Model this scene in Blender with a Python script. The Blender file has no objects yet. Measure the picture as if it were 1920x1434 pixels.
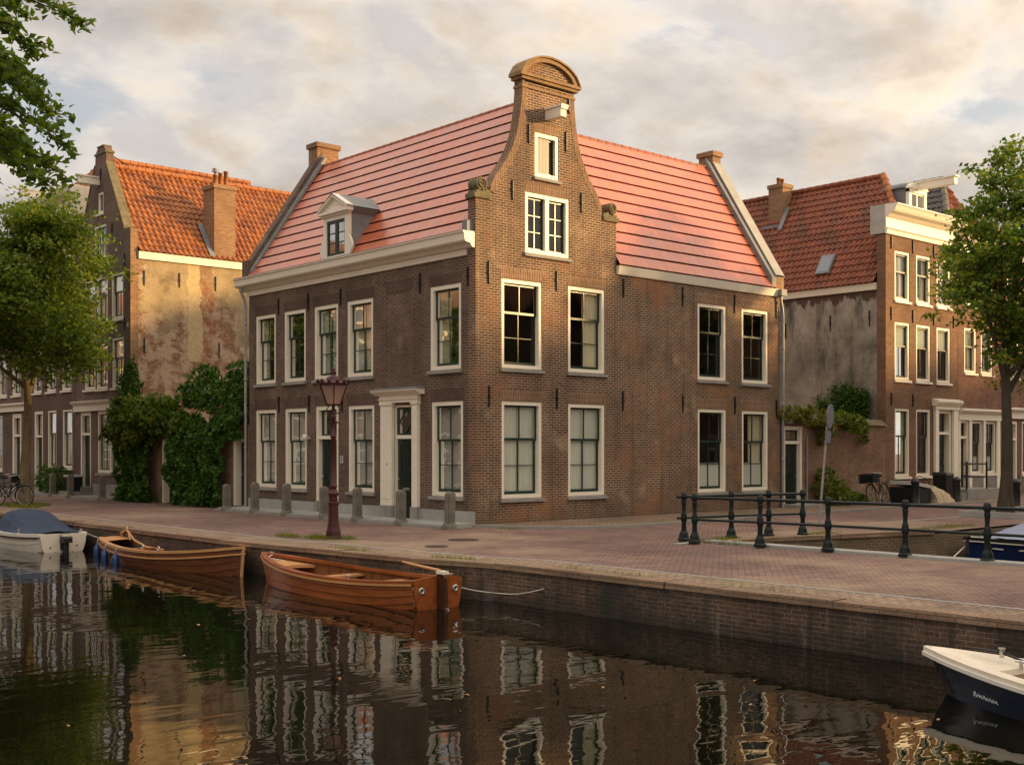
import bpy, math, random
import numpy as np
from mathutils import Vector, Matrix
from mathutils.geometry import tessellate_polygon
R = math.radians
pi = math.pi
sc = bpy.context.scene
COL = sc.collection
rnd = random.Random(7)

# ------------------------------------------------------------------ objects
def empty(name, loc=(0, 0, 0), rz=0.0):
    o = bpy.data.objects.new(name, None)
    o.empty_display_size = 0.3
    COL.objects.link(o)
    o.location = loc
    o.rotation_euler = (0, 0, rz)
    return o

def tag(o, label=None, cat=None, group=None, kind=None):
    if label: o['label'] = label
    if cat: o['category'] = cat
    if group: o['group'] = group
    if kind: o['kind'] = kind
    return o

def thing(name, label, cat, loc=(0, 0, 0), rz=0.0, group=None):
    return tag(empty(name, loc, rz), label, cat, group)

def origin_of(o):
    p = Vector((0, 0, 0))
    while o is not None:
        p = p + Vector(o.location)
        o = o.parent
    return p

def copy_tree(o, parent=None):
    c = o.copy()
    COL.objects.link(c)
    if parent is not None:
        c.parent = parent
    for ch in list(o.children):
        copy_tree(ch, c)
    return c

class MB:
    """collects faces, builds ONE mesh object"""
    def __init__(s):
        s.v = []; s.f = []; s.m = []; s.sm = []; s.uv = []
    def add(s, verts, faces, mi=0, smooth=False, uv=None):
        b = len(s.v)
        s.v += [tuple(p) for p in verts]
        for f in faces:
            s.f.append([b + i for i in f]); s.m.append(mi); s.sm.append(smooth)
            s.uv.append([uv[i] for i in f] if uv else None)
    def box(s, a, b, mi=0):
        x0, x1 = sorted((a[0], b[0])); y0, y1 = sorted((a[1], b[1])); z0, z1 = sorted((a[2], b[2]))
        s.add([(x0,y0,z0),(x1,y0,z0),(x1,y1,z0),(x0,y1,z0),(x0,y0,z1),(x1,y0,z1),(x1,y1,z1),(x0,y1,z1)],
              [(3,2,1,0),(4,5,6,7),(0,1,5,4),(1,2,6,5),(2,3,7,6),(3,0,4,7)], mi)
    def prism(s, A, B, mi=0, smooth=False, caps=True):
        n = len(A)
        s.add(list(A) + list(B), [(i, (i+1) % n, n + (i+1) % n, n + i) for i in range(n)], mi, smooth)
        if caps:
            for P in (A, B):
                for t in tessellate_polygon([[Vector(p) for p in P]]):
                    s.add([P[i] for i in t], [(0, 1, 2)], mi)
    def tube(s, pts, r, n=6, mi=0, smooth=True, cap=True):
        pts = [Vector(p) for p in pts]
        k = len(pts)
        rs = r if isinstance(r, (list, tuple)) else [r] * k
        rings = []
        up = None
        for i, p in enumerate(pts):
            d = (pts[min(i+1, k-1)] - pts[max(i-1, 0)])
            if d.length < 1e-9: d = Vector((0, 0, 1))
            d.normalize()
            if up is None:
                up = Vector((0, 0, 1)) if abs(d.z) < 0.9 else Vector((1, 0, 0))
            a = (up - d * up.dot(d))
            if a.length < 1e-6: a = d.orthogonal()
            a.normalize(); up = a
            b = d.cross(a)
            rings.append([p + (a * math.cos(2*pi*j/n) + b * math.sin(2*pi*j/n)) * rs[i] for j in range(n)])
        V = [q for ring in rings for q in ring]
        F = [(i*n + j, i*n + (j+1) % n, (i+1)*n + (j+1) % n, (i+1)*n + j) for i in range(k-1) for j in range(n)]
        s.add(V, F, mi, smooth)
        if cap:
            s.add(rings[0], [tuple(range(n))[::-1]], mi); s.add(rings[-1], [tuple(range(n))], mi)
    def lathe(s, prof, c=(0, 0, 0), n=16, mi=0, smooth=True, M=None, ph=0.0):
        V = []
        for r, z in prof:
            for j in range(n):
                a = 2*pi*j/n + ph
                p = Vector((r*math.cos(a), r*math.sin(a), z))
                if M is not None: p = M @ p
                V.append(p + Vector(c))
        k = len(prof)
        F = [(i*n + j, i*n + (j+1) % n, (i+1)*n + (j+1) % n, (i+1)*n + j) for i in range(k-1) for j in range(n)]
        s.add(V, F, mi, smooth)
        s.add(V[:n], [tuple(range(n))[::-1]], mi); s.add(V[-n:], [tuple(range(n))], mi)
    def grid(s, rows, mi=0, smooth=True, uvs=None):
        m = len(rows[0])
        V = [p for r in rows for p in r]
        U = [u for r in uvs for u in r] if uvs else None
        s.add(V, [(i*m + j, i*m + j + 1, (i+1)*m + j + 1, (i+1)*m + j) for i in range(len(rows)-1) for j in range(m-1)], mi, smooth, U)
    def poly(s, outer, holes, fn, mi=0):
        """tessellated flat polygon with holes; fn maps 2D -> 3D"""
        flat = [p for q in [outer] + holes for p in q]
        for t in tessellate_polygon([[Vector((a, b, 0)) for a, b in q] for q in [outer] + holes]):
            s.add([fn(*flat[i]) for i in t], [(0, 1, 2)], mi)
    def slab(s, outer, holes, f0, f1, mi=0, back=True, mi_edge=None):
        """extruded polygon with holes"""
        s.poly(outer, holes, f0, mi)
        if back: s.poly(outer, holes, f1, mi)
        for q in [outer] + holes:
            n = len(q)
            for i in range(n):
                a, b = q[i], q[(i+1) % n]
                s.add([f0(*a), f0(*b), f1(*b), f1(*a)], [(0, 1, 2, 3)], mi if mi_edge is None else mi_edge)
    def build(s, name, mats, parent=None, local=False, uv=True):
        o0 = Vector((0, 0, 0)) if (local or parent is None) else origin_of(parent)
        me = bpy.data.meshes.new(name)
        V = [Vector(p) for p in s.v]
        me.from_pydata([tuple(p - o0) for p in V], [], s.f)
        for m in (mats if isinstance(mats, (list, tuple)) else [mats]): me.materials.append(m)
        me.polygons.foreach_set('material_index', s.m)
        me.polygons.foreach_set('use_smooth', s.sm)
        if uv:
            L = me.uv_layers.new(name='UVMap')
            buf = []
            for f, u in zip(s.f, s.uv):
                if u: buf += [c for q in u for c in q]; continue
                n = Vector((0, 0, 0))
                for i in range(1, len(f) - 1):
                    n += (V[f[i]] - V[f[0]]).cross(V[f[i+1]] - V[f[0]])
                if n.length < 1e-12: n = Vector((0, 0, 1))
                n.normalize()
                if abs(n.z) > 0.95: t = Vector((1, 0, 0)); b = Vector((0, 1, 0))
                else:
                    t = Vector((0, 0, 1)).cross(n); t.normalize(); b = n.cross(t)
                    if abs(t.x) > abs(t.y):
                        if t.x < 0: t = -t
                    elif t.y < 0: t = -t
                    if b.z < 0: b = -b
                for i in f: buf += [V[i].dot(t), V[i].dot(b)]
            L.data.foreach_set('uv', buf)
        me.update()
        o = bpy.data.objects.new(name, me)
        COL.objects.link(o)
        if parent is not None: o.parent = parent
        return o

# ------------------------------------------------------------------ materials
MATS = {}
class NT:
    def __init__(s, name):
        s.m = bpy.data.materials.new(name); s.m.use_nodes = True
        s.t = s.m.node_tree; s.b = s.t.nodes['Principled BSDF']; s.out = s.t.nodes['Material Output']
    def n(s, typ, **kw):
        nd = s.t.nodes.new(typ)
        for k, v in kw.items():
            if k.startswith('i_'):
                key = k[2:]
                nd.inputs[int(key) if key.isdigit() else key.replace('_', ' ')].default_value = v
            else: setattr(nd, k, v)
        return nd
    def l(s, a, b): s.t.links.new(a, b)
    def mix(s, fac, a, b, mode='MIX'):
        nd = s.t.nodes.new('ShaderNodeMix'); nd.data_type = 'RGBA'; nd.blend_type = mode
        for sock, val in ((nd.inputs[0], fac), (nd.inputs[6], a), (nd.inputs[7], b)):
            if hasattr(val, 'links'): s.l(val, sock)
            elif isinstance(val, (int, float)): sock.default_value = val
            else: sock.default_value = (*val[:3], 1)
        return nd.outputs[2]
    def math(s, op, a, b=0.0, c=None, clamp=False):
        nd = s.t.nodes.new('ShaderNodeMath'); nd.operation = op; nd.use_clamp = clamp
        for i, val in enumerate((a, b, c)):
            if val is None: continue
            if hasattr(val, 'links'): s.l(val, nd.inputs[i])
            else: nd.inputs[i].default_value = val
        return nd.outputs[0]
    def noise(s, vec, scale, detail=4, rough=.55, dist=0.0):
        nd = s.n('ShaderNodeTexNoise'); nd.inputs['Scale'].default_value = scale
        nd.inputs['Detail'].default_value = detail; nd.inputs['Roughness'].default_value = rough
        nd.inputs['Distortion'].default_value = dist
        if vec is not None: s.l(vec, nd.inputs['Vector'])
        return nd.outputs['Fac']
    def ramp(s, fac, stops, interp='LINEAR'):
        nd = s.n('ShaderNodeValToRGB'); nd.color_ramp.interpolation = interp
        e = nd.color_ramp.elements
        while len(e) < len(stops): e.new(0.5)
        for el, (p, c) in zip(e, stops):
            el.position = p; el.color = (*c, 1) if not isinstance(c, (int, float)) else (c, c, c, 1)
        s.l(fac, nd.inputs[0]); return nd.outputs[0]
    def coord(s, kind='Object', scale=None, rot=None, loc=None):
        tc = s.n('ShaderNodeTexCoord')
        if scale is None and rot is None and loc is None: return tc.outputs[kind]
        mp = s.n('ShaderNodeMapping')
        if scale: mp.inputs['Scale'].default_value = scale
        if rot: mp.inputs['Rotation'].default_value = rot
        if loc: mp.inputs['Location'].default_value = loc
        s.l(tc.outputs[kind], mp.inputs[0]); return mp.outputs[0]
    def bump(s, h, strength=.5, dist=.01, normal=None):
        nd = s.n('ShaderNodeBump'); nd.inputs['Strength'].default_value = strength; nd.inputs['Distance'].default_value = dist
        s.l(h, nd.inputs['Height'])
        if normal is not None: s.l(normal, nd.inputs['Normal'])
        return nd.outputs[0]
    def set(s, color=None, rough=None, spec=None, metal=None, normal=None):
        for key, v in (('Base Color', color), ('Roughness', rough), ('Specular IOR Level', spec), ('Metallic', metal), ('Normal', normal)):
            if v is None: continue
            if hasattr(v, 'links'): s.l(v, s.b.inputs[key])
            elif key == 'Base Color': s.b.inputs[key].default_value = (*v, 1)
            else: s.b.inputs[key].default_value = v

def plain(name, col, rough=.6, spec=.3, metal=0., var=.18, scale=3., bump=0., bscale=40., stretch=None):
    m = NT(name)
    co = m.coord('Object', scale=stretch) if stretch else m.coord('Object')
    n1 = m.noise(co, scale, 5, .6)
    n2 = m.noise(co, scale * 9, 3, .6)
    f = m.math('ADD', m.math('MULTIPLY', n1, .65), m.math('MULTIPLY', n2, .35))
    c = m.ramp(f, [(.3, tuple(x * (1 - var) for x in col)), (.7, tuple(min(1, x * (1 + var)) for x in col))])
    rg = m.math('MULTIPLY_ADD', n1, .2, rough - .1)
    m.set(color=c, rough=rg, spec=spec, metal=metal)
    if bump: m.set(normal=m.bump(m.noise(co, bscale, 4), bump, .01))
    MATS[name] = m.m; return m.m

def brick(name, c1, c2, mortar, w=.21, h=.063, ms=.008, patches=(), var=.35, rot=0.0, bump=.5, rough=.85, dirt_or_shade=None, vs=.5, streak=None, sa=.8):
    m = NT(name)
    uv = m.coord('UV', rot=(0, 0, rot)) if rot else m.coord('UV')
    ob = m.coord('Object')
    # slightly wandering courses
    bt = m.n('ShaderNodeTexBrick'); bt.offset = .5; bt.squash = 1.0
    bt.inputs['Scale'].default_value = 1.0
    bt.inputs['Brick Width'].default_value = w; bt.inputs['Row Height'].default_value = h
    bt.inputs['Mortar Size'].default_value = ms; bt.inputs['Mortar Smooth'].default_value = .3
    bt.inputs['Bias'].default_value = 0.
    bt.inputs['Color1'].default_value = (*c1, 1); bt.inputs['Color2'].default_value = (*c2, 1)
    wob = m.n('ShaderNodeTexNoise'); wob.inputs['Scale'].default_value = 2.2; wob.inputs['Detail'].default_value = 1
    m.l(uv, wob.inputs['Vector'])
    va = m.n('ShaderNodeVectorMath', operation='MULTIPLY_ADD')
    m.l(wob.outputs['Color'], va.inputs[0]); va.inputs[1].default_value = (.012, .012, 0); m.l(uv, va.inputs[2])
    m.l(va.outputs[0], bt.inputs['Vector'])
    nm = m.noise(ob, .9, 4, .6)
    mort = m.ramp(nm, [(.35, tuple(x*.62 for x in mortar)), (.65, mortar)])
    m.l(mort, bt.inputs['Mortar'])
    col = bt.outputs['Color']
    fine = m.noise(ob, 26, 3, .7)
    col = m.mix(1.0, col, m.ramp(fine, [(.25, 1 - var), (.75, 1 + var * .6)]), 'MULTIPLY')
    big = m.noise(ob, vs, 5, .62)
    col = m.mix(1.0, col, m.ramp(big, [(.3, 1 - var*.9), (.7, 1 + var*.55)]), 'MULTIPLY')
    for pc, sc_, lo, hi, sd in patches:
        pn = m.noise(m.coord('Object', loc=(sd, sd*1.7, sd*.6)), sc_, 5, .65)
        fac = m.ramp(pn, [(lo, 0.), (hi, 1.)])
        col = m.mix(fac, col, m.mix(.55, col, pc))
    if dirt_or_shade:
        z0, z1, dc = dirt_or_shade
        sx = m.n('ShaderNodeSeparateXYZ'); m.l(ob, sx.inputs[0])
        zz = m.math('ADD', sx.outputs[2], m.math('MULTIPLY', m.noise(ob, 1.5, 5), (z1 - z0) * 1.2))
        mr = m.n('ShaderNodeMapRange'); m.l(zz, mr.inputs[0])
        mr.inputs[1].default_value = z0 + (z1-z0)*.6; mr.inputs[2].default_value = z1 + (z1-z0)*.6
        mr.inputs[3].default_value = .75; mr.inputs[4].default_value = 0.
        col = m.mix(mr.outputs[0], col, m.mix(.7, col, dc))
    if streak:
        sn = m.noise(m.coord('Object', scale=(1, 1, .12)), 3.2, 6, .7)
        col = m.mix(m.ramp(sn, [(.50, 0.), (.66, sa)]), col, streak)
        sn2 = m.noise(m.coord('Object', scale=(1, 1, .2), loc=(7, 3, 2)), 4.5, 6, .75)
        col = m.mix(m.ramp(sn2, [(.60, 0.), (.72, sa*.44)]), col, (.34, .30, .26))
    inv = m.math('SUBTRACT', 1.0, bt.outputs['Fac'])
    hgt = m.math('ADD', inv, m.math('MULTIPLY', fine, .5))
    m.set(color=col, rough=rough, spec=.25, normal=m.bump(hgt, bump, .006))
    MATS[name] = m.m; return m.m

def tile(name, c1, c2, tw, th, rough=.55, spec=.4, moss=None, seam=False, seed=0.):
    """roof tiles: per-tile tint from the along/up-slope UVs"""
    m = NT(name)
    uv = m.coord('UV')
    sx = m.n('ShaderNodeSeparateXYZ'); m.l(uv, sx.inputs[0])
    fu = m.math('FLOOR', m.math('DIVIDE', sx.outputs[0], tw)); fv = m.math('FLOOR', m.math('DIVIDE', sx.outputs[1], th))
    cb = m.n('ShaderNodeCombineXYZ'); m.l(fu, cb.inputs[0]); m.l(fv, cb.inputs[1]); cb.inputs[2].default_value = seed
    wn = m.n('ShaderNodeTexWhiteNoise'); m.l(cb.outputs[0], wn.inputs['Vector'])
    ob = m.coord('Object')
    big = m.noise(ob, .55, 5, .6); fine = m.noise(ob, 14, 4, .65)
    f = m.math('ADD', m.math('MULTIPLY', wn.outputs['Value'], .55), m.math('MULTIPLY', big, .45))
    col = m.ramp(f, [(.2, c1), (.75, c2)])
    col = m.mix(1.0, col, m.ramp(fine, [(.25, .75), (.75, 1.15)]), 'MULTIPLY')
    if seam:
        fr_ = m.math('FRACT', m.math('ADD', m.math('DIVIDE', sx.outputs[0], tw), m.math('MULTIPLY', m.math('MODULO', fv, 2.), .5)))
        ed = m.math('ABSOLUTE', m.math('SUBTRACT', fr_, .5))
        col = m.mix(m.ramp(ed, [(.465, 0.), (.49, .55)]), col, m.mix(1., col, (.45, .40, .40), 'MULTIPLY'))
        st = m.noise(m.coord('UV', scale=(3.2, .28, 1)), 1.6, 5, .7)
        col = m.mix(1.0, col, m.ramp(st, [(.3, .78), (.7, 1.12)]), 'MULTIPLY')
    if moss:
        mn = m.noise(m.coord('Object', scale=(1, 1, .45), loc=(3, 7, 1)), 1.1, 6, .7)
        col = m.mix(m.ramp(mn, [(.5, 0.), (.68, .8)]), col, moss)
    rg = m.math('MULTIPLY_ADD', wn.outputs['Value'], .12, rough)
    m.set(color=col, rough=rg, spec=spec, normal=m.bump(fine, .25, .006))
    MATS[name] = m.m; return m.m

def leafmat(name, cols, trans=.35):
    m = NT(name)
    g = m.n('ShaderNodeNewGeometry')
    c = m.ramp(g.outputs['Random Per Island'], [(i / (len(cols) - 1), k) for i, k in enumerate(cols)])
    d = m.n('ShaderNodeBsdfPrincipled'); m.l(c, d.inputs['Base Color']); d.inputs['Roughness'].default_value = .5
    d.inputs['Specular IOR Level'].default_value = .25
    t = m.n('ShaderNodeBsdfTranslucent')
    m.l(m.mix(1.0, c, (1.5, 1.35, .5), 'MULTIPLY'), t.inputs['Color'])
    ms = m.n('ShaderNodeMixShader'); ms.inputs[0].default_value = trans
    m.l(d.outputs[0], ms.inputs[1]); m.l(t.outputs[0], ms.inputs[2]); m.l(ms.outputs[0], m.out.inputs[0])
    MATS[name] = m.m; return m.m

def glassmat(name, tint=(.92, .95, .9), rmin=.022, rmax=.66, rough=.03):
    m = NT(name)
    tr = m.n('ShaderNodeBsdfTransparent'); tr.inputs[0].default_value = (*tint, 1)
    gl = m.n('ShaderNodeBsdfGlossy'); gl.inputs['Roughness'].default_value = rough; gl.inputs['Color'].default_value = (.95, .95, .95, 1)
    nz = m.noise(m.coord('Object'), 1.6, 2, .5)
    m.l(m.bump(nz, .12, .02), gl.inputs['Normal'])
    lw = m.n('ShaderNodeFresnel'); lw.inputs['IOR'].default_value = 1.5
    f = m.math('MULTIPLY_ADD', lw.outputs[0], rmax, rmin, clamp=True)
    ms = m.n('ShaderNodeMixShader'); m.l(f, ms.inputs[0]); m.l(tr.outputs[0], ms.inputs[1]); m.l(gl.outputs[0], ms.inputs[2])
    m.l(ms.outputs[0], m.out.inputs[0])
    MATS[name] = m.m; return m.m

def sheer(name, col):
    m = NT(name)
    m.set(color=col, rough=.9, spec=.05)
    MATS[name] = m.m; return m.m

BR_MAIN = brick('brick_main', (.165, .088, .056), (.088, .052, .038), (.54, .40, .255), ms=.010, h=.066, streak=(.06, .042, .033), sa=.45, patches=[((.36, .14, .06), .75, .53, .70, 3.), ((.44, .32, .21), 1.1, .58, .74, 9.), ((.07, .05, .04), .6, .58, .76, 15.)], dirt_or_shade=(.0, .7, (.11, .085, .055)))
BR_CANAL = brick('brick_canal', (.145, .088, .062), (.085, .054, .042), (.32, .24, .175), ms=.010, h=.066, streak=(.05, .038, .033), sa=.4, patches=[((.30, .21, .15), .8, .58, .72, 5.)], dirt_or_shade=(.1, .8, (.07, .06, .05)))
BR_ARCH = brick('brick_arch', (.24, .13, .077), (.15, .083, .053), (.52, .39, .25), w=.30, h=.062, rot=pi/2, ms=.008)
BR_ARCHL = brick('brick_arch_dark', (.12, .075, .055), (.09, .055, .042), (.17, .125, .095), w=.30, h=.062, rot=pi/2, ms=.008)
BR_A = brick('brick_gable_house', (.18, .115, .09), (.12, .08, .067), (.25, .19, .155), ms=.006)
BR_B = brick('brick_brown_house', (.165, .098, .075), (.118, .072, .06), (.22, .165, .13), ms=.006)
BR_D = brick('brick_orange_house', (.25, .132, .075), (.17, .09, .054), (.32, .23, .155), ms=.005)
BR_E = brick('brick_red_house', (.24, .115, .072), (.165, .08, .053), (.29, .21, .15), ms=.005)
BR_GW = brick('brick_garden_wall', (.27, .125, .07), (.15, .072, .045), (.46, .34, .23), ms=.010, patches=[((.40, .32, .24), 1.0, .52, .68, 2.), ((.12, .10, .05), .8, .55, .7, 7.)], dirt_or_shade=(.0, .5, (.09, .09, .05)))
BR_CHIM = brick('brick_chimney', (.34, .19, .10), (.24, .12, .06), (.42, .32, .21))
BR_QUAY = brick('brick_quay', (.17, .095, .062), (.085, .055, .042), (.26, .21, .15), w=.22, h=.062, ms=.007, patches=[((.02, .025, .02), .7, .45, .62, 2.), ((.26, .22, .19), 1.4, .60, .74, 8.)], dirt_or_shade=(-.55, -.30, (.010, .013, .010)), var=.55, streak=(.03, .03, .022), sa=.7)  # dark foot: wet brick, with the shade above the water put into its colour
BR_COPE = brick('brick_coping', (.33, .22, .14), (.24, .15, .10), (.13, .10, .06), w=.5, h=.075, rot=pi/2, ms=.008, patches=[((.14, .15, .06), .9, .55, .7, 4.)])
PAVE = brick('street_bricks', (.32, .195, .155), (.18, .108, .092), (.07, .05, .04), w=.21, h=.075, ms=.009, rot=R(52), patches=[((.38, .28, .18), .25, .5, .66, 5.), ((.13, .10, .08), .5, .56, .72, 1.)], bump=1.0, rough=.8, var=.4, vs=.28)
PAVE2 = brick('street_edge_bricks', (.40, .28, .19), (.26, .18, .125), (.09, .07, .05), w=.24, h=.09, ms=.011, rot=0, patches=[((.18, .18, .08), .5, .55, .7, 5.)], bump=.6, var=.35)
PAVE3 = brick('sidewalk_bricks', (.26, .18, .12), (.20, .135, .09), (.11, .085, .06), w=.2, h=.1, ms=.01, patches=[((.16, .16, .08), .5, .5, .7, 2.)], bump=.5)
WHITE = plain('cream_paint', (.78, .71, .58), .45, .35, var=.07, scale=1.5)
WHITE2 = plain('cream_paint_bright', (.82, .75, .61), .45, .35, var=.06, scale=1.5)
GREEN = plain('dark_green_paint', (.016, .036, .026), .3, .45, var=.2)
GREEND = plain('door_green_paint', (.008, .02, .014), .28, .5, var=.2)
BLACK = plain('black_iron', (.012, .012, .012), .5, .4)
LEAD = plain('lead_sheet', (.20, .205, .205), .6, .3, .1, var=.3, scale=2.2)
STONE = plain('grey_stone', (.27, .255, .225), .8, .25, var=.22, scale=2.5, bump=.3)
STONE2 = plain('weathered_stone', (.17, .155, .125), .85, .2, var=.4, scale=4, bump=.5, bscale=25)
STONEL = plain('stoep_stone', (.33, .325, .30), .75, .25, var=.2, scale=2)
SANDST = plain('mossy_sandstone', (.155, .13, .078), .9, .2, var=.45, scale=6, bump=.6, bscale=30)
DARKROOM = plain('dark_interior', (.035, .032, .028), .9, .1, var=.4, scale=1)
CURT = sheer('sheer_curtain', (.88, .86, .80))
CURT2 = sheer('cream_curtain', (.85, .76, .58))
FROST = plain('frosted_film', (.78, .78, .73), .5, .3, var=.05)
GLASS = glassmat('window_glass')
GLASSD = glassmat('window_glass_old', (.85, .9, .85), .015, .6)
SHUT = plain('grey_shutter_boards', (.40, .37, .31), .6, .3, var=.15, scale=2, stretch=(14, 14, .6))
ROOF = tile('terracotta_flat_tile', (.44, .105, .042), (.57, .15, .058), .33, .412, rough=.34, spec=.6, seam=True)
_b = ROOF.node_tree.nodes['Principled BSDF']; _b.inputs['Coat Weight'].default_value = .14; _b.inputs['Coat Roughness'].default_value = .22; _b.inputs['Coat IOR'].default_value = 1.75
JOINT = plain('grimy_shaded_tile_edge', (.13, .026, .015), .8, .15, var=.3, scale=4)  # grimy tile edges, darkened in colour for the shade under each course
ROOFR = tile('terracotta_ridge_tile', (.26, .085, .055), (.36, .125, .08), .33, .412, rough=.6, spec=.3)
PAN_A = tile('orange_pantile', (.22, .066, .02), (.40, .14, .035), .235, .30, rough=.5, spec=.35)
PAN_D = tile('red_pantile', (.17, .048, .027), (.28, .085, .04), .235, .30, rough=.6, spec=.3, moss=(.055, .048, .026))
PAN_S = tile('dark_pantile', (.06, .055, .05), (.12, .10, .09), .235, .30, rough=.5, spec=.35)
IRON_G = plain('green_black_iron', (.006, .013, .0125), .42, .28, var=.3, scale=6)
MAROON = plain('maroon_lamp_paint', (.055, .013, .011), .4, .3, var=.35, scale=5)
WOOD = plain('varnished_mahogany', (.26, .072, .018), .32, .5, var=.45, scale=1.2, stretch=(.7, 9, 9))
WOODD = plain('dark_varnished_wood', (.125, .04, .014), .3, .5, var=.35, scale=1.2, stretch=(.7, 9, 9))
WOODL = plain('pale_varnished_wood', (.52, .27, .11), .35, .4, var=.2, scale=1.5, stretch=(.7, 9, 9))
WOODI = plain('boat_inside_wood', (.22, .085, .03), .45, .35, var=.4, scale=1.5, stretch=(.7, 9, 9))
BOATW = plain('white_gelcoat', (.72, .68, .60), .3, .5, var=.08)
BOATC = plain('cream_gelcoat', (.70, .62, .49), .4, .45, var=.12)
BOATB = plain('navy_gelcoat', (.006, .012, .028), .15, .6, var=.2)
BOATB2 = plain('blue_gelcoat', (.008, .022, .075), .2, .6, var=.2)
CANVAS = plain('navy_canvas', (.035, .05, .085), .75, .15, var=.2, scale=2, bump=.15, bscale=6)
CANVASL = plain('pale_blue_canvas', (.24, .28, .38), .7, .2, var=.12, scale=2, bump=.15, bscale=6)
ROPE = plain('rope', (.62, .55, .45), .9, .1, var=.15, scale=30)
FEND = plain('blue_fender', (.012, .045, .15), .35, .5, var=.2)
RUBBER = plain('black_rubber', (.012, .012, .013), .6, .3)
STEEL = plain('galvanised_steel', (.33, .33, .32), .5, .4, .4, var=.2)
CHROME = plain('brushed_metal', (.55, .53, .5), .3, .5, .8, var=.1)
SIGNB = plain('sign_back_grey', (.13, .135, .17), .5, .35, .2, var=.15)
TARP = plain('tan_tarpaulin', (.45, .36, .24), .7, .2, var=.2, scale=3, bump=.3, bscale=5)
BARK = plain('tree_bark', (.16, .12, .065), .9, .15, var=.5, scale=5, bump=.9, bscale=14, stretch=(1, 1, .35))
BARKD = plain('dark_bark', (.075, .06, .042), .9, .15, var=.5, scale=5, bump=.9, bscale=14, stretch=(1, 1, .35))
TWIG = plain('brown_twigs', (.09, .06, .035), .9, .1, var=.3)
LEAF_L = leafmat('lime_leaves', [(.042, .085, .012), (.085, .15, .02), (.14, .20, .026), (.21, .24, .03)], .42)
LEAF_R = leafmat('elm_leaves', [(.035, .09, .018), (.085, .17, .028), (.17, .25, .038), (.27, .29, .045)], .48)
LEAF_O = leafmat('overhanging_leaves', [(.05, .10, .018), (.10, .17, .026), (.16, .22, .03)], .5)
LEAF_I = leafmat('ivy_leaves', [(.02, .06, .010), (.05, .125, .018), (.11, .20, .028)], .3)
LEAF_W = leafmat('wisteria_leaves', [(.03, .075, .012), (.06, .125, .016), (.11, .17, .022), (.20, .19, .022)], .38)
LEAF_Y = leafmat('yellowing_leaves', [(.05, .085, .014), (.14, .14, .02), (.24, .17, .02)], .35)
GRASS = leafmat('grass_blades', [(.07, .12, .02), (.15, .19, .035), (.26, .24, .06)], .4)
LAMPGL = glassmat('lamp_glass', (.9, .76, .68), .05, .8)
def frosted():
    m = NT('lamp_glass_frosted'); tr = m.n('ShaderNodeBsdfTransparent'); tr.inputs[0].default_value = (.9, .74, .66, 1)
    tl = m.n('ShaderNodeBsdfTranslucent'); tl.inputs[0].default_value = (.75, .58, .50, 1); df = m.n('ShaderNodeBsdfPrincipled'); df.inputs['Base Color'].default_value = (.55, .42, .36, 1); df.inputs['Roughness'].default_value = .15
    a = m.n('ShaderNodeMixShader'); a.inputs[0].default_value = .5; m.l(tl.outputs[0], a.inputs[1]); m.l(df.outputs[0], a.inputs[2])
    b = m.n('ShaderNodeMixShader'); b.inputs[0].default_value = .55; m.l(tr.outputs[0], b.inputs[1]); m.l(a.outputs[0], b.inputs[2]); m.l(b.outputs[0], m.out.inputs[0]); return m.m
LAMPGL = frosted()
PLASTER_G = None
def plaster_grey():
    m = NT('grey_cement_render')
    ob = m.coord('Object')
    n1 = m.noise(ob, .45, 6, .62, .4); n2 = m.noise(m.coord('Object', scale=(1, 1, .25)), 1.6, 6, .7); n3 = m.noise(ob, 9, 4, .7)
    c = m.ramp(n1, [(.36, (.15, .132, .105)), (.5, (.29, .255, .205)), (.64, (.40, .355, .29))])
    c = m.mix(m.ramp(n2, [(.50, 0.), (.64, .8)]), c, (.075, .066, .053))
    c = m.mix(m.ramp(m.noise(m.coord('Object', loc=(5, 2, 8)), 1.1, 6, .7), [(.60, 0.), (.68, .6)]), c, (.36, .32, .26))
    sx = m.n('ShaderNodeSeparateXYZ'); m.l(ob, sx.inputs[0])
    zz = m.math('ADD', sx.outputs[2], m.math('MULTIPLY', m.noise(m.coord('Object', scale=(1, 1, .3)), 2.2, 5, .7), 1.6))
    c = m.mix(m.ramp(m.math('SUBTRACT', zz, 7.75), [(.45, 0.), (.55, 1.)]), c, (.10, .062, .045))
    c = m.mix(1., c, m.ramp(n3, [(.3, .82), (.7, 1.12)]), 'MULTIPLY')
    m.set(color=c, rough=.9, spec=.15, normal=m.bump(n3, .3, .01)); return m.m
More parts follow.
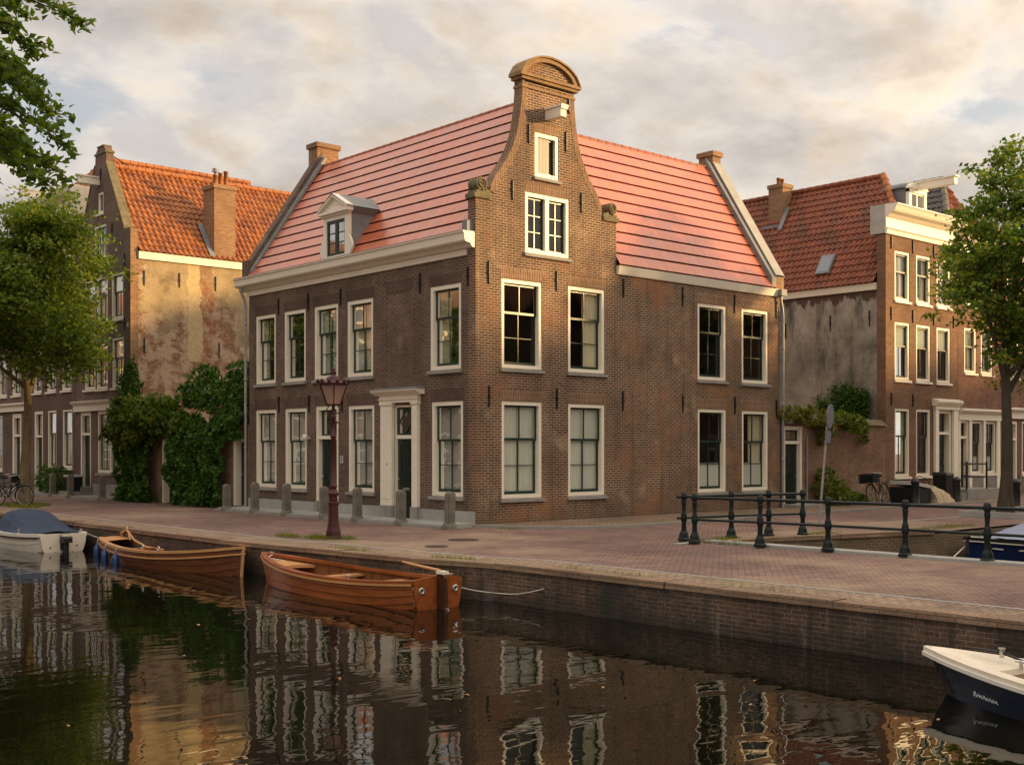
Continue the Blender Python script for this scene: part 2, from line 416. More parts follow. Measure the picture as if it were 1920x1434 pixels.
def plaster_ochre():
    m = NT('peeling_ochre_render')
    ob = m.coord('Object'); uv = m.coord('UV')
    bt = m.n('ShaderNodeTexBrick'); bt.inputs['Scale'].default_value = 1
    bt.inputs['Brick Width'].default_value = .21; bt.inputs['Row Height'].default_value = .075; bt.inputs['Mortar Size'].default_value = .014
    bt.inputs['Color1'].default_value = (.26, .12, .065, 1); bt.inputs['Color2'].default_value = (.45, .26, .145, 1); bt.inputs['Mortar'].default_value = (.12, .07, .045, 1)
    wob = m.n('ShaderNodeTexNoise'); wob.inputs['Scale'].default_value = 5; m.l(uv, wob.inputs['Vector'])
    va = m.n('ShaderNodeVectorMath', operation='MULTIPLY_ADD'); m.l(wob.outputs['Color'], va.inputs[0]); va.inputs[1].default_value = (.09, .05, 0); m.l(uv, va.inputs[2])
    m.l(va.outputs[0], bt.inputs['Vector'])
    wash = m.noise(ob, 1.8, 6, .7)
    bc = m.mix(m.ramp(wash, [(.44, .05), (.55, .85)]), bt.outputs['Color'], (.48, .37, .25))
    n1 = m.noise(m.coord('Object', loc=(1.3, .5, 2.1)), .42, 5, .6, .3)
    sx = m.n('ShaderNodeSeparateXYZ'); m.l(ob, sx.inputs[0])
    top = m.math('MULTIPLY', m.math('SUBTRACT', sx.outputs[2], 6.3), .085)
    f = m.ramp(m.math('ADD', n1, top), [(.555, 0.), (.58, 1.)])
    pl = m.ramp(m.noise(ob, 1.1, 6, .65), [(.3, (.20, .15, .09)), (.5, (.36, .275, .16)), (.75, (.45, .355, .22))])
    c = m.mix(f, bc, pl)
    # a strip of bare red brick running down the wall, and a band of smooth grey-ochre patching beside it
    def strip(x0, x1):
        xx = m.math('ADD', sx.outputs[0], m.math('MULTIPLY_ADD', m.noise(ob, 1.6, 5, .6), .9, -.45))
        a = m.math('GREATER_THAN', xx, x0); b = m.math('LESS_THAN', xx, x1)
        return m.math('MULTIPLY', a, b)
    zb = m.math('GREATER_THAN', m.math('ADD', sx.outputs[2], m.math('MULTIPLY', m.noise(ob, 1.2, 3), 1.)), 5.9)
    c = m.mix(m.math('MULTIPLY', strip(2.35, 2.95), zb), c, (.50, .385, .21))
    zb2 = m.math('GREATER_THAN', m.math('ADD', sx.outputs[2], m.math('MULTIPLY', m.noise(ob, 1.2, 3), 2.)), 5.9)
    c = m.mix(m.math('MULTIPLY', m.math('MULTIPLY', strip(2.95, 3.45), zb2), m.ramp(m.noise(ob, 2.4, 6, .75), [(.40, .0), (.58, .85)])), c, m.mix(.5, bt.outputs['Color'], (.36, .12, .06)))
    n3 = m.noise(ob, 11, 4, .7)
    c = m.mix(1., c, m.ramp(n3, [(.3, .8), (.7, 1.12)]), 'MULTIPLY')
    h = m.math('ADD', m.math('MULTIPLY', f, .8), m.math('MULTIPLY', n3, .5))
    m.set(color=c, rough=.92, spec=.12, normal=m.bump(h, .6, .012)); return m.m
PLASTER_G = plaster_grey(); PLASTER_O = plaster_ochre()

# ------------------------------------------------------------------ wall frames
# x+ runs along the side street, y+ runs along the canal; the house corner stands at the origin
def PX(c):   # canal facades (face -x): a = y, d = outwards
    return lambda a, d, z: (c - d, a, z)
def PY(c):   # side-street facades (face -y): a = x
    return lambda a, d, z: (a, c - d, z)

def rect(a0, a1, z0, z1): return [(a0, z0), (a1, z0), (a1, z1), (a0, z1)]

def wall(root, P, outer, holes, mat, t=.3, name='wall'):
    mb = MB()
    mb.slab(outer, [rect(*h) for h in holes], lambda a, z: P(a, 0, z), lambda a, z: P(a, -t, z))
    return mb.build(name, mat, root)

def pleats(mb, P, a0, a1, z0, z1, d, amp=.02, wl=.09, seed=0):
    r = random.Random(seed)
    n = max(4, int((a1 - a0) / .015))
    top, bot = [], []
    ph = r.random() * 6; ph2 = r.random() * 6
    for i in range(n + 1):
        a = a0 + (a1 - a0) * i / n
        w = math.sin(a * 2*pi/wl + ph) * amp * (.6 + .4 * math.sin(a * 7 + ph2))
        top.append(P(a, d + w, z1)); bot.append(P(a + .006*math.sin(a*13+ph), d + w * 1.15, z0))
    mb.grid([bot, top], 0, True)

def window(root, P, a0, a1, z0, z1, style='2+4', curtain=None, fw=.10, sash=None, frame=None, sill=True, deep=.11, front=-.02, split=.40, near=1, glass=None, seed=0, arch=0.0):
    """white frame (the part) with sash, panes, curtain and sill as sub-parts. near=+1: lower a is nearer the camera side"""
    sash = sash or GREEN; frame = frame or WHITE; glass = glass or GLASS
    m = MB(); f0, f1 = front, front - deep - .1
    m.box(P(a0, f0, z0), P(a0 + fw, f1, z1)); m.box(P(a1 - fw, f0, z0), P(a1, f1, z1))
    m.box(P(a0 + fw, f0, z1 - fw), P(a1 - fw, f1, z1)); m.box(P(a0 + fw, f0, z0), P(a1 - fw, f1, z0 + fw * .95))
    if arch:
        n = 8
        A = [P(a0, f0, z1)] + [P(a0 + (a1-a0)*i/n, f0, z1 + arch*math.sin(pi*i/n)) for i in range(1, n)] + [P(a1, f0, z1)]
        B = [P(a0, f1, z1)] + [P(a0 + (a1-a0)*i/n, f1, z1 + arch*math.sin(pi*i/n)) for i in range(1, n)] + [P(a1, f1, z1)]
        m.prism(A, B)
    w = m.build('window', frame, root)
    b0, b1, c0, c1 = a0 + fw, a1 - fw, z0 + fw * .95, z1 - fw
    s = MB(); g = MB()
    bw = .045
    zs = c1 - (c1 - c0) * split
    def leaf(x0, x1, y0, y1, d, nx, nz, rail_lo=bw, rail_hi=bw):
        e = d - .04
        s.box(P(x0, d, y0), P(x0 + bw, e, y1)); s.box(P(x1 - bw, d, y0), P(x1, e, y1))
        s.box(P(x0 + bw, d, y0), P(x1 - bw, e, y0 + rail_lo)); s.box(P(x0 + bw, d, y1 - rail_hi), P(x1 - bw, e, y1))
        gx0, gx1, gy0, gy1 = x0 + bw, x1 - bw, y0 + rail_lo, y1 - rail_hi
        for i in range(1, nx):
            xc = gx0 + (gx1 - gx0) * i / nx
            s.box(P(xc - .014, d - .004, gy0), P(xc + .014, e + .004, gy1))
        for i in range(1, nz):
            zc = gy0 + (gy1 - gy0) * i / nz
            s.box(P(gx0, d - .006, zc - .011), P(gx1, e + .006, zc + .011))
        q = d - .02
        g.add([P(gx0, q, gy0), P(gx1, q, gy0), P(gx1, q, gy1), P(gx0, q, gy1)], [(0, 1, 2, 3)])
    dt = f0 - deep + .02
    if '+' in style:
        nu, nl = [int(k) for k in style.split('+')]
        ux, uz = (2, 1) if nu == 2 else (1, 1)
        if nu == 4: ux, uz = 2, 2
        lx, lz = {1: (1, 1), 2: (2, 1), 4: (2, 2), 6: (2, 3)}[nl]
        leaf(b0, b1, zs - .03, c1, dt, ux, uz, .06, .05)
        leaf(b0 + .004, b1 - .004, c0, zs + .03, dt - .045, lx, lz, .08, .05)
    elif style == 'casement':
        mid = (b0 + b1) / 2
        leaf(b0, mid - .002, c0, c1, dt, 2, 3); leaf(mid + .002, b1, c0, c1, dt, 2, 3)
    elif style == 'pair':      # two lights with a heavy white mullion
        mid = (b0 + b1) / 2
        mm = MB(); mm.box(P(mid - .07, f0 - .004, c0), P(mid + .07, f1, c1)); mm.build('mullion', frame, w)
        leaf(b0, mid - .07, c0, c1, dt, 2, 3); leaf(mid + .07, b1, c0, c1, dt, 2, 3)
    elif style == 'single':
        leaf(b0, b1, c0, c1, dt, 1, 1)
    s.build('sash', sash, w)
    g.build('pane', glass, w)
    dc = f0 - deep - .095
    if curtain:
        k = MB(); mt = CURT
        zt, zb = z1 - .03, z0 + .03
        W = b1 - b0
        if curtain == 'full':
            pleats(k, P, b0 - .05, b0 + W * .49, zb, zt, dc, .02, .075, seed); pleats(k, P, b0 + W * .50, b1 + .05, zb, zt, dc - .015, .022, .082, seed + 1)
        elif curtain == 'panel':
            pleats(k, P, b0 + .05, b0 + W * .47, zb, zt, dc, .004, .5, seed); pleats(k, P, b0 + W * .53, b1 - .03, zb, zt, dc, .004, .4, seed + 1)
        elif curtain == 'hi':
            mt = CURT2; pleats(k, P, b0 + W*.52, b1 + .05, zb, zt, dc, .03, .14, seed)
        elif curtain == 'lo':
            mt = CURT2; pleats(k, P, b0 - .05, b0 + W*.40, zb, zt, dc, .03, .14, seed)
        elif curtain == 'both':
            mt = CURT2; pleats(k, P, b0 - .05, b0 + W*.30, zb, zt, dc, .03, .12, seed); pleats(k, P, b1 - W*.26, b1 + .05, zb, zt, dc, .03, .12, seed+2)
        elif curtain == 'half':
            zt = zs - (zs - c0) * .46; mt = FROST
            k.add([P(b0, dt - .075, c0), P(b1, dt - .075, c0), P(b1, dt - .075, zt), P(b0, dt - .075, zt)], [(0, 1, 2, 3)])
            if seed == 18:
                kk = MB(); pleats(kk, P, b0 + W*.45, b1 + .05, zb, z1 - .03, dc - .04, .03, .12, 5); kk.build('curtain', CURT2, w)
        elif curtain == 'blind':
            zb = z1 - (z1 - z0) * .42
            k.add([P(b0, dc + .06, zb), P(b1, dc + .06, zb), P(b1, dc + .06, zt), P(b0, dc + .06, zt)], [(0, 1, 2, 3)])
        elif curtain == 'shutter':
            mt = SHUT; zt = c1 - .01; n = 4
            for i in range(n):
                x0 = b0 + W * .70 * i / n
                k.box(P(x0 + .004, dt + .045, c0 + .02), P(x0 + W*.70/n - .004, dt + .005, zt))
        k.build({'half': 'window_film', 'shutter': 'shutter', 'blind': 'blind'}.get(curtain, 'curtain'), mt, w)
    if sill:
        q = MB()
        A = [P(a0 - .06, -.05, z0 - .003), P(a0 - .06, .075, z0 - .025), P(a0 - .06, .075, z0 - .10), P(a0 - .06, -.05, z0 - .10)]
        B = [P(a1 + .06, -.05, z0 - .003), P(a1 + .06, .075, z0 - .025), P(a1 + .06, .075, z0 - .10), P(a1 + .06, -.05, z0 - .10)]
        q.prism(A, B); q.build('sill', STONE if sill is True else sill, w)
    return w

def flat_arch(root, P, a0, a1, z, mat, h=.30, flare=.09):
    m = MB(); q = [(a0 - .02, z + .004), (a1 + .02, z + .004), (a1 + flare, z + h), (a0 - flare, z + h)]
    m.slab(q, [], lambda a, zz: P(a, .004, zz), lambda a, zz: P(a, -.03, zz), back=False)
    return m.build('brick_arch', mat, root)

def anchor(root, P, a, z0, z1):
    m = MB()
    m.prism([P(a - .016, 0, z0), P(a - .010, .045, z0 + .05), P(a - .016, .05, z1 - .04), P(a - .02, 0, z1)],
            [P(a + .016, 0, z0), P(a + .010, .045, z0 + .05), P(a + .016, .05, z1 - .04), P(a + .02, 0, z1)])
    m.box(P(a - .028, -.01, (z0+z1)/2 - .03), P(a + .028, .06, (z0+z1)/2 + .03))
    return m.build('wall_anchor', BLACK, root)

def profile(root, P, prof, a0, a1, mat, name, ret0=0., ret1=0.):
    """moulding: profile of (d, z), run from a0 to a1"""
    m = MB()
    A = [P(a0 - ret0 * max(0, d), d, z) for d, z in prof]; B = [P(a1 + ret1 * max(0, d), d, z) for d, z in prof]
    m.prism(A, B)
    return m.build(name, mat, root)

def flat_course_roof(root, e0, e1, r0, r1, n, lip, mat, name='roof', jw=.056):
    """e0-e1 eave line, r0-r1 ridge line: overlapping flat courses with a real drip edge"""
    e0, e1, r0, r1 = map(Vector, (e0, e1, r0, r1))
    N = (e1 - e0).cross(r0 - e0); N.normalize()
    if N.z < 0: N = -N
    L = (e1 - e0).length; H = ((r0 + r1)/2 - (e0 + e1)/2).length
    m = MB()
    def pt(u, v, h): return (e0 + (e1 - e0)*u).lerp(r0 + (r1 - r0)*u, v) + N*h
    nu = max(1, int(L / .33))
    rr = random.Random(3)
    for k in range(n):
        v0, v1 = k / n, (k + 1) / n
        js = [rr.uniform(-.004, .004) for _ in range(nu + 1)]
        for i in range(nu):
            u0, u1 = i / nu, (i + 1) / nu
            h0, h1 = lip + js[i], lip + js[i]*.6 + .002
            g0 = v1 - jw/H
            V = [pt(u0, v0, h0), pt(u1, v0, h1), pt(u1, g0, .03), pt(u0, g0, .03)]
            uv = [(u0*L, v0*H + .01), (u1*L, v0*H + .01), (u1*L, v1*H - .005), (u0*L, v1*H - .005)]
            m.add(V, [(0, 1, 2, 3)], 0, False, uv)
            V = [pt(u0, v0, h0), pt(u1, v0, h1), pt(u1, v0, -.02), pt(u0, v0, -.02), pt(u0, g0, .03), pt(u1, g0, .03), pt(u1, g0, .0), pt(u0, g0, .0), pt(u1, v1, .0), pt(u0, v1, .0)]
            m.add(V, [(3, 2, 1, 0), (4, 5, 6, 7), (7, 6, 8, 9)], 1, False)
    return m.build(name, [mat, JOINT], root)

def pantile_roof(root, e0, e1, r0, r1, mat, name='roof', rows=None, pitch=.235, amp=.038, clip0=None, clip1=None):
    """S-profiled pantiles; clip0/clip1(v) give the along-eave range 0..1 at height v"""
    e0, e1, r0, r1 = map(Vector, (e0, e1, r0, r1))
    N = (e1 - e0).cross(r0 - e0); N.normalize()
    if N.z < 0: N = -N
    L = (e1 - e0).length; H = ((r0 + r1)/2 - (e0 + e1)/2).length
    rows = rows or max(3, int(H / .30))
    m = MB(); nu = int(L / pitch) * 6
    def prof(s):
        x = (s / pitch) % 1.0
        return amp * (math.sin(2*pi*x) + .35*math.sin(4*pi*x + .6))
    rr = random.Random(5)
    for k in range(rows):
        lo, hi, uvl, uvh, dn = [], [], [], [], []
        v0, v1 = k / rows, (k + 1) / rows
        j = rr.uniform(-.012, .012)
        for i in range(nu + 1):
            u = i / nu
            ua = u
            if clip0: ua = clip0(v0) + (clip1(v0) - clip0(v0)) * u; ub = clip0(v1) + (clip1(v1) - clip0(v1)) * u
            else: ub = u
            h = prof(ua * L + j)
            lo.append((e0 + (e1-e0)*ua).lerp(r0 + (r1-r0)*ua, v0) + N*(h + .05)); uvl.append((ua*L, v0*H + .01))
            h2 = prof(ub * L + j)
            hi.append((e0 + (e1-e0)*ub).lerp(r0 + (r1-r0)*ub, v1) + N*(h2 + .008)); uvh.append((ub*L, v1*H - .01))
            dn.append(lo[-1] - N*.05)
        m.grid([lo, hi], 0, True, [uvl, uvh]); m.grid([dn, lo], 0, False, [uvl, uvl])
    return m.build(name, mat, root)

def ridge_tiles(root, p0, p1, mat, r=.12, name='ridge_tiles', step=.36):
    p0, p1 = Vector(p0), Vector(p1); d = p1 - p0; L = d.length; n = max(2, int(L / step)); d.normalize()
    m = MB()
    for i in range(n):
        a = p0 + d * (L * i / n); b = p0 + d * (L * (i + 1) / n + .03)
        m.tube([a, b], [r, r * .86], 10, 0, True, True)
    return m.build(name, mat, root)

def scroll(mb, P, c, z, r, d0, d1, turns=2.0, sgn=1):
    """a stone volute: solid drum with a raised spiral on its face"""
    n = 28
    A = [P(c + r*math.cos(2*pi*i/n), d0, z + r*math.sin(2*pi*i/n)) for i in range(n)]
    B = [P(c + r*math.cos(2*pi*i/n), d1, z + r*math.sin(2*pi*i/n)) for i in range(n)]
    mb.prism(A, B)
    pts = []
    for i in range(40):
        t = i / 39; a = -pi/2 + sgn * t * turns * 2*pi; q = r * (.92 - .75*t)
        pts.append(P(c + q*math.cos(a), d0 + .012, z + q*math.sin(a)))
    mb.tube(pts, [.03 * (1 - .4*i/39) for i in range(40)], 6)

def panel_door(root, P, a0, a1, z0, z1, d, mat, name='door', letter=False, panels=((.06, .30), (.36, .93))):
    m = MB(); w = a1 - a0; h = z1 - z0
    m.box(P(a0, d, z0), P(a1, d - .05, z1))
    for p0, p1 in panels:
        y0, y1 = z0 + h*p0, z0 + h*p1; x0, x1 = a0 + w*.15, a1 - w*.15; t = .03
        m.box(P(x0, d + .016, y0), P(x0 + t, d - .01, y1)); m.box(P(x1 - t, d + .016, y0), P(x1, d - .01, y1))
        m.box(P(x0 + t, d + .016, y0), P(x1 - t, d - .01, y0 + t)); m.box(P(x0 + t, d + .016, y1 - t), P(x1 - t, d - .01, y1))
        m.box(P(x0 + .1, d + .012, y0 + .1), P(x1 - .1, d - .01, y1 - .1))
    o = m.build(name, mat, root)
    k = MB(); k.lathe([(.0, 0), (.028, .005), (.03, .03), (.018, .05), (0, .052)], P(a1 - w*.08, d + .03, z0 + h*.47), 10)
    k.build('handle', CHROME, o)
    if letter:
        k = MB(); k.box(P(a0 + w*.32, d + .02, z0 + h*.345), P(a1 - w*.32, d + .001, z0 + h*.375)); k.build('letter_slot', CHROME, o)
    return o

# ------------------------------------------------------------------ foliage
def leaves(name, pts, size, mat, parent=None, local=False, up=.5, seed=1, elong=1.0, droop=0.0):
    r = np.random.default_rng(seed)
    pts = np.asarray(pts, dtype=np.float64)
    n = len(pts)
    a = r.normal(size=(n, 3)); a[:, 2] = a[:, 2]*.5 - droop; a /= np.linalg.norm(a, axis=1)[:, None]
    nn = r.normal(size=(n, 3)); nn[:, 2] += up * 2.2
    b = np.cross(nn, a); b /= (np.linalg.norm(b, axis=1)[:, None] + 1e-9)
    c = np.cross(a, b)
    s = (size * r.uniform(.65, 1.25, n))[:, None]
    V = np.empty((n, 4, 3))
    V[:, 0] = pts - a*s*.5*elong; V[:, 1] = pts + b*s*.33 + c*s*.10; V[:, 2] = pts + a*s*.5*elong - c*s*.12; V[:, 3] = pts - b*s*.33 + c*s*.10
    if not local and parent is not None: V -= np.array(origin_of(parent))
    me = bpy.data.meshes.new(name)
    me.vertices.add(n*4); me.loops.add(n*4); me.polygons.add(n)
    me.vertices.foreach_set('co', V.reshape(-1).astype(np.float32))
    me.loops.foreach_set('vertex_index', np.arange(n*4, dtype=np.int32))
    me.polygons.foreach_set('loop_start', np.arange(0, n*4, 4, dtype=np.int32))
    me.polygons.foreach_set('loop_total', np.full(n, 4, dtype=np.int32))
    me.materials.append(mat); me.update(); me.validate()
    o = bpy.data.objects.new(name, me); COL.objects.link(o)
    if parent is not None: o.parent = parent
    return o

def sheet_leaves(x0, y0, y1, zt, dens, seed, th=.22, zb=.03):
    """leaves of a climber clinging to a wall at x0; zt(y) is its ragged top"""
    r = np.random.default_rng(seed); n = int((y1 - y0)*max(zt(y) for y in np.linspace(y0, y1, 20))*dens)
    y = r.uniform(y0, y1, n); top = np.array([zt(v) for v in y]); z = zb + r.uniform(0, 1, n)*(top - zb)
    w = .5 + .5*np.sin(y*4.1 + 1.7*np.sin(z*2.3))*np.sin(z*3.7 + 1.3*np.sin(y*2.9))
    keep = r.uniform(0, 1, n) < .55 + .45*w
    x = x0 - th*(.25 + .9*w)*(.4 + .6*np.sin(np.clip((z - zb)/(top - zb), 0, 1)*2.6 + .45)) - np.abs(r.normal(size=n))*.05
    return np.stack([x, y, z], 1)[keep]

def tree(name, label, base, H, trunk_r, fork, crown, nlimb, nleaf, lsize, leafm, barkm, seed, lean=(0, 0), layer=.45, clump=.55, group=None, clips=None):
    """tapered trunk, limbs into an ellipsoid crown, leaf sprays clustered along the twigs"""
    r = random.Random(seed); rn = np.random.default_rng(seed)
    root = thing(name, label, 'tree', base, 0, group)
    B = Vector(base); C = Vector(crown[0]); rad = crown[1]
    top = Vector((C.x, C.y, C.z + rad[2]*.55))
    def tp(t):   # trunk line
        p = B.lerp(Vector((B.x + lean[0], B.y + lean[1], B.z + H)), t)
        q = p.lerp(Vector((C.x, C.y, p.z)), max(0, t - .45) * 1.2)
        return q + Vector((.09*math.sin(t*9 + seed), .08*math.cos(t*7 + seed), 0)) * min(1, t*4)
    tr = MB(); K = 16
    tr.tube([tp(i/K) for i in range(K+1)], [trunk_r*((1.55 if i == 0 else 1.12 if i == 1 else 1.0) - .80*i/K) for i in range(K+1)], 10)
    tips = []
    for i in range(nlimb):
        t0 = fork + (0.95 - fork) * (i + r.random()*.6) / nlimb
        p0 = tp(t0); az = i * 2.4 + r.uniform(-.4, .4)
        el = r.uniform(-.35, .55) + (t0 - fork) * .9
        d = Vector((math.cos(az)*math.cos(el), math.sin(az)*math.cos(el), math.sin(el)))
        q = r.uniform(.75, 1.05)
        end = C + Vector((d.x*rad[0], d.y*rad[1], d.z*rad[2])) * q
        mid = p0.lerp(end, .5) + Vector((0, 0, .25*rad[2]*r.uniform(.1, .5)))
        pts = [p0.lerp(mid, s).lerp(mid.lerp(end, s), s) for s in [k/7 for k in range(8)]]
        r0 = trunk_r * (1 - t0) * .55 + .02
        tr.tube(pts, [r0*(1 - .85*k/7) + .006 for k in range(8)], 6)
        tips.append((end, 1.0))
        for k in range(7):
            s = r.uniform(.3, 1.0); p = pts[min(7, int(s*7))]
            dd = Vector((r.gauss(0, 1), r.gauss(0, 1), r.gauss(.05, .6))); dd.normalize()
            e = p + Vector((dd.x*rad[0], dd.y*rad[1], dd.z*rad[2])) * r.uniform(.2, .42)
            tr.tube([p, p.lerp(e, .5) + Vector((0, 0, .06)), e], [.028, .016, .006], 4)
            tips.append((e, .8)); tips.append((p.lerp(e, .55), .6))
    tr.build('trunk', barkm, root)
    w = np.array([t[1] for t in tips]); w /= w.sum()
    cnt = rn.multinomial(nleaf, w)
    P = []
    for (e, ww), c in zip(tips, cnt):
        if c == 0: continue
        nsp = max(2, int(c / 26))
        for k in range(nsp):      # small flat sprays inside the clump
            o = np.array(e) + rn.normal(size=3) * np.array([clump, clump, clump*.75]) * .62
            m = c // nsp
            q = rn.normal(size=(m, 3)) * np.array([.20, .20, .20*layer]) * (clump / .5)
            P.append(o + q)
    P = np.concatenate(P)
    if clips is not None: P = P[clips(P)]
    leaves('crown', P, lsize, leafm, root, up=.6, seed=seed, droop=.35)
    return root

def blob_leaves(specs, density, seed):
    """leaf positions near the surface of a set of ellipsoids (centre, radii)"""
    r = np.random.default_rng(seed); out = []
    for c, rad in specs:
        area = 4*pi*((rad[0]*rad[1])**1.6 + (rad[0]*rad[2])**1.6 + (rad[1]*rad[2])**1.6)**(1/1.6) / 3**(1/1.6)
        n = int(area * density)
        d = r.normal(size=(n, 3)); d /= np.linalg.norm(d, axis=1)[:, None]
        s = 1 - np.abs(r.normal(size=n)) * .16 + .10*np.sin(d[:, 0]*7 + d[:, 2]*9 + c[1]*3)
        out.append((np.array(c) + d * np.array(rad) * s[:, None])[: int(n*.45)])
        # sprays that push out of and hang from the mass
        k = max(6, int(n / 34)); dd = r.normal(size=(k, 3)); dd /= np.linalg.norm(dd, axis=1)[:, None]
        cc = np.array(c) + dd * np.array(rad) * r.uniform(.75, 1.28, k)[:, None]
        sc_ = .5*(rad[0]*rad[1]*rad[2])**(1/3)
        for q in cc:
            m_ = int(n*.55/k); ax = r.normal(size=3); ax[2] = ax[2]*.4 - .35; ax /= np.linalg.norm(ax)
            out.append(q + np.outer(r.uniform(-.6, .9, m_), ax)*sc_*.75 + r.normal(size=(m_, 3))*sc_*.16)
    return np.concatenate(out)

# ================================================================== SETTING
def flat(name, pts, z, mat, kind='structure'):
    m = MB(); m.poly(pts, [], lambda a, b: (a, b, z)); return tag(m.build(name, mat), kind=kind)

WZ = -.61; BZ = -.74
QE = [(-6.97, 300), (-6.97, 0.2), (-6.46, -5.9), (-6.0, -7.7), (-6.0, -19)]          # main quay edge
SE = [(.78, -19), (.78, -7.25), (2.4, -7.35), (4.2, -7.8), (7.0, -8.55), (300, -8.55)]  # side-canal edge
EARTH = plain('earth', (.16, .13, .10), .95, .1)
# land sheets (far ground reaches the horizon) and canal water
m = MB()
m.poly(QE + SE + [(300, 300)], [], lambda a, b: (a, b, -.004))
m.poly([(-18.35, -300), (-18.35, 300), (-300, 300), (-300, -300)], [], lambda a, b: (a, b, -.004))
m.poly([(-6, -300), (300, -300), (300, -19), (-6, -19)], [], lambda a, b: (a, b, -.004))
tag(m.build('ground', EARTH), kind='structure')
flat('street', QE + SE + [(300, 300)], 0.0, PAVE)

def water_mat():
    m = NT('canal_water')
    g = m.coord('Object')
    mp = m.n('ShaderNodeMapping'); mp.inputs['Rotation'].default_value = (0, 0, R(41.7)); mp.inputs['Scale'].default_value = (.62, 1.25, 1)
    m.l(g, mp.inputs[0])
    n0 = m.noise(mp.outputs[0], .55, 2, .5, .3)
    n1 = m.noise(mp.outputs[0], 1.5, 2, .5, .4)
    n2 = m.noise(mp.outputs[0], 4.4, 2, .5, .2)
    calm = m.ramp(m.noise(g, .09, 3, .5), [(.38, .35), (.62, 1.)])
    h = m.math('ADD', m.math('MULTIPLY', n0, .9), m.math('ADD', m.math('MULTIPLY', n1, .75), m.math('MULTIPLY', n2, .13)))
    h = m.math('MULTIPLY', h, calm)
    m.set(color=(.005, .005, .0025), rough=.012, spec=.5, normal=m.bump(h, .28, .045))
    m.b.inputs['IOR'].default_value = 1.45
    return m.m
mw = MB(); mw.poly([(-300, -300), (300, -300), (300, 300), (-300, 300)], [], lambda a, b: (a, b, WZ))
tag(mw.build('water', water_mat()), kind='structure')

# quay walls: brick face, row of upright coping bricks on top
def offs(line, d):
    out = []
    for i, p in enumerate(line):
        a = Vector(line[max(0, i-1)]); b = Vector(line[min(len(line)-1, i+1)])
        t = b - a; t.normalize(); n = Vector((-t.y, t.x)); out.append((p[0] + n.x*d, p[1] + n.y*d))
    return out
def quay(name, label, line, zt, body, cope, cw=.30):
    t = thing(name, label, 'quay wall', (line[1][0], line[1][1], 0))
    m = MB(); e = offs(line, 0.); i_ = offs(line, .5)
    for (a, b) in zip(range(len(line)-1), range(1, len(line))):
        m.add([(*e[a], -2.2), (*e[b], -2.2), (*e[b], zt - .075), (*e[a], zt - .075)], [(0, 1, 2, 3)])
    m.build('wall', body, t)
    c = MB(); o1 = offs(line, -.035); o2 = offs(line, cw); d = 0.; rr = random.Random(4)
    for a in range(len(line)-1):
        A, B_ = Vector(o1[a]), Vector(o1[a+1]); A2, B2 = Vector(o2[a]), Vector(o2[a+1]); L = min((B_ - A).length, 60.)
        Lf = (B_ - A).length; n = max(1, int(L / .9)) if Lf < 60 else 60
        st = 0. if Lf < 60 else (Lf - 60)/Lf
        for k in range(n):
            u0 = st + (1 - st)*k/n; u1 = st + (1 - st)*(k+1)/n
            j = rr.uniform(-.006, .010); j2 = rr.uniform(-.012, .012)
            p = [A.lerp(B_, u0), A.lerp(B_, u1), A2.lerp(B2, u1), A2.lerp(B2, u0)]
            nn = (p[0] - p[3]).normalized()*j2
            V = [(q.x, q.y, zz) for zz in (zt - .08, zt + .012 + j) for q in (p[0] + nn, p[1] + nn, p[2], p[3])]
            uv = [(L*u0, 0), (L*u1, 0), (L*u1, cw), (L*u0, cw)]*2
            uvz = [(0, L*u0), (0, L*u1), (cw, L*u1), (cw, L*u0)]
            c.add(V[4:], [(0, 1, 2, 3)], 0, False, uvz)
            c.add([V[0], V[1], V[5], V[4]], [(0, 1, 2, 3)], 0, False, [(0, L*u0), (0, L*u1), (.12, L*u1), (.12, L*u0)])
            c.add([V[2], V[3], V[7], V[6]], [(0, 1, 2, 3)], 0, False, [(0, L*u0), (0, L*u1), (.12, L*u1), (.12, L*u0)])
            if k == 0 or k == n-1:
                c.add([V[0], V[3], V[7], V[4]], [(0, 1, 2, 3)]); c.add([V[1], V[2], V[6], V[5]], [(0, 1, 2, 3)])
    c.build('coping', cope, t)
    return t
quay('quay_wall', 'long dark weathered brick quay wall along the main canal', QE, .03, BR_QUAY, BR_COPE)
quay('quay_wall', 'mossy brick quay wall of the side canal behind the iron railing', SE[1:], .03, BR_GW, BR_COPE, .28)
quay('quay_wall', 'inner brick face of the bridge under the long iron railing', [(.78, -19), (.78, -7.25)], -.02, BR_QUAY, BR_COPE, .1)
# edge band of paving bricks, kerb joint and pale gutter line behind the coping
e1, e2, e3 = offs(QE, .33), offs(QE, 1.25), offs(QE, 1.33)
flat('edge_band', e1 + e2[::-1], .004, PAVE2)
flat('gutter_strip', e2 + e3[::-1], .008, STONEL)
# stoep in front of the canal facade, side-street pavement with its stone kerb
tag((lambda m: (m.box((-1.0, .0, 0), (-.005, 11.6, .10)), m.build('stoep', STONEL))[1])(MB()), kind='structure')
tag((lambda m: (m.box((-1.13, -.02, 0), (-1.003, 11.6, .075)), m.build('stoep_kerb', STONE))[1])(MB()), kind='structure')
tag((lambda m: (m.box((-1.1, 20.4, 0), (-.005, 40, .10)), m.build('stoep', STONE))[1])(MB()), kind='structure')
pv = [(-.0, -.02), (.25, -.75), (.8, -1.65), (1.8, -2.35), (3.6, -2.62), (7, -2.55), (10.5, -2.3), (16, -2.1), (45, -2.1), (45, -.004), (0.0, -.004)]
m = MB(); m.slab(pv, [], lambda a, b: (a, b, .065), lambda a, b: (a, b, -.02), back=False); tag(m.build('pavement', PAVE3), kind='structure')
kp = pv[:9]; ko = offs(kp, -.13)
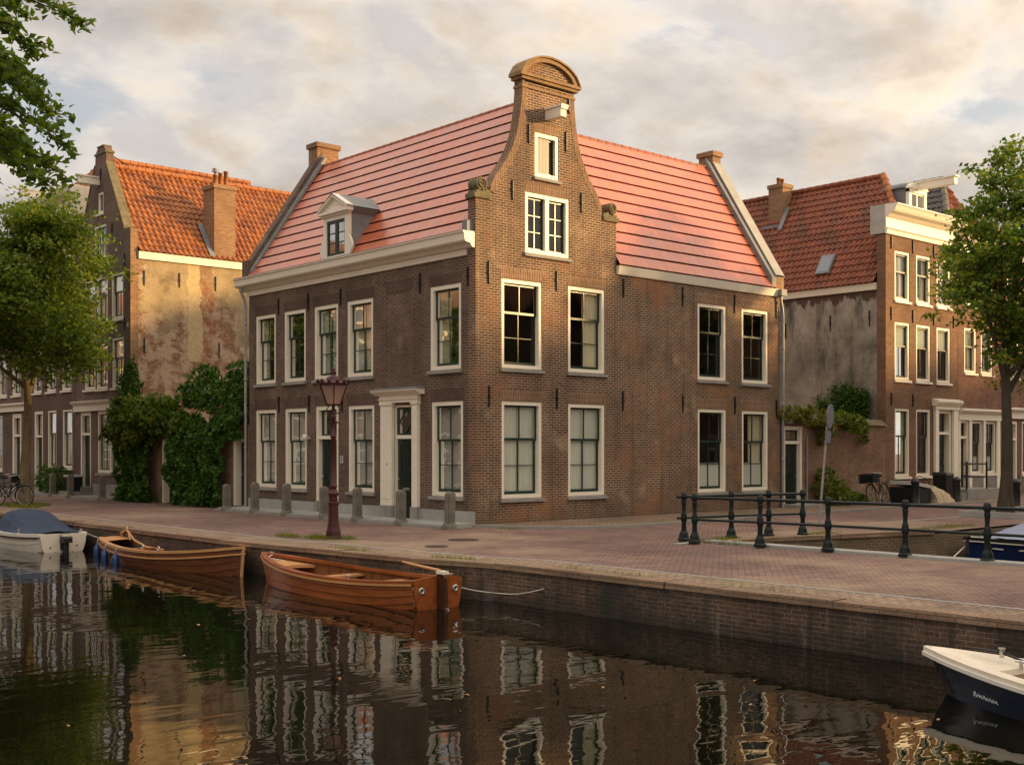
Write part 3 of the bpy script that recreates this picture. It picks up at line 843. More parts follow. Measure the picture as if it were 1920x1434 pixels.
m = MB(); m.slab([(x, y) for x, y in kp] + ko[::-1], [], lambda a, b: (a, b, .072), lambda a, b: (a, b, -.02), back=False); tag(m.build('kerb', STONE), kind='structure')
flat('gutter_strip', [(8.5, -5.95), (45, -5.95), (45, -5.82), (8.5, -5.82)], .004, STONEL)
m = MB(); m.box((.42, -19, 0), (.80, -6.95, .055)); m.box((.42, -6.95, 0), (-.35, -6.75, .02)); tag(m.build('bridge_kerb', STONEL), kind='structure')

# ================================================================== CORNER HOUSE
CX0, CY0 = 12.85, 11.4
ZE = 7.3; ZR = 11.45
house = thing('corner_house', 'brown brick corner house with red tiled roofs and a tall curved neck gable', 'house', (0, 0, 0))
LP = PX(0.0); SP = PY(0.0)
canal_w = [  # y0, y1, z0, z1, curtain, seed
    (9.74, 10.97, 4.02, 6.20, 'hi', 1), (7.99, 9.23, 4.02, 6.20, None, 2), (6.23, 7.51, 4.02, 6.20, 'panel', 3), (4.47, 5.76, 4.02, 6.20, 'panel', 4), (.58, 1.87, 4.02, 6.22, 'hi', 5),
    (9.70, 10.97, .75, 3.20, 'full', 6), (7.93, 9.18, .75, 3.20, 'full', 7), (4.41, 5.70, .75, 3.20, 'full', 8), (.50, 1.81, .74, 3.20, 'full', 9)]
street_w = [
    (.87, 2.29, 4.05, 6.35, None, 11), (3.26, 4.68, 4.05, 6.37, 'hi', 12), (8.70, 10.07, 4.05, 6.35, None, 13), (10.85, 12.22, 4.03, 6.35, None, 14),
    (.87, 2.29, .69, 3.20, 'full', 15), (3.26, 4.68, .69, 3.19, 'full', 16), (8.71, 10.07, .65, 3.17, 'half', 17), (10.86, 12.22, .65, 3.16, 'half', 18)]
DOOR1 = (6.21, 7.43, .10, 3.23); DOOR2 = (2.55, 3.45, .10, 3.15)
# canal wall (starts behind the 0.3 m thick gable wall)
wall(house, LP, [(.30, 0), (CY0, 0), (CY0, 7.30), (.30, 7.30)],
     [w[:4] for w in canal_w] + [DOOR1, DOOR2], BR_CANAL, name='wall')
# street wall with the neck gable
GC = 2.53
half = [(2.53, 8.40), (2.08, 8.40), (2.03, 8.62), (1.87, 8.93), (1.53, 9.35), (1.28, 9.77), (1.13, 10.14), (1.04, 10.50), (.97, 10.94), (.94, 11.26), (.93, 11.58)]
g_r = [(GC + a, z) for a, z in half]; g_l = [(GC - a, z) for a, z in half]; g_l[0] = (0.0, 8.40); g_r[0] = (5.15, 8.40)
outer = [(0, 0), (CX0, 0), (CX0, 7.05), (5.15, 7.05)] + g_r + g_l[::-1]
HATCH = (2.03, 2.91, 9.14, 10.31); DBL = (1.69, 3.30, 7.10, 8.69)
sw = wall(house, SP, outer, [w[:4] for w in street_w] + [HATCH, DBL], BR_MAIN)
# back walls and party walls close the body
m = MB()
m.slab([(0.3, 0), (5.15, 0), (5.15, 7.3), (2.68, 11.2), (0.3, 7.5)], [], lambda a, z: (a, CY0, z), lambda a, z: (a, CY0 - .3, z))
m.slab([(0.3, 0), (5.15, 0), (5.15, 7.3), (2.6, 11.2), (.05, 7.3)], [], lambda a, z: (CX0, a, z), lambda a, z: (CX0 - .3, a, z))
m.box((5.15, 5.2, 0), (5.4, CY0 - .3, 7.3)); m.box((5.4, 5.0, 0), (CX0 - .3, 5.2, 7.3))
m.build('rear_wall', BR_MAIN, house)
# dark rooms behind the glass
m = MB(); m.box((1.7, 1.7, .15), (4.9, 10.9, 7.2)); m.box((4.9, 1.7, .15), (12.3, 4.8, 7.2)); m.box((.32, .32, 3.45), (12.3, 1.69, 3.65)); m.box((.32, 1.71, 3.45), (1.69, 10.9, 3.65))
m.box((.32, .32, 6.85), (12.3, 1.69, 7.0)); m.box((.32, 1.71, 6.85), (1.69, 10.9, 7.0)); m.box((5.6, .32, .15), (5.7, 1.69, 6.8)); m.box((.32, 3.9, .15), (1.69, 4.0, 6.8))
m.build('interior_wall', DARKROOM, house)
for y0, y1, z0, z1, cu, sd in canal_w:
    window(house, LP, y0, y1, z0, z1, '2+4', cu, seed=sd, split=.37 if z0 > 2 else .40, fw=.11)
    flat_arch(house, LP, y0, y1, z1, BR_ARCHL)
for x0, x1, z0, z1, cu, sd in street_w:
    window(house, SP, x0, x1, z0, z1, '2+4', cu, seed=sd, split=.36 if z0 > 2 else .38, fw=.10, frame=WHITE2)
    flat_arch(house, SP, x0, x1, z1, BR_ARCH)
w = window(house, SP, *HATCH, style='single', curtain='shutter', frame=WHITE2, fw=.11, seed=3)
flat_arch(house, SP, HATCH[0], HATCH[1], HATCH[3], BR_ARCH, .26)
window(house, SP, *DBL, style='pair', frame=WHITE2, fw=.11)
flat_arch(house, SP, DBL[0], DBL[1], DBL[3], BR_ARCH, .30, .05)
flat_arch(house, LP, *DOOR1[:2], DOOR1[3], BR_ARCHL)
# blind window: a bricked-up recess
m = MB(); y0, y1, z0, z1 = 2.66, 3.82, 4.0, 6.22
for a0, a1, b0, b1 in ((y0 - .12, y0, z0, z1), (y1, y1 + .12, z0, z1), (y0 - .12, y1 + .12, z1, z1 + .012)):
    m.box(LP(a0, .014, b0), LP(a1, -.02, b1))
m.build('blind_window', BR_CANAL, house); flat_arch(house, LP, y0, y1, z1 + .02, BR_ARCHL)
for y, z0, z1 in [(9.55, 6.12, 6.66), (7.83, 6.09, 6.66), (6.07, 6.08, 6.62), (2.29, 6.08, 6.65), (.29, 6.07, 6.60), (9.52, 3.06, 3.60), (7.77, 3.03, 3.59), (6.0, 3.01, 3.55), (3.98+.35, 3.7, 3.72)][:8]:
    anchor(house, LP, y, z0, z1)
for x, z0, z1 in [(1.80, 9.95, 10.48), (3.16, 9.95, 10.51), (1.23, 8.38, 8.92), (3.75, 8.39, 8.95), (3.26, 11.0, 11.43), (.42, 6.14, 6.74), (2.81, 6.18, 6.73), (5.42, 6.2, 6.77), (7.99, 6.18, 6.77), (10.48, 6.16, 6.75), (12.64, 6.15, 6.72),
                  (.43, 3.02, 3.58), (2.82, 3.02, 3.6), (5.40, 3.01, 3.6), (8.0, 3.01, 3.57), (10.49, 3.02, 3.59), (12.64, 2.98, 3.56)]:
    anchor(house, SP, x, z0, z1)
# stone plinth on the canal side
for a0, a1 in ((.01, 2.28), (3.99, 6.19), (7.45, CY0)):
    m = MB(); m.box(LP(a0, .035, .10), LP(a1, .0, .38)); m.build('plinth', STONEL, house)
# canal cornice: fascia board, gutter box, lead lining
profile(house, LP, [(.0, 6.88), (.05, 6.88), (.06, 7.03), (.0, 7.03)], .32, 11.45, WHITE, 'fascia')
profile(house, LP, [(.0, 7.03), (.10, 7.05), (.16, 7.14), (.30, 7.16), (.34, 7.20), (.36, 7.37), (.40, 7.40), (.40, 7.425), (.0, 7.43)], .02, 11.75, WHITE, 'cornice')
profile(house, LP, [(-.3, 7.431), (.405, 7.431), (.405, 7.445), (-.3, 7.455)], .03, 11.74, LEAD, 'gutter_lining')
profile(house, SP, [(.0, 6.86), (.05, 6.86), (.06, 6.88), (.11, 7.04), (.13, 7.10), (.0, 7.10)], 5.16, 12.96, WHITE2, 'cornice')
# roofs
zA = 7.42
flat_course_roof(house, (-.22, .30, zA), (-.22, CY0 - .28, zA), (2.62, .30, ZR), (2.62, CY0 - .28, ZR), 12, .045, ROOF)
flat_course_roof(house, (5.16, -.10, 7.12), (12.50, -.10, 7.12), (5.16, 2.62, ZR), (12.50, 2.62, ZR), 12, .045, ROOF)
m = MB(); m.add([(2.62, .3, ZR), (2.62, CY0 - .28, ZR), (5.4, CY0 - .28, 7.3), (5.4, .3, 7.3)], [(0, 1, 2, 3)])
m.add([(2.7, 2.62, ZR), (12.5, 2.62, ZR), (12.5, 5.3, 7.3), (2.7, 5.3, 7.3)], [(0, 1, 2, 3)]); m.build('roof', ROOF, house)
ridge_tiles(house, (2.62, .25, ZR - .03), (2.62, 11.1, ZR - .03), ROOFR, .085)
ridge_tiles(house, (2.7, 2.62, ZR - .03), (12.5, 2.62, ZR - .03), ROOFR, .085)
# end copings: brick parapet with lead apron
def sloped(mb, p0, p1, w0, w1, axis, up):
    """slab between two points on a slope, spanning w0..w1 along axis ('x'/'y'), thickness up"""
    def P(p, w, dz): return (w, p[0], p[1] + dz) if axis == 'x' else (p[0], w, p[1] + dz)
    A = [P(p0, w0, 0), P(p0, w1, 0), P(p0, w1, up), P(p0, w0, up)]; B = [P(p1, w0, 0), P(p1, w1, 0), P(p1, w1, up), P(p1, w0, up)]
    mb.prism(A, B)
m = MB(); sloped(m, (-.12, 7.55), (2.62, 11.62), CY0 - .26, CY0 + .06, 'y', .36); m.box((-.22, CY0 - .28, 7.45), (.14, CY0 + .07, 8.0)); m.build('parapet', BR_CANAL, house)
m = MB(); sloped(m, (-.16, 7.50), (2.62, 11.60), CY0 - .46, CY0 - .262, 'y', .16); m.build('lead_flashing', LEAD, house)
m = MB(); m.box((-.20, .1, 7.46), (.02, .299, 7.72)); m.build('lead_flashing', LEAD, house)
m = MB(); sloped(m, (-.06, 7.2), (2.62, 11.55), 12.52, 12.92, 'x', .34); m.box((12.52, -.10, 7.11), (12.93, .25, 7.55)); m.build('parapet', BR_CHIM, house)
m = MB(); sloped(m, (-.10, 7.16), (2.62, 11.46), 12.30, 12.518, 'x', .30); m.build('lead_flashing', LEAD, house)
m = MB(); sloped(m, (-.10, 7.50), (2.66, 11.90), 12.50, 12.96, 'x', .06); m.build('coping', STONEL, house)
# chimneys
def chimney(root, x0, x1, y0, y1, z0, z1, mat=BR_CHIM, cap=.06):
    mb = MB(); mb.box((x0, y0, z0), (x1, y1, z1 - .16)); mb.box((x0 - cap, y0 - cap, z1 - .16), (x1 + cap, y1 + cap, z1)); mb.box((x0 + .08, y0 + .08, z1), (x1 - .08, y1 - .08, z1 + .03))
    return mb.build('chimney', mat, root)
chimney(house, 2.42, 3.26, CY0 - .25, CY0 + .30, 10.5, 12.25)
chimney(house, 12.48, 12.90, 2.45, 3.05, 11.0, 12.0)
# neck gable dressings
for sg in (-1, 1):
    m = MB()
    for (a0, zz0), (a1, zz1), (b0, c0), (b1, c1) in zip(half[2:-1], half[3:], [(a - .17, z - .06) for a, z in half[2:-1]], [(a - .17, z - .06) for a, z in half[3:]]):
        q = [(GC + sg*(a0 + .012), zz0 + .012), (GC + sg*(a1 + .012), zz1 + .012), (GC + sg*b1, c1), (GC + sg*b0, c0)]
        m.prism([SP(a, .008, z) for a, z in q], [SP(a, -.31, z) for a, z in q])
    m.build('gable_edging', BR_ARCH, house)
for sg, e in ((-1, -.02), (1, 5.17)):
    m = MB(); i = GC + sg * 2.06
    a0, a1 = sorted((e, i)); m.box(SP(a0 - (.05 if sg < 0 else 0), .05, 8.30), SP(a1 + (.05 if sg > 0 else 0), -.33, 8.42))
    m.box(SP(a0 + .03, .03, 8.42), SP(a1 - .03, -.32, 8.50))
    c = e - sg * .20
    scroll(m, SP, c, 8.665, .17, .03, -.32, 1.7, -sg)
    pts = [(c - sg*.15, 8.56), (c - sg*.30, 8.51), (c - sg*.42, 8.50), (i, 8.50), (i, 8.42), (c - sg*.15, 8.42)]
    m.prism([SP(a, .028, z) for a, z in pts], [SP(a, -.31, z) for a, z in pts])
    m.build('scroll_stone', SANDST, house)
m = MB(); n = 16; W0 = 1.07
arc = [(GC - W0 + 2*W0*i/n, 11.74 + .55*(1 - ((2*i/n) - 1)**2)**.62) for i in range(n+1)]
arc_in = [(GC - W0*.82 + 2*W0*.82*i/n, 11.76 + .42*(1 - ((2*i/n) - 1)**2)**.62) for i in range(n+1)]
m2 = MB(); m2.prism([SP(a, 0, z) for a, z in [(GC - .95, 11.56), (GC + .95, 11.56)] + arc_in[::-1]], [SP(a, -.31, z) for a, z in [(GC - .95, 11.56), (GC + .95, 11.56)] + arc_in[::-1]])
m2.build('pediment', BR_MAIN, house)
for i in range(n):
    for lo, hi, d in ((arc_in, arc, .10),):
        q = [lo[i], lo[i+1], hi[i+1], hi[i]]; m.prism([SP(a, d, z) for a, z in q], [SP(a, -.34, z) for a, z in q])
    a0, a1 = arc[i], arc[i+1]
    q = [a0, a1, (a1[0], a1[1] + .05), (a0[0], a0[1] + .05)]; m.prism([SP(a, .15, z) for a, z in q], [SP(a, -.38, z) for a, z in q])
m.box(SP(GC - 1.10, .14, 11.68), SP(GC + 1.10, -.37, 11.76)); m.box(SP(GC - 1.03, .09, 11.60), SP(GC + 1.03, -.35, 11.68))
m.box(SP(GC - .97, .035, 11.40), SP(GC + .97, -.33, 11.47))
m.build('pediment_moulding', plain('gable_brick_trim', (.27, .175, .09), .85, .2, var=.35, scale=5, bump=.5, bscale=30), house)
# hoisting beam
m = MB(); m.box(SP(2.40, .60, 10.67), SP(2.60, -.2, 10.92)); ob = m.build('hoist_beam', WHITE2, house)
m = MB(); m.box(SP(2.37, .66, 10.93), SP(2.63, -.01, 10.975)); m.box(SP(2.38, .65, 10.86), SP(2.62, .605, 10.929)); m.build('beam_cover', WHITE2, ob)
# brace bar from the gable neck to the ridge
m = MB(); m.tube([(1.75, .31, 11.35), (2.5, 1.3, 11.52)], .018, 6); m.tube([(1.55, .2, 11.5), (2.3, 1.0, 11.5)], .016, 6); m.build('gable_stay', BLACK, house)
# dormer on the canal roof
DY0, DY1 = 5.30, 6.58
DP = PX(-.28)
m = MB()
m.box(DP(DY0, 0, 7.44), DP(DY0 + .17, -.12, 8.66)); m.box(DP(DY1 - .17, 0, 7.44), DP(DY1, -.12, 8.66))
m.box(DP(DY0 + .17, 0, 8.54), DP(DY1 - .17, -.12, 8.66)); m.box(DP(DY0 + .17, .02, 7.44), DP(DY1 - .17, -.12, 7.52))
for sg, e in ((-1, DY0), (1, DY1)):
    pts = [(e, 8.05)] + [(e + sg*(.06 + .13*math.sin(t)), 8.0 - .52*t/pi) for t in [pi*k/10 for k in range(11)]] + [(e + sg*.20, 7.44), (e, 7.44)]
    m.prism([DP(a, -.005, z) for a, z in pts], [DP(a, -.07, z) for a, z in pts])
dorm = m.build('dormer', WHITE, house)
m = MB(); m.box(DP(DY0 - .04, .05, 8.66), DP(DY1 + .04, -.1, 8.72)); m.box(DP(DY0 - .12, .12, 8.722), DP(DY1 + .12, -.1, 8.80))
tri = [(DY0 - .12, 8.80), (DY1 + .12, 8.80), ((DY0+DY1)/2, 9.20)]
m.prism([DP(a, .03, z) for a, z in tri], [DP(a, -.1, z) for a, z in tri])
for a, b in ((tri[0], tri[2]), (tri[1], tri[2])):
    q = [a, b, (b[0], b[1] + .10), (a[0], a[1] + .085)]; m.prism([DP(u, .13, z) for u, z in q], [DP(u, -.1, z) for u, z in q])
m.build('pediment', WHITE, dorm)
m = MB(); mid = (DY0+DY1)/2
def rz(x): return zA + (x + .22) * (ZR - zA) / 2.84
for y, o in ((DY0 + .01, -.12), (DY1 - .01, .12)):
    m = MB()
    m.add([(-.17, y, rz(-.17) - .05), (-.17, y, 8.66), (.70, y, 8.66)], [(0, 1, 2)])
    m.prism([(-.18, y + o, 8.80), (-.18, y, 8.66), (.72, y, 8.66), (.82, y + o, 8.80)], [(-.18, y + o, 8.84), (-.18, y - .02*o/abs(o), 8.70), (.72, y - .02*o/abs(o), 8.70), (.82, y + o, 8.84)])
    m.build('cheek', LEAD, dorm)
m = MB(); zt = 9.29
m.prism([(-.42, DY0 - .16, 8.845), (-.42, mid, 9.30), (-.42, DY1 + .16, 8.845), (-.42, mid, 9.26)], [(.82, DY0 - .16, 8.845), (1.12, mid, 9.30), (.82, DY1 + .16, 8.845), (1.12, mid, 9.26)])
m.build('dormer_roof', LEAD, dorm)
s = MB(); g = MB(); b0, b1 = DY0 + .17, DY1 - .17; mm = (b0 + b1)/2
for x0, x1 in ((b0, mm - .003), (mm + .003, b1)):
    s.box(DP(x0, -.03, 7.53), DP(x0 + .06, -.08, 8.54)); s.box(DP(x1 - .06, -.03, 7.53), DP(x1, -.08, 8.54)); s.box(DP(x0, -.032, 7.53), DP(x1, -.078, 7.61)); s.box(DP(x0, -.032, 8.46), DP(x1, -.078, 8.54))
    for k in (1, 2): s.box(DP(x0 + .06, -.035, 7.61 + .85*k/3 - .012), DP(x1 - .06, -.075, 7.61 + .85*k/3 + .012))
    g.add([DP(x0 + .05, -.06, 7.55), DP(x1 - .05, -.06, 7.55), DP(x1 - .05, -.06, 8.5), DP(x0 + .05, -.06, 8.5)], [(0, 1, 2, 3)])
s.build('sash', GREEN, dorm); g.build('pane', GLASSD, dorm)
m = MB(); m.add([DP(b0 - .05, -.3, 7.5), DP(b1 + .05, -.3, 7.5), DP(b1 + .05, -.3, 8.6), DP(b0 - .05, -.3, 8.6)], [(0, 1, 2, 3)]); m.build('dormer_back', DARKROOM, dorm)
# doors on the canal
def door_frame(root, P, a0, a1, z0, z1, zt, fw, mat, d0=-.02, d1=-.24):
    m = MB(); m.box(P(a0, d0, z0), P(a0 + fw, d1, z1)); m.box(P(a1 - fw, d0, z0), P(a1, d1, z1)); m.box(P(a0 + fw, d0, z1 - fw), P(a1 - fw, d1, z1)); m.box(P(a0 + fw, d0 - .01, zt - .05), P(a1 - fw, d1, zt + .05))
    return m.build('door_frame', mat, root)
def transom(root, P, a0, a1, z0, z1, d, sash=None, loz=True, glass=None):
    sash = sash or GREEN; m = MB(); b = .05
    m.box(P(a0, d, z0), P(a0 + b, d - .05, z1)); m.box(P(a1 - b, d, z0), P(a1, d - .05, z1)); m.box(P(a0 + b, d, z0), P(a1 - b, d - .05, z0 + b)); m.box(P(a0 + b, d, z1 - b), P(a1 - b, d - .05, z1))
    if loz:
        c, zc = (a0 + a1)/2, (z0 + z1)/2; w, h = (a1 - a0)/2 - b - .06, (z1 - z0)/2 - b
        pts = [(c - w, zc), (c, zc + h), (c + w, zc), (c, zc - h), (c - w, zc)]
        for p, q in zip(pts, pts[1:]): m.tube([P(p[0], d - .015, p[1]), P(q[0], d - .015, q[1])], .014, 5)
    o = m.build('transom_window', sash, root)
    g = MB(); g.add([P(a0 + b, d - .03, z0 + b), P(a1 - b, d - .03, z0 + b), P(a1 - b, d - .03, z1 - b), P(a0 + b, d - .03, z1 - b)], [(0, 1, 2, 3)]); g.build('pane', glass or GLASS, o)
    return o
fr = door_frame(house, LP, *DOOR1[:2], .10, DOOR1[3], 2.30, .12, WHITE)
transom(fr, LP, DOOR1[0] + .12, DOOR1[1] - .12, 2.35, 3.11, -.14, loz=False)
panel_door(house, LP, DOOR1[0] + .12, DOOR1[1] - .12, .12, 2.25, -.16, GREEND)
m = MB(); m.box(LP(DOOR1[0] - .0, .03, .10), LP(DOOR1[0] + .14, -.019, .42)); m.box(LP(DOOR1[1] - .14, .03, .10), LP(DOOR1[1], -.019, .42)); m.build('door_plinth', STONE, house)
fr = door_frame(house, LP, DOOR2[0], DOOR2[1], .10, DOOR2[3], 2.29, .055, WHITE)
transom(fr, LP, DOOR2[0] + .055, DOOR2[1] - .055, 2.34, 3.09, -.05, loz=True)
panel_door(house, LP, DOOR2[0] + .055, DOOR2[1] - .055, .12, 2.24, -.08, GREEND, letter=True, panels=((.05, .28), (.38, .93)))
m = MB()
for a0, a1 in ((2.30, 2.55), (3.45, 3.98)):
    m.box(LP(a0, .10, .42), LP(a1, -.02, 3.16)); m.box(LP(a0 - .03, .13, 3.16), LP(a1 + .03, -.02, 3.22)); m.box(LP(a0 + .06, .112, .6), LP(a1 - .06, .09, 3.05))
m.box(LP(2.27, .12, 3.22), LP(4.01, -.02, 3.42)); m.box(LP(2.25, .15, 3.30), LP(4.03, -.02, 3.33))
port = m.build('door_surround', WHITE, house)
profile(port, LP, [(.0, 3.421), (.14, 3.421), (.17, 3.45), (.28, 3.50), (.31, 3.53), (.31, 3.57), (.0, 3.57)], 2.10, 4.18, WHITE, 'door_cornice')
profile(port, LP, [(.0, 3.571), (.33, 3.571), (.33, 3.585), (.0, 3.64)], 2.08, 4.20, LEAD, 'lead_cap')
m = MB(); m.box(LP(2.27, .14, .10), LP(2.57, -.02, .42)); m.box(LP(3.43, .14, .10), LP(4.01, -.02, .42)); m.build('door_plinth', STONE, port)
m = MB(); m.lathe([(0, 0), (.03, .005), (.035, .02), (.02, .03), (0, .03)], LP(3.66, .10, 1.56), 10, 0, True, Matrix.Rotation(-pi/2, 3, 'Y')); m.build('bell_push', CHROME, port)
# wall lamp, number plate, pipes
m = MB(); m.lathe([(.0, -.02), (.075, -.02), (.085, .12), (.07, .17), (0, .18)], LP(7.78, .15, 2.22), 12); m.lathe([(.0, -.06), (.04, -.06), (.045, -.02), (0, -.02)], LP(7.78, .15, 2.22), 10); m.box(LP(7.81, .10, 2.26), LP(7.75, 0, 2.32)); m.build('wall_lamp', plain('white_enamel', (.75, .72, .66), .35, .5, var=.05), house)
m = MB(); m.box(LP(5.95, .02, 1.55), LP(6.10, -.01, 1.76)); plate = m.build('number_plate', plain('grey_enamel', (.40, .40, .38), .4, .4, var=.05), house)
cu = bpy.data.curves.new('numeral', 'FONT'); cu.body = '2'; cu.size = .17; cu.align_x = 'CENTER'; cu.align_y = 'CENTER'; cu.extrude = .002; cu.resolution_u = 3
to = bpy.data.objects.new('tmp', cu); COL.objects.link(to); dg = bpy.context.evaluated_depsgraph_get()
me = bpy.data.meshes.new_from_object(to.evaluated_get(dg)); bpy.data.objects.remove(to)
me.materials.clear(); me.materials.append(BLACK)
num = bpy.data.objects.new('numeral', me); COL.objects.link(num); num.parent = plate; num.location = (-.023, 6.025, 1.655); num.rotation_euler = (pi/2, 0, -pi/2)
def pipe(root, pts, r, mat, rings):
    mb = MB(); mb.tube(pts, r, 10)
    for z in rings: mb.lathe([(r, z - .03), (r + .014, z - .03), (r + .014, z + .03), (r, z + .03)], (pts[-1][0], pts[-1][1], 0), 10)
    return mb.build('drainpipe', mat, root)
pipe(house, [(-.28, 11.46, 7.2), (-.28, 11.46, 7.05), (-.12, 11.48, 6.75), (-.09, 11.48, 6.5), (-.09, 11.48, .1)], .045, STEEL, [2.0, 4.2, 6.0])
pipe(house, [(12.74, -.12, 6.92), (12.74, -.12, 6.75), (12.86, -.10, 6.45), (12.90, -.09, 6.2), (12.90, -.09, .0)], .045, STEEL, [1.6, 3.4, 5.2])
m = MB(); m.box((12.62, -.24, 6.88), (12.90, -.004, 7.09)); m.build('rainwater_head', LEAD, house)

# ================================================================== NEIGHBOURS
def nwin(root, P, a0, a1, z0, z1, cur, sd, frame=None, style='1+2', fw=.09, sash=None):
    return window(root, P, a0, a1, z0, z1, style, cur, fw=fw, seed=sd, frame=frame or WHITE, sash=sash or GREEN, deep=.09, split=.40, glass=GLASSD, sill=frame or WHITE)
SASHB = plain('dark_brown_paint', (.03, .026, .02), .4, .4)
# --- gable house left of the garden
A = thing('gable_house', 'dark brick house with a steep spout gable, peeling ochre side wall and orange roof', 'house', (0, 20.5, 0))
AP = PX(.0)
aw = [(23.75, 24.85, 4.36, 6.27), (22.55, 23.65, 4.34, 6.27), (21.05, 22.15, 4.34, 6.27), (23.75, 24.85, 7.0, 8.75), (22.55, 23.66, 7.02, 8.78), (21.1, 22.2, 7.0, 8.78), (22.7, 23.85, 9.52, 10.85), (22.97, 23.48, 11.32, 12.15)]
AD = (24.2, 25.3, .1, 3.44); AW = (21.1, 23.55, 1.0, 3.45)
go = [(20.45, 0), (25.82, 0), (25.82, 9.4), (25.5, 10.05), (23.78, 13.2), (23.74, 13.72), (23.52, 13.95), (22.92, 13.95), (22.70, 13.72), (22.70, 13.2), (21.0, 10.42), (20.45, 10.38)]
wall(A, AP, go, [w for w in aw] + [AD, AW], BR_A)
for i, w in enumerate(aw): nwin(A, AP, *w, ['hi', None, 'full', 'blind', 'panel', 'blind', 'full', None][i], 40 + i, style='1+2' if i < 6 else 'casement')
m = MB()
for sg, p, q in ((1, (25.5, 10.05), (23.80, 13.2)), (-1, (20.98, 10.40), (22.68, 13.2))):
    m.prism([AP(p[0], .03, p[1] + .0), AP(q[0], .03, q[1]), AP(q[0], .03, q[1] + .12), AP(p[0], .03, p[1] + .14)], [AP(p[0], -.34, p[1]), AP(q[0], -.34, q[1]), AP(q[0], -.34, q[1] + .12), AP(p[0], -.34, p[1] + .14)])
m.box(AP(22.66, .04, 13.66), AP(23.78, -.34, 13.74)); m.box(AP(22.9, .03, 13.951), AP(23.54, -.33, 14.0)); m.build('gable_coping', SANDST, A)
for y, z0, z1 in [(24.9, 6.45, 6.95), (23.7, 6.45, 6.95), (22.3, 6.5, 7.0), (20.95, 6.5, 7.0), (22.35, 8.95, 9.45), (20.95, 8.95, 9.45), (24.35, 10.0, 10.5), (22.1, 10.2, 10.8), (23.2, 12.6, 13.1)]: anchor(A, AP, y, z0, z1)
m = MB(); m.box(AP(23.32, .85, 12.45), AP(23.54, -.1, 12.72)); m.box(AP(23.28, .92, 12.721), AP(23.58, 0, 12.78)); m.build('hoist_beam', WHITE, A)
profile(A, AP, [(.0, 3.47), (.10, 3.47), (.10, 3.72), (.16, 3.74), (.24, 3.84), (.24, 3.87), (.0, 3.90)], 20.6, 25.82, WHITE, 'shop_cornice')
fr = door_frame(A, AP, *AD[:2], .1, AD[3], 2.55, .14, WHITE); transom(fr, AP, AD[0] + .14, AD[1] - .14, 2.6, 3.3, -.14, loz=False); panel_door(A, AP, AD[0] + .14, AD[1] - .14, .42, 2.5, -.16, GREEND)
m = MB(); m.box(AP(24.9, .5, .1), AP(25.6, .0, .27)); m.box(AP(24.0, .85, .1), AP(25.45, .0, .24)); m.box(AP(24.1, .4, .241), AP(25.4, -.2, .42)); m.build('door_step', STONE, A)
window(A, AP, *AW, style='pair', curtain='full', seed=60, frame=WHITE, glass=GLASSD, fw=.12)
m = MB(); m.box(AP(20.6, .05, .1), AP(23.9, 0, .55)); m.build('plinth', STONE, A)
AS = PY(20.45)
m = MB(); m.slab([(.31, 0), (9.6, 0), (9.6, 9.45), (.31, 9.45)], [], lambda a, z: AS(a, 0, z), lambda a, z: AS(a, -.3, z)); m.build('side_wall', PLASTER_O, A)
m = MB(); m.box(AS(.0, .012, 0), AS(.30, .001, 10.36)); m.build('quoin', BR_CHIM, A)
profile(A, AS, [(.0, 9.22), (.09, 9.22), (.11, 9.50), (.0, 9.50)], .305, 9.6, WHITE2, 'fascia')
for x, z in [(.55, 8.5), (2.0, 8.55), (3.55, 8.55), (.55, 5.9), (3.7, 5.9)]: anchor(A, AS, x, z - .3, z + .3)
pantile_roof(A, (.3, 20.32, 9.52), (9.6, 20.32, 9.52), (.3, 23.2, 13.25), (9.6, 23.2, 13.25), PAN_A)
m = MB(); m.add([(.3, 23.2, 13.25), (9.6, 23.2, 13.25), (9.6, 25.9, 9.5), (.3, 25.9, 9.5)], [(0, 1, 2, 3)]); m.box((9.3, 20.8, 0), (9.6, 25.8, 9.5)); m.build('roof', PAN_A, A)
ridge_tiles(A, (.35, 23.2, 13.28), (9.6, 23.2, 13.28), PAN_A, .13)
m = MB(); m.tube([(.3, 23.15, 13.75), (1.25, 23.2, 13.3)], .022, 6); m.build('gable_stay', BLACK, A)
ch = chimney(A, 3.48, 4.42, 20.42, 21.35, 9.5, 12.55, BR_CHIM, .05)
POT = plain('terracotta_pot', (.34, .15, .07), .8, .2)
for x, h in ((3.75, .42), (3.98, .52), (4.22, .62)):
    m = MB(); m.lathe([(.095, 12.55), (.085, 12.55 + h), (.10, 12.55 + h), (.10, 12.60 + h), (.06, 12.60 + h)], (x, 20.85, 0), 10); m.build('chimney_pot', POT, ch)
m = MB(); m.lathe([(.05, 12.95), (.05, 13.12), (.14, 13.13), (.14, 13.16), (.05, 13.17), (.05, 13.22), (.14, 13.23), (.02, 13.3)], (3.75, 20.85, 0), 10); m.build('chimney_cowl', STEEL, ch)
m = MB(); sloped(m, (20.32, 9.62), (21.4, 11.02), 3.25, 3.47, 'x', .05); m.build('lead_flashing', LEAD, A)
m = MB(); m.box((7.1, 20.25, 9.7), (7.9, 21.4, 10.55)); m.box((7.02, 20.2, 10.551), (7.98, 21.5, 10.62)); m.build('dormer', WHITE, A)
m = MB(); sloped(m, (20.3, 9.7), (21.5, 11.2), 6.86, 7.02, 'x', .08); m.build('lead_flashing', LEAD, A)
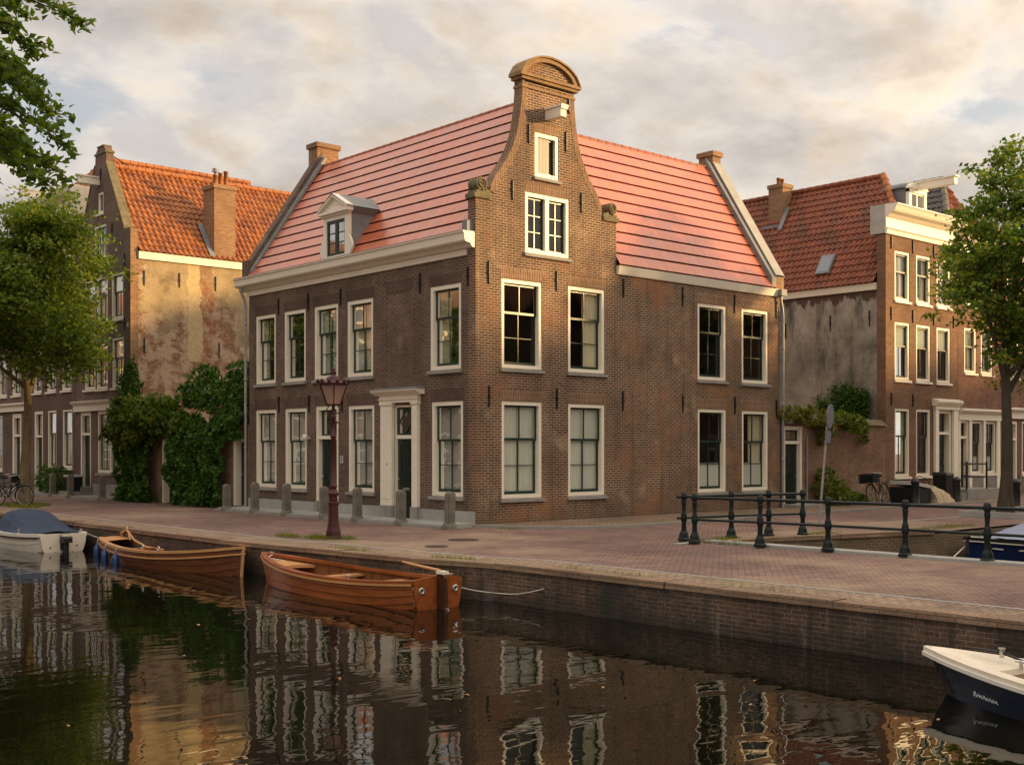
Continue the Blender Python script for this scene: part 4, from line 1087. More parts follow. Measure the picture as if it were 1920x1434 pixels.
# --- house with the big white cornice
Bh = thing('cornice_house', 'brown brick house with a broad white cornice and orange hipped roof', 'house', (0, 28.4, 0))
bw = [(26.2, 27.3, 10.0, 11.1), (28.3, 29.4, 10.0, 11.1), (26.25, 27.28, 7.2, 8.9), (27.98, 29.0, 7.2, 8.9), (29.6, 30.6, 7.2, 8.9), (26.25, 27.28, 4.42, 6.3), (27.98, 29.0, 4.42, 6.3), (29.6, 30.6, 4.42, 6.3), (26.15, 27.22, 1.15, 3.6), (27.9, 28.9, 1.15, 3.6)]
BD = (29.45, 30.5, .1, 3.6)
wall(Bh, AP, [(25.86, 0), (31.0, 0), (31.0, 11.62), (25.86, 11.62)], bw + [BD], BR_B)
for i, w in enumerate(bw): nwin(Bh, AP, *w, [None, 'full', 'blind', 'hi', None, 'full', 'panel', 'full', 'full', 'both'][i], 70 + i)
fr = door_frame(Bh, AP, *BD[:2], .1, BD[3], 2.5, .13, WHITE); transom(fr, AP, BD[0] + .13, BD[1] - .13, 2.55, 3.47, -.14, loz=False); panel_door(Bh, AP, BD[0] + .13, BD[1] - .13, .12, 2.45, -.16, GREEND)
profile(Bh, AP, [(.0, 11.6), (.08, 11.6), (.10, 11.80), (.06, 11.82), (.06, 12.28), (.12, 12.32), (.20, 12.42), (.36, 12.50), (.40, 12.54), (.46, 12.70), (.50, 12.74), (.50, 12.78), (.0, 12.80)], 25.36, 31.0, WHITE2, 'cornice')
m = MB(); m.box(AP(25.36, -.005, 11.6), AP(31, -.6, 12.78)); m.build('parapet', WHITE2, Bh)
m = MB(); m.box(AP(29.7, .85, 12.95), AP(29.95, -.3, 13.22)); m.box(AP(29.66, .92, 13.221), AP(29.99, -.3, 13.28)); m.build('hoist_beam', WHITE2, Bh)
pantile_roof(Bh, (.4, 25.7, 11.5), (9.5, 25.7, 11.5), (.4, 28.4, 14.75), (9.5, 28.4, 14.75), PAN_A, clip0=lambda v: .22*max(0, v - .3)/.7, clip1=lambda v: 1.)
pantile_roof(Bh, (.45, 31.0, 12.5), (.45, 25.7, 12.5), (2.35, 31.0, 14.72), (2.35, 25.7, 14.72), PAN_A, clip0=lambda v: .49*v, clip1=lambda v: 1 - .49*v)
m = MB(); m.add([(2.4, 28.4, 14.75), (9.5, 28.4, 14.75), (9.5, 31, 11.6), (.4, 31, 11.6)], [(0, 1, 2, 3)]); m.box((9.2, 25.9, 0), (9.5, 31, 11.5)); m.build('roof', PAN_A, Bh)
ridge_tiles(Bh, (.5, 25.95, 12.5), (2.35, 28.4, 14.8), PAN_A, .13); ridge_tiles(Bh, (2.35, 28.4, 14.8), (9.5, 28.4, 14.8), PAN_A, .13)
# --- last canal house in view
Ch = thing('canal_house', 'dark brick canal house with pale shopfront posts behind the lime tree', 'house', (0, 34.5, 0))
cw = [(32.2, 33.3, 4.4, 6.3), (34.0, 35.1, 4.4, 6.3), (35.8, 36.9, 4.4, 6.3), (32.2, 33.3, 7.2, 8.9), (34.0, 35.1, 7.2, 8.9), (35.8, 36.9, 7.2, 8.9), (34.6, 36.6, .95, 3.5)]
CD = (32.1, 33.3, .1, 3.55)
wall(Ch, AP, [(31.05, 0), (38, 0), (38, 11.0), (31.05, 11.0)], cw + [CD], BR_A)
for i, w in enumerate(cw): nwin(Ch, AP, *w, ['full', None, 'hi', None, 'full', None, 'full'][i], 90 + i, style='1+2' if i < 6 else 'pair')
fr = door_frame(Ch, AP, *CD[:2], .1, CD[3], 2.55, .2, WHITE); transom(fr, AP, CD[0] + .2, CD[1] - .2, 2.6, 3.35, -.14, loz=False); panel_door(Ch, AP, CD[0] + .2, CD[1] - .2, .12, 2.5, -.16, GREEND)
profile(Ch, AP, [(.0, 3.65), (.12, 3.65), (.12, 3.85), (.24, 3.95), (.24, 4.0), (.0, 4.04)], 31.05, 38, WHITE, 'shop_cornice')
profile(Ch, AP, [(.0, 10.6), (.10, 10.6), (.12, 10.9), (.35, 11.05), (.38, 11.2), (.0, 11.22)], 31.05, 38, WHITE, 'cornice')
m = MB(); m.add([(.2, 31.05, 11.2), (.2, 38, 11.2), (4, 38, 13.6), (4, 31.05, 13.6)], [(0, 1, 2, 3)]); m.add([(8, 31.05, 11.2), (8, 38, 11.2), (4, 38, 13.6), (4, 31.05, 13.6)], [(0, 1, 2, 3)]); m.build('roof', PAN_A, Ch)
# --- orange brick house on the right
D = thing('cornice_house', 'orange brick house with cream cornice, moss-streaked red roof and grey rendered side wall', 'house', (19.25, 0, 0))
DPp = PY(0.0)
dw = [(x, x + 1.02, z0, z1) for z0, z1 in ((7.37, 9.16), (4.48, 6.57)) for x in (19.86, 21.36, 22.86)] + [(19.86, 20.88, .95, 3.43), (21.36, 22.38, .95, 3.43)]
DD = (22.85, 24.0, .45, 3.45)
wall(D, DPp, [(19.25, 0), (24.42, 0), (24.42, 9.72), (19.25, 9.72)], dw + [DD], BR_D, .35)
for i, w in enumerate(dw): nwin(D, DPp, *w, ['panel', 'both', 'panel', 'blind', 'blind', 'blind', 'both', 'lo'][i], 110 + i, frame=WHITE2, sash=SASHB)
for x in (19.6, 21.1, 22.62, 24.12):
    for z in (9.42, 6.85, 3.75)[: 2 if x > 22 else 3]: anchor(D, DPp, x, z - .25, z + .25)
profile(D, DPp, [(.0, 9.70), (.07, 9.70), (.09, 9.84), (.14, 9.90), (.06, 9.92), (.05, 10.28), (.12, 10.32), (.20, 10.40), (.36, 10.46), (.40, 10.52), (.46, 10.66), (.50, 10.70), (.50, 10.74), (.0, 10.76)], 19.2, 24.42, WHITE2, 'cornice')
m = MB(); m.box(DPp(19.2, -.003, 9.722), DPp(24.42, -.6, 10.75)); m.build('parapet', plain('grey_paint', (.42, .40, .36), .6, .3), D)
fr = door_frame(D, DPp, *DD[:2], .45, DD[3], 2.55, .14, WHITE2); transom(fr, DPp, DD[0] + .14, DD[1] - .36, 2.6, 3.3, -.14, loz=False); panel_door(D, DPp, DD[0] + .14, DD[1] - .30, .47, 2.5, -.16, GREEND)
m = MB(); m.box(DPp(22.62, .10, .1), DPp(22.86, -.02, 3.45)); m.box(DPp(24.0, .10, .1), DPp(24.36, -.02, 3.45)); m.box(DPp(22.58, .13, 3.45), DPp(24.40, -.02, 3.58)); ds = m.build('door_surround', WHITE2, D)
profile(ds, DPp, [(.0, 3.581), (.16, 3.581), (.26, 3.72), (.26, 3.80), (.0, 3.86)], 22.50, 24.44, WHITE2, 'door_cornice')
DS = PX(19.25)
m = MB(); m.slab([(.36, 0), (9.6, 0), (9.6, 7.95), (.36, 7.95)], [], lambda a, z: DS(a, 0, z), lambda a, z: DS(a, -.3, z)); m.build('side_wall', PLASTER_G, D)
profile(D, DS, [(.0, 7.72), (.07, 7.72), (.09, 7.97), (.0, 7.97)], .36, 9.6, WHITE, 'fascia')
for y, z in [(4.3, 6.5), (2.3, 6.65), (.65, 6.7)]: anchor(D, DS, y, z - .3, z + .3)
ze, zr, xr = 7.98, 12.42, 21.85
def dclip(v):
    z = ze + (zr - ze)*v
    return 0.0 if z < 10.5 else (z - 10.5)/(zr - 10.5) * 1.25/9.2
pantile_roof(D, (19.12, .40, ze), (19.12, 9.6, ze), (xr, .40, zr), (xr, 9.6, zr), PAN_D, clip0=dclip, clip1=lambda v: 1.)
m = MB(); m.add([(20.75, .40, 10.5), (22.95, .40, 10.5), (xr, 1.65, zr)], [(0, 1, 2)]); m.add([(xr, 1.65, zr), (xr, 9.6, zr), (24.42, 9.6, 7.98), (24.42, .4, 7.98), (22.95, .4, 10.5)], [(0, 1, 2, 3, 4)]); m.box((19.6, 9.3, 0), (24.4, 9.6, 7.9)); m.build('roof', PAN_D, D)
ridge_tiles(D, (20.72, .40, 10.52), (xr, 1.65, zr + .05), PAN_A, .15); ridge_tiles(D, (xr, 1.65, zr + .02), (xr, 9.6, zr + .02), PAN_D, .13)
c2 = chimney(D, 21.1, 21.75, 5.75, 6.45, 10.6, 12.75, BR_CHIM, .04)
for x in (21.3, 21.55):
    m = MB(); m.lathe([(.08, 12.75), (.075, 12.98), (.09, 12.98), (.09, 13.03)], (x, 6.1, 0), 10); m.build('chimney_pot', POT, c2)
m = MB(); sloped(m, (20.72, 10.75), (21.3, 11.72), 5.55, 5.74, 'y', .06); m.box((20.86, 5.6, 10.93), (21.09, 6.6, 11.05)); m.build('lead_flashing', LEAD, D)
# skylight and side dormer
def onroof(y, v, h):
    x = 19.12 + (xr - 19.12)*v; z = ze + (zr - ze)*v; return Vector((x, y, z)) + Vector((-(zr - ze), 0, xr - 19.12)).normalized()*h
m = MB(); q = [(2.45, .12), (3.05, .12), (3.05, .29), (2.45, .29)]; m.prism([onroof(y, v, .02) for y, v in q], [onroof(y, v, .13) for y, v in q]); sk = m.build('skylight', LEAD, D)
m = MB(); q = [(2.51, .135), (2.99, .135), (2.99, .275), (2.51, .275)]; m.add([onroof(y, v, .136) for y, v in q], [(0, 1, 2, 3)]); m.build('pane', plain('skylight_glass', (.10, .12, .16), .08, .9), sk)
m = MB(); m.box((19.2, 5.2, 8.1), (20.2, 6.3, 8.75)); m.box((19.1, 5.1, 8.751), (20.4, 6.4, 8.84)); sd = m.build('side_dormer', WHITE, D)
m = MB(); m.box((19.185, 5.3, 8.18), (19.199, 6.2, 8.68)); m.build('pane', GLASSD, sd)
# front dormer with hoist beam
m = MB(); x0, x1 = 21.5, 22.75
m.box(DPp(x0, -.35, 10.6), DPp(x0 + .16, -.5, 11.72)); m.box(DPp(x1 - .16, -.35, 10.6), DPp(x1, -.5, 11.72)); m.box(DPp(x0, -.34, 11.60), DPp(x1, -.5, 11.74)); m.box(DPp(x0 + .16, -.35, 10.6), DPp(x1 - .16, -.5, 10.8))
pts = [(x0 - .06, 11.741), (x1 + .06, 11.741)] + [((x0+x1)/2 + .66*math.cos(t), 11.75 + .24*math.sin(t)) for t in [pi*k/10 for k in range(11)]]
m.prism([DPp(a, -.30, z) for a, z in pts], [DPp(a, -.5, z) for a, z in pts])
for sg, e in ((-1, x0), (1, x1)):
    pts = [(e, 11.1)] + [(e + sg*(.05 + .10*math.sin(t)), 11.05 - .42*t/pi) for t in [pi*k/8 for k in range(9)]] + [(e, 10.6)]
    m.prism([DPp(a, -.355, z) for a, z in pts], [DPp(a, -.42, z) for a, z in pts])
fd = m.build('dormer', WHITE2, D)
m = MB(); pts = [(x0 - .10, 11.76), (x1 + .10, 11.76)] + [((x0+x1)/2 + .73*math.cos(t), 11.78 + .26*math.sin(t)) for t in [pi*k/10 for k in range(11)]]
m.prism([DPp(a, -.501, z) for a, z in pts], [DPp(a, -1.45, z) for a, z in pts]); m.build('dormer_roof', LEAD, fd)
for e_ in (x0 + .01, x1 - .05):
    m = MB(); m.box((e_, .501, 10.4), (e_ + .04, 1.45, 11.75)); m.build('cheek', LEAD, fd)
m = MB(); m.box(DPp(x0 + .16, -.40, 10.8), DPp(x1 - .16, -.46, 11.6)); m.build('sash', WHITE, fd)
m = MB(); [m.add([DPp(a, -.395, 10.86), DPp(b, -.395, 10.86), DPp(b, -.395, 11.54), DPp(a, -.395, 11.54)], [(0, 1, 2, 3)]) for a, b in ((x0 + .22, (x0+x1)/2 - .04), ((x0+x1)/2 + .04, x1 - .22))]; m.build('pane', plain('dormer_glass', (.06, .06, .06), .06, .9), fd)
m = MB(); m.box(DPp(22.02, 1.15, 11.72), DPp(22.24, -.45, 11.98)); m.box(DPp(21.98, 1.22, 11.981), DPp(22.28, -.4, 12.03)); m.build('hoist_beam', WHITE2, fd)
# --- red brick house with cream shopfront
E_ = thing('shopfront_house', 'red brick house with cream shopfront and dark hipped roof beside the elm', 'house', (26.2, 0, 0))
ew = [(25.0, 25.95, z, z + 1.75) for z in (4.95, 7.6)] + [(26.35, 27.3, z, z + 1.75) for z in (4.95, 7.6)] + [(25.5, 26.45, .97, 3.05), (26.62, 27.58, .97, 3.05)]
ED = (24.58, 25.32, .45, 3.07)
wall(E_, DPp, [(24.44, 0), (28.1, 0), (28.1, 10.0), (24.44, 10.0)], ew + [ED], BR_E)
for i, w in enumerate(ew): nwin(E_, DPp, *w, ['hi', 'panel', None, 'full', 'half', 'half'][i], 130 + i, frame=WHITE2, sash=SASHB, style='1+2' if i < 4 else '4+4')
fr = door_frame(E_, DPp, *ED[:2], .45, ED[3], 2.4, .1, WHITE2); transom(fr, DPp, ED[0] + .1, ED[1] - .1, 2.45, 2.97, -.14, loz=True); panel_door(E_, DPp, ED[0] + .1, ED[1] - .1, .47, 2.35, -.16, GREEND)
m = MB()
for a0, a1 in ((24.46, 24.58), (25.32, 25.49), (26.46, 26.61), (27.59, 27.85)): m.box(DPp(a0, .07, .3), DPp(a1, -.01, 3.08))
m.build('shopfront', WHITE2, E_)
profile(E_, DPp, [(.0, 3.081), (.09, 3.081), (.09, 3.30), (.16, 3.36), (.26, 3.44), (.26, 3.50), (.0, 3.54)], 24.44, 28.0, WHITE2, 'shop_cornice')
m = MB(); m.box(DPp(25.33, .05, .0), DPp(28.1, -.01, .86)); m.build('plinth', plain('grey_render', (.22, .20, .18), .8, .2, var=.2), E_)
profile(E_, DPp, [(.0, 9.6), (.08, 9.6), (.10, 10.0), (.30, 10.15), (.36, 10.3), (.0, 10.32)], 24.44, 28.1, WHITE2, 'cornice')
pantile_roof(E_, (24.42, .3, 10.1), (24.42, 9, 10.1), (26.5, .3, 13.0), (26.5, 9, 13.0), PAN_S, clip0=lambda v: .17*v, clip1=lambda v: 1.)
pantile_roof(E_, (24.44, .25, 10.15), (28.1, .25, 10.15), (24.44, 1.75, 13.0), (28.1, 1.75, 13.0), PAN_D, clip0=lambda v: .563*v, clip1=lambda v: 1 - .437*v)
m = MB(); m.add([(28.1, .3, 10.1), (28.1, 9, 10.1), (26.5, 9, 13.0), (26.5, 1.75, 13.0)], [(0, 1, 2, 3)]); m.box((24.6, 8.8, 0), (28, 9, 10)); m.build('roof', PAN_S, E_)
ridge_tiles(E_, (24.45, .30, 10.2), (26.5, 1.75, 13.05), STONE2, .14); ridge_tiles(E_, (26.5, 1.75, 13.03), (26.5, 9, 13.03), STONE2, .14)
# --- farthest side-street house
F_ = thing('brick_house', 'red brick house with white shopfront at the right edge behind the elm', 'house', (31, 0, 0))
fw_ = [(28.6, 29.6, z, z + 1.7) for z in (4.9, 7.5)] + [(30.4, 31.4, z, z + 1.7) for z in (4.9, 7.5)] + [(32.2, 33.2, z, z + 1.7) for z in (4.9, 7.5)] + [(29.9, 31.4, .9, 3.1), (32, 33.6, .9, 3.1)]
FD = (28.6, 29.5, .3, 3.1)
wall(F_, DPp, [(28.12, 0), (36, 0), (36, 9.6), (28.12, 9.6)], fw_ + [FD], BR_E)
for i, w in enumerate(fw_): nwin(F_, DPp, *w, ['full', None, 'hi', 'full', None, 'full', 'full', 'full'][i], 150 + i, frame=WHITE2, style='1+2' if i < 6 else 'pair')
fr = door_frame(F_, DPp, *FD[:2], .3, FD[3], 2.35, .12, WHITE2); transom(fr, DPp, FD[0] + .12, FD[1] - .12, 2.4, 2.98, -.14, loz=False); panel_door(F_, DPp, FD[0] + .12, FD[1] - .12, .32, 2.3, -.16, GREEND)
profile(F_, DPp, [(.0, 3.2), (.09, 3.2), (.09, 3.45), (.26, 3.56), (.26, 3.62), (.0, 3.66)], 28.12, 36, WHITE2, 'shop_cornice')
profile(F_, DPp, [(.0, 9.2), (.08, 9.2), (.10, 9.5), (.30, 9.65), (.36, 9.8), (.0, 9.82)], 28.12, 36, WHITE2, 'cornice')
m = MB(); m.box(DPp(29.6, .05, .0), DPp(36, -.01, .8)); m.build('plinth', STONE2, F_)
m = MB(); m.add([(28.12, .2, 9.8), (36, .2, 9.8), (36, 4, 12.6), (28.12, 4, 12.6)], [(0, 1, 2, 3)]); m.add([(28.12, 8, 9.8), (36, 8, 9.8), (36, 4, 12.6), (28.12, 4, 12.6)], [(0, 1, 2, 3)]); m.build('roof', PAN_D, F_)
# --- houses on the opposite banks (outside the frame: they shade the street and stand in the window reflections)
def far_house(name, label, P, a0, a1, depth_dir, h, rh, mat, rmat, seed, gable=True):
    t = thing(name, label, 'house', P((a0 + a1)/2, 0, 0)); r = random.Random(seed); mid = (a0 + a1)/2
    hol = []; n = 3; sp = (a1 - a0)/n
    for z in [.9 + 3.1*k for k in range(int(h/3.1))]:
        for i in range(n): hol.append((a0 + sp*i + sp*.22, a0 + sp*(i+1) - sp*.22, z, z + 1.9))
    out = [(a0, 0), (a1, 0), (a1, h)] + ([(mid + .5, h + rh), (mid - .5, h + rh)] if gable else []) + [(a0, h)]
    m = MB(); m.slab(out, [rect(*q) for q in hol], lambda a, z: P(a, 0, z), lambda a, z: P(a, -.3, z)); m.build('wall', mat, t)
    m = MB(); m.slab([(a0, 0), (a1, 0), (a1, h), (mid, h + rh - .2), (a0, h)], [], lambda a, z: P(a, -8., z), lambda a, z: P(a, -8.3, z))
    for e in (a0, a1 - .3): m.box(P(e, -.3, 0), P(e + .3, -8, h - .02))
    m.build('rear_wall', mat, t)
    for q in hol:
        m = MB(); a, b, c, d = q
        for s in ((a, a + .1, c, d), (b - .1, b, c, d), (a + .1, b - .1, c, c + .1), (a + .1, b - .1, d - .1, d), (a + .1, b - .1, (c+d)/2 - .05, (c+d)/2 + .05)): m.box(P(s[0], -.02, s[2]), P(s[1], -.15, s[3]))
        w = m.build('window', WHITE, t); m = MB(); m.box(P(a + .05, -.10, c + .05), P(b - .05, -.12, d - .05)); m.build('pane', plain_glass, w)
    m = MB()
    for e in (a0 - .1, a1 + .1): m.prism([P(e, -.2, h - .05), P(mid, -.2, h + rh - .15), P(mid, -.2, h + rh), P(e, -.2, h + .1)], [P(e, -8.3, h - .05), P(mid, -8.3, h + rh - .15), P(mid, -8.3, h + rh), P(e, -8.3, h + .1)])
    m.build('roof', rmat, t)
    return t
plain_glass = plain('far_glass', (.02, .022, .022), .05, .8)
SB = lambda a, d, z: (a, -25.0 + d, z)       # south bank of the side canal, facing +y
WB = lambda a, d, z: (-25.0 + d, a, z)       # west bank of the main canal, facing +x
xs = [(2, 7.2), (7.3, 13), (13.1, 18.4), (18.5, 24.5), (24.6, 30), (30.1, 36.5), (36.6, 42), (42.1, 48.2), (48.3, 54), (54.1, 61), (61.1, 68), (68.1, 76)]
hs = [8.9, 8.8, 9.2, 8.5, 9.0, 9.3, 8.8, 9.2, 9.0, 9.1, 9.3, 9.0]
lab = ['brown brick gable house across the side canal', 'dark brick flat house across the side canal', 'tall gable house across the side canal', 'low orange brick house across the side canal', 'narrow brick house across the side canal', 'wide gable house across the side canal', 'red brick house across the side canal', 'dark gable house across the side canal', 'broad brick house far down the side canal', 'gable house far down the side canal', 'flat-topped house far down the side canal', 'last brick house down the side canal']
for i, ((a, b), h) in enumerate(zip(xs, hs)):
    far_house('bank_house', lab[i], SB, a, b, 1, h, 3.6, [BR_B, BR_A, BR_D, BR_E][i % 4], [PAN_A, PAN_D][i % 2], 200 + i, gable=i % 3 != 1)
for i, (a, b, l) in enumerate([(38.1, 45, 'brown brick house beyond the lime tree, out of the frame'), (45.1, 53, 'wide brick house farther along the canal, out of the frame'), (53.1, 62, 'gable house at the far bend of the canal, out of the frame')]):
    far_house('canal_house', l, LP, a, b, 1, [9.4, 8.8, 9.6][i], 3.4, [BR_B, BR_E, BR_A][i], [PAN_D, PAN_A][i % 2], 260 + i, gable=i != 1)
for i, (a, b, l) in enumerate([(36.1, 43, 'brown house beyond the elm, out of the frame'), (43.1, 50, 'orange brick house farther down the side street, out of the frame'), (50.1, 60, 'last house of the side street, out of the frame')]):
    far_house('street_house', l, SP, a, b, 1, [9.2, 8.6, 9.4][i], 3.4, [BR_A, BR_D, BR_B][i], [PAN_A, PAN_D][i % 2], 270 + i, gable=i != 1)
ys = [(4, 10), (10.1, 15.5), (15.6, 22), (22.1, 28), (28.1, 34), (34.1, 41), (41.1, 48), (48.1, 56), (56.1, 65), (65.1, 76), (76.1, 90)]
lab = ['gable house facing the corner house across the main canal', 'narrow brick house across the main canal', 'wide brick house across the main canal', 'brown gable house across the main canal', 'red brick house across the main canal', 'tall dark house across the main canal', 'dark gable house farther up the main canal', 'broad brown house far up the main canal', 'long brick house far up the main canal', 'farthest block up the main canal', 'end house up the main canal']
for i, (a, b) in enumerate(ys):
    far_house('bank_house', lab[i], WB, a, b, 1, [9.5, 10.5, 9.2, 11, 12.2, 12.6, 12.4, 12.6, 12.8, 12.6, 12.8][i], 3.4, [BR_B, BR_A][i % 2], [PAN_D, PAN_A][i % 2], 230 + i, gable=i % 2 == 0)

# ================================================================== GARDEN WALLS
gl = thing('garden_wall', 'brick garden wall with a dark door and a blacked-in passage, mostly hidden under ivy', 'garden wall', (0, 16, 0))
GD1 = (16.42, 17.69, 0, 2.30); GD2 = (11.62, 12.40, .1, 2.28)
wall(gl, LP, [(11.42, 0), (20.44, 0), (20.44, 2.75), (11.42, 2.75)], [GD1, GD2], BR_GW)
for d, st in ((GD1, 0), (GD2, 1)):
    m = MB(); a0, a1, z0, z1 = d
    m.box(LP(a1 - .12, .02, z0), LP(a1, -.2, z1)); m.box(LP(a0, .02, z0), LP(a0 + .07, -.2, z1)); m.box(LP(a0 + .07, .02, z1 - .10), LP(a1 - .12, -.2, z1)); m.build('door_frame', WHITE, gl)
    panel_door(gl, LP, a0 + .07, a1 - .12, z0 + .02, z1 - .1, -.22, BLACK)  # the wider doorway's black leaf stands for the dark of an open passage
gr_ = thing('garden_wall', 'mossy red brick garden wall with green door below the grey rendered wall', 'garden wall', (16, 0, 0))
GD3 = (13.05, 14.12, .02, 2.70)
wall(gr_, SP, [(12.96, 0), (19.24, 0), (19.24, 2.78), (12.96, 2.78)], [GD3], BR_GW)
m = MB(); m.prism([SP(12.96, .09, 2.781), SP(12.96, -.38, 2.781), SP(12.96, -.14, 3.0)], [SP(19.24, .09, 2.781), SP(19.24, -.38, 2.781), SP(19.24, -.14, 3.0)]); m.build('coping', SANDST, gr_)
fr = door_frame(gr_, SP, GD3[0], GD3[1], .02, GD3[3], 2.17, .12, WHITE2)
transom(fr, SP, GD3[0] + .12, GD3[1] - .12, 2.22, 2.58, -.14, loz=False); panel_door(gr_, SP, GD3[0] + .12, GD3[1] - .12, .04, 2.12, -.16, GREEND)
m = MB(); m.tube([(14.32, -.04, 0), (14.32, -.04, 2.4)], .025, 8); m.build('pipe', STEEL, gr_)
m = MB(); m.box((12.95, -.75, .066), (14.3, -.01, .16)); m.build('door_step', STONE, gr_)

# ================================================================== PLANTS
def plant(name, label, cat, loc): return thing(name, label, cat, loc)
iv = plant('climbing_ivy', 'thick dark ivy covering the garden wall right of the black doorway', 'ivy', (-.2, 14.3, 0))
P = sheet_leaves(-.05, 12.45, 16.30, lambda y: 2.95 + .25*math.sin(y*2.2) + .2*math.sin(y*5.3 + 1), 1000, 11, .55)
P3 = sheet_leaves(-.05, 11.5, 13.0, lambda y: 3.25 + .25*math.sin(y*3.2), 900, 31, .4, 2.25); P = np.concatenate([P, P3])
P2 = sheet_leaves(-.25, 12.7, 15.2, lambda y: 1.0 + .35*math.sin(y*3.1), 260, 21, .4); P = np.concatenate([P, P2])
leaves('foliage', P, .155, LEAF_I, iv, up=.2, seed=3, droop=.4)
m = MB(); [m.tube([(-.12, 13.2 + i*.45, 0), (-.22, 13.25 + i*.45, 1.1), (-.25, 13.1 + i*.47, 2.2)], [.03, .02, .012], 5) for i in range(6)]; m.build('stems', TWIG, iv)
iv = plant('climbing_ivy', 'dark ivy bush left of the black garden doorway', 'ivy', (-.3, 19.0, 0))
P = sheet_leaves(-.05, 17.95, 20.6, lambda y: 2.7 + .3*math.sin(y*2.6) + .2*math.sin(y*6.1), 1000, 12, .6)
P2 = sheet_leaves(-.35, 18.0, 20.2, lambda y: .8 + .3*math.sin(y*3.3), 260, 22, .4); P = np.concatenate([P, P2])
leaves('foliage', P, .15, LEAF_I, iv, up=.2, seed=4, droop=.4)
m = MB(); [m.tube([(-.2, 18.2 + i*.4, 0), (-.35, 18.2 + i*.42, 1.0), (-.3, 18.3 + i*.4, 1.9)], [.03, .02, .012], 5) for i in range(5)]; m.build('stems', TWIG, iv)
iv = plant('climbing_ivy', 'column of ivy climbing the corner of the ochre side wall', 'ivy', (.1, 20.3, 2.5))
P = blob_leaves([((-.05, 20.35, 4.2), (.35, .38, 1.0)), ((.0, 20.3, 3.3), (.45, .5, .9)), ((-.1, 20.1, 2.6), (.5, .7, .8))], 420, 13)
leaves('foliage', P, .13, LEAF_I, iv, up=.2, seed=5, droop=.4)
m = MB(); m.tube([(-.05, 20.3, 1.5), (.05, 20.35, 3), (.0, 20.35, 4.8)], [.03, .02, .01], 5); m.build('stems', TWIG, iv)
wi = plant('wisteria', 'olive wisteria hanging over the garden doorway in front of the ochre wall', 'wisteria', (-.3, 18.5, 2.8))
specs = [((-.5, 18.7, 2.95), (.8, 1.7, .75)), ((-.45, 19.9, 2.55), (.7, .9, .5)), ((-.3, 17.4, 3.2), (.8, 1.2, .6)), ((-.6, 19.4, 3.4), (.6, .8, .45)), ((-.1, 16.6, 2.75), (.6, .9, .4))]
leaves('foliage', blob_leaves(specs, 185, 14), .16, LEAF_W, wi, up=.5, seed=6, elong=1.25, droop=.9)
m = MB()
for i in range(7): m.tube([(.3, 16.6 + .3*i, 2.4), (-.2, 17.1 + .33*i, 3.0), (-.6, 17.4 + .4*i, 2.9)], [.035, .022, .01], 5)
m.build('stems', TWIG, wi)
wi = plant('wisteria', 'dark green wisteria crown standing above the ivy wall beside the corner house', 'wisteria', (.8, 14.2, 2.5))
specs = [((.6, 15.4, 3.95), (.7, 1.0, .6)), ((.7, 14.2, 3.75), (.8, 1.0, .55)), ((.7, 12.9, 4.0), (.7, .75, .7)), ((.6, 12.3, 3.5), (.6, .6, .7)), ((.6, 16.4, 3.8), (.5, .6, .4)), ((.4, 12.6, 4.55), (.4, .45, .35)), ((.5, 15.2, 4.5), (.4, .4, .35)), ((.3, 13.2, 3.0), (.4, .8, .25)), ((.3, 12.1, 3.0), (.4, .5, .3))]
leaves('foliage', blob_leaves(specs, 150, 15), .15, LEAF_I, wi, up=.5, seed=7, elong=1.2, droop=.7)
m = MB()
for i in range(8): m.tube([(.7, 14.2 + .1*math.sin(i), 2.0), (.65, 14.2 + (i - 3.5)*.2, 3.1), (.6, 14.2 + (i - 3.5)*.48, 3.9 + .15*(i % 2))], [.05, .03, .012], 5)
m.build('stems', TWIG, wi)
vi = plant('trailing_vine', 'yellow-green vine spilling over the mossy garden wall on the right', 'vine', (15, -.2, 2.8))
specs = [((13.4, -.15, 3.12), (.75, .3, .25)), ((14.4, -.2, 3.0), (.8, .32, .28)), ((15.2, -.2, 2.75), (.5, .28, .42)), ((16.1, -.2, 3.0), (.6, .3, .22)), ((16.9, -.2, 2.8), (.6, .28, .34)), ((17.5, -.16, 2.5), (.28, .2, .45)), ((15.0, -.2, 2.4), (.25, .2, .35))]
P = blob_leaves(specs, 175, 16); yel = P[:, 0] < 15.2
leaves('foliage', P[~yel], .13, LEAF_L, vi, up=.3, seed=8, elong=1.3, droop=.9); leaves('foliage', P[yel], .13, LEAF_Y, vi, up=.3, seed=9, elong=1.3, droop=.9)
cl = plant('climbing_shrub', 'bare-branched dark climber spread over the grey rendered side wall', 'shrub', (18.9, 2, 2.5))
m = MB(); rr = random.Random(21); tips = []
for i in range(9):
    y = 3.8 - i*.42; z = 2.7 + rr.uniform(.1, .5); p = [(19.0, max(.5, yy), zz) for yy, zz in ((y, 2.0), (y - .3, z), (y - .9 - rr.random()*.5, z + rr.uniform(.2, .9)), (y - 1.5 - rr.random()*.6, z + rr.uniform(.3, 1.3)))]
    m.tube(p, [.03, .02, .014, .006], 5)
    for k in range(5):
        q = Vector(p[2]).lerp(Vector(p[3]), rr.random()); e = q + Vector((rr.uniform(-.2, .05), rr.uniform(-.45, .35) if q.y > 1 else rr.uniform(0, .5), rr.uniform(-.2, .35))); m.tube([q, e], [.008, .004], 4); tips += [e, q.lerp(e, .6)]
m.build('stems', TWIG, cl)
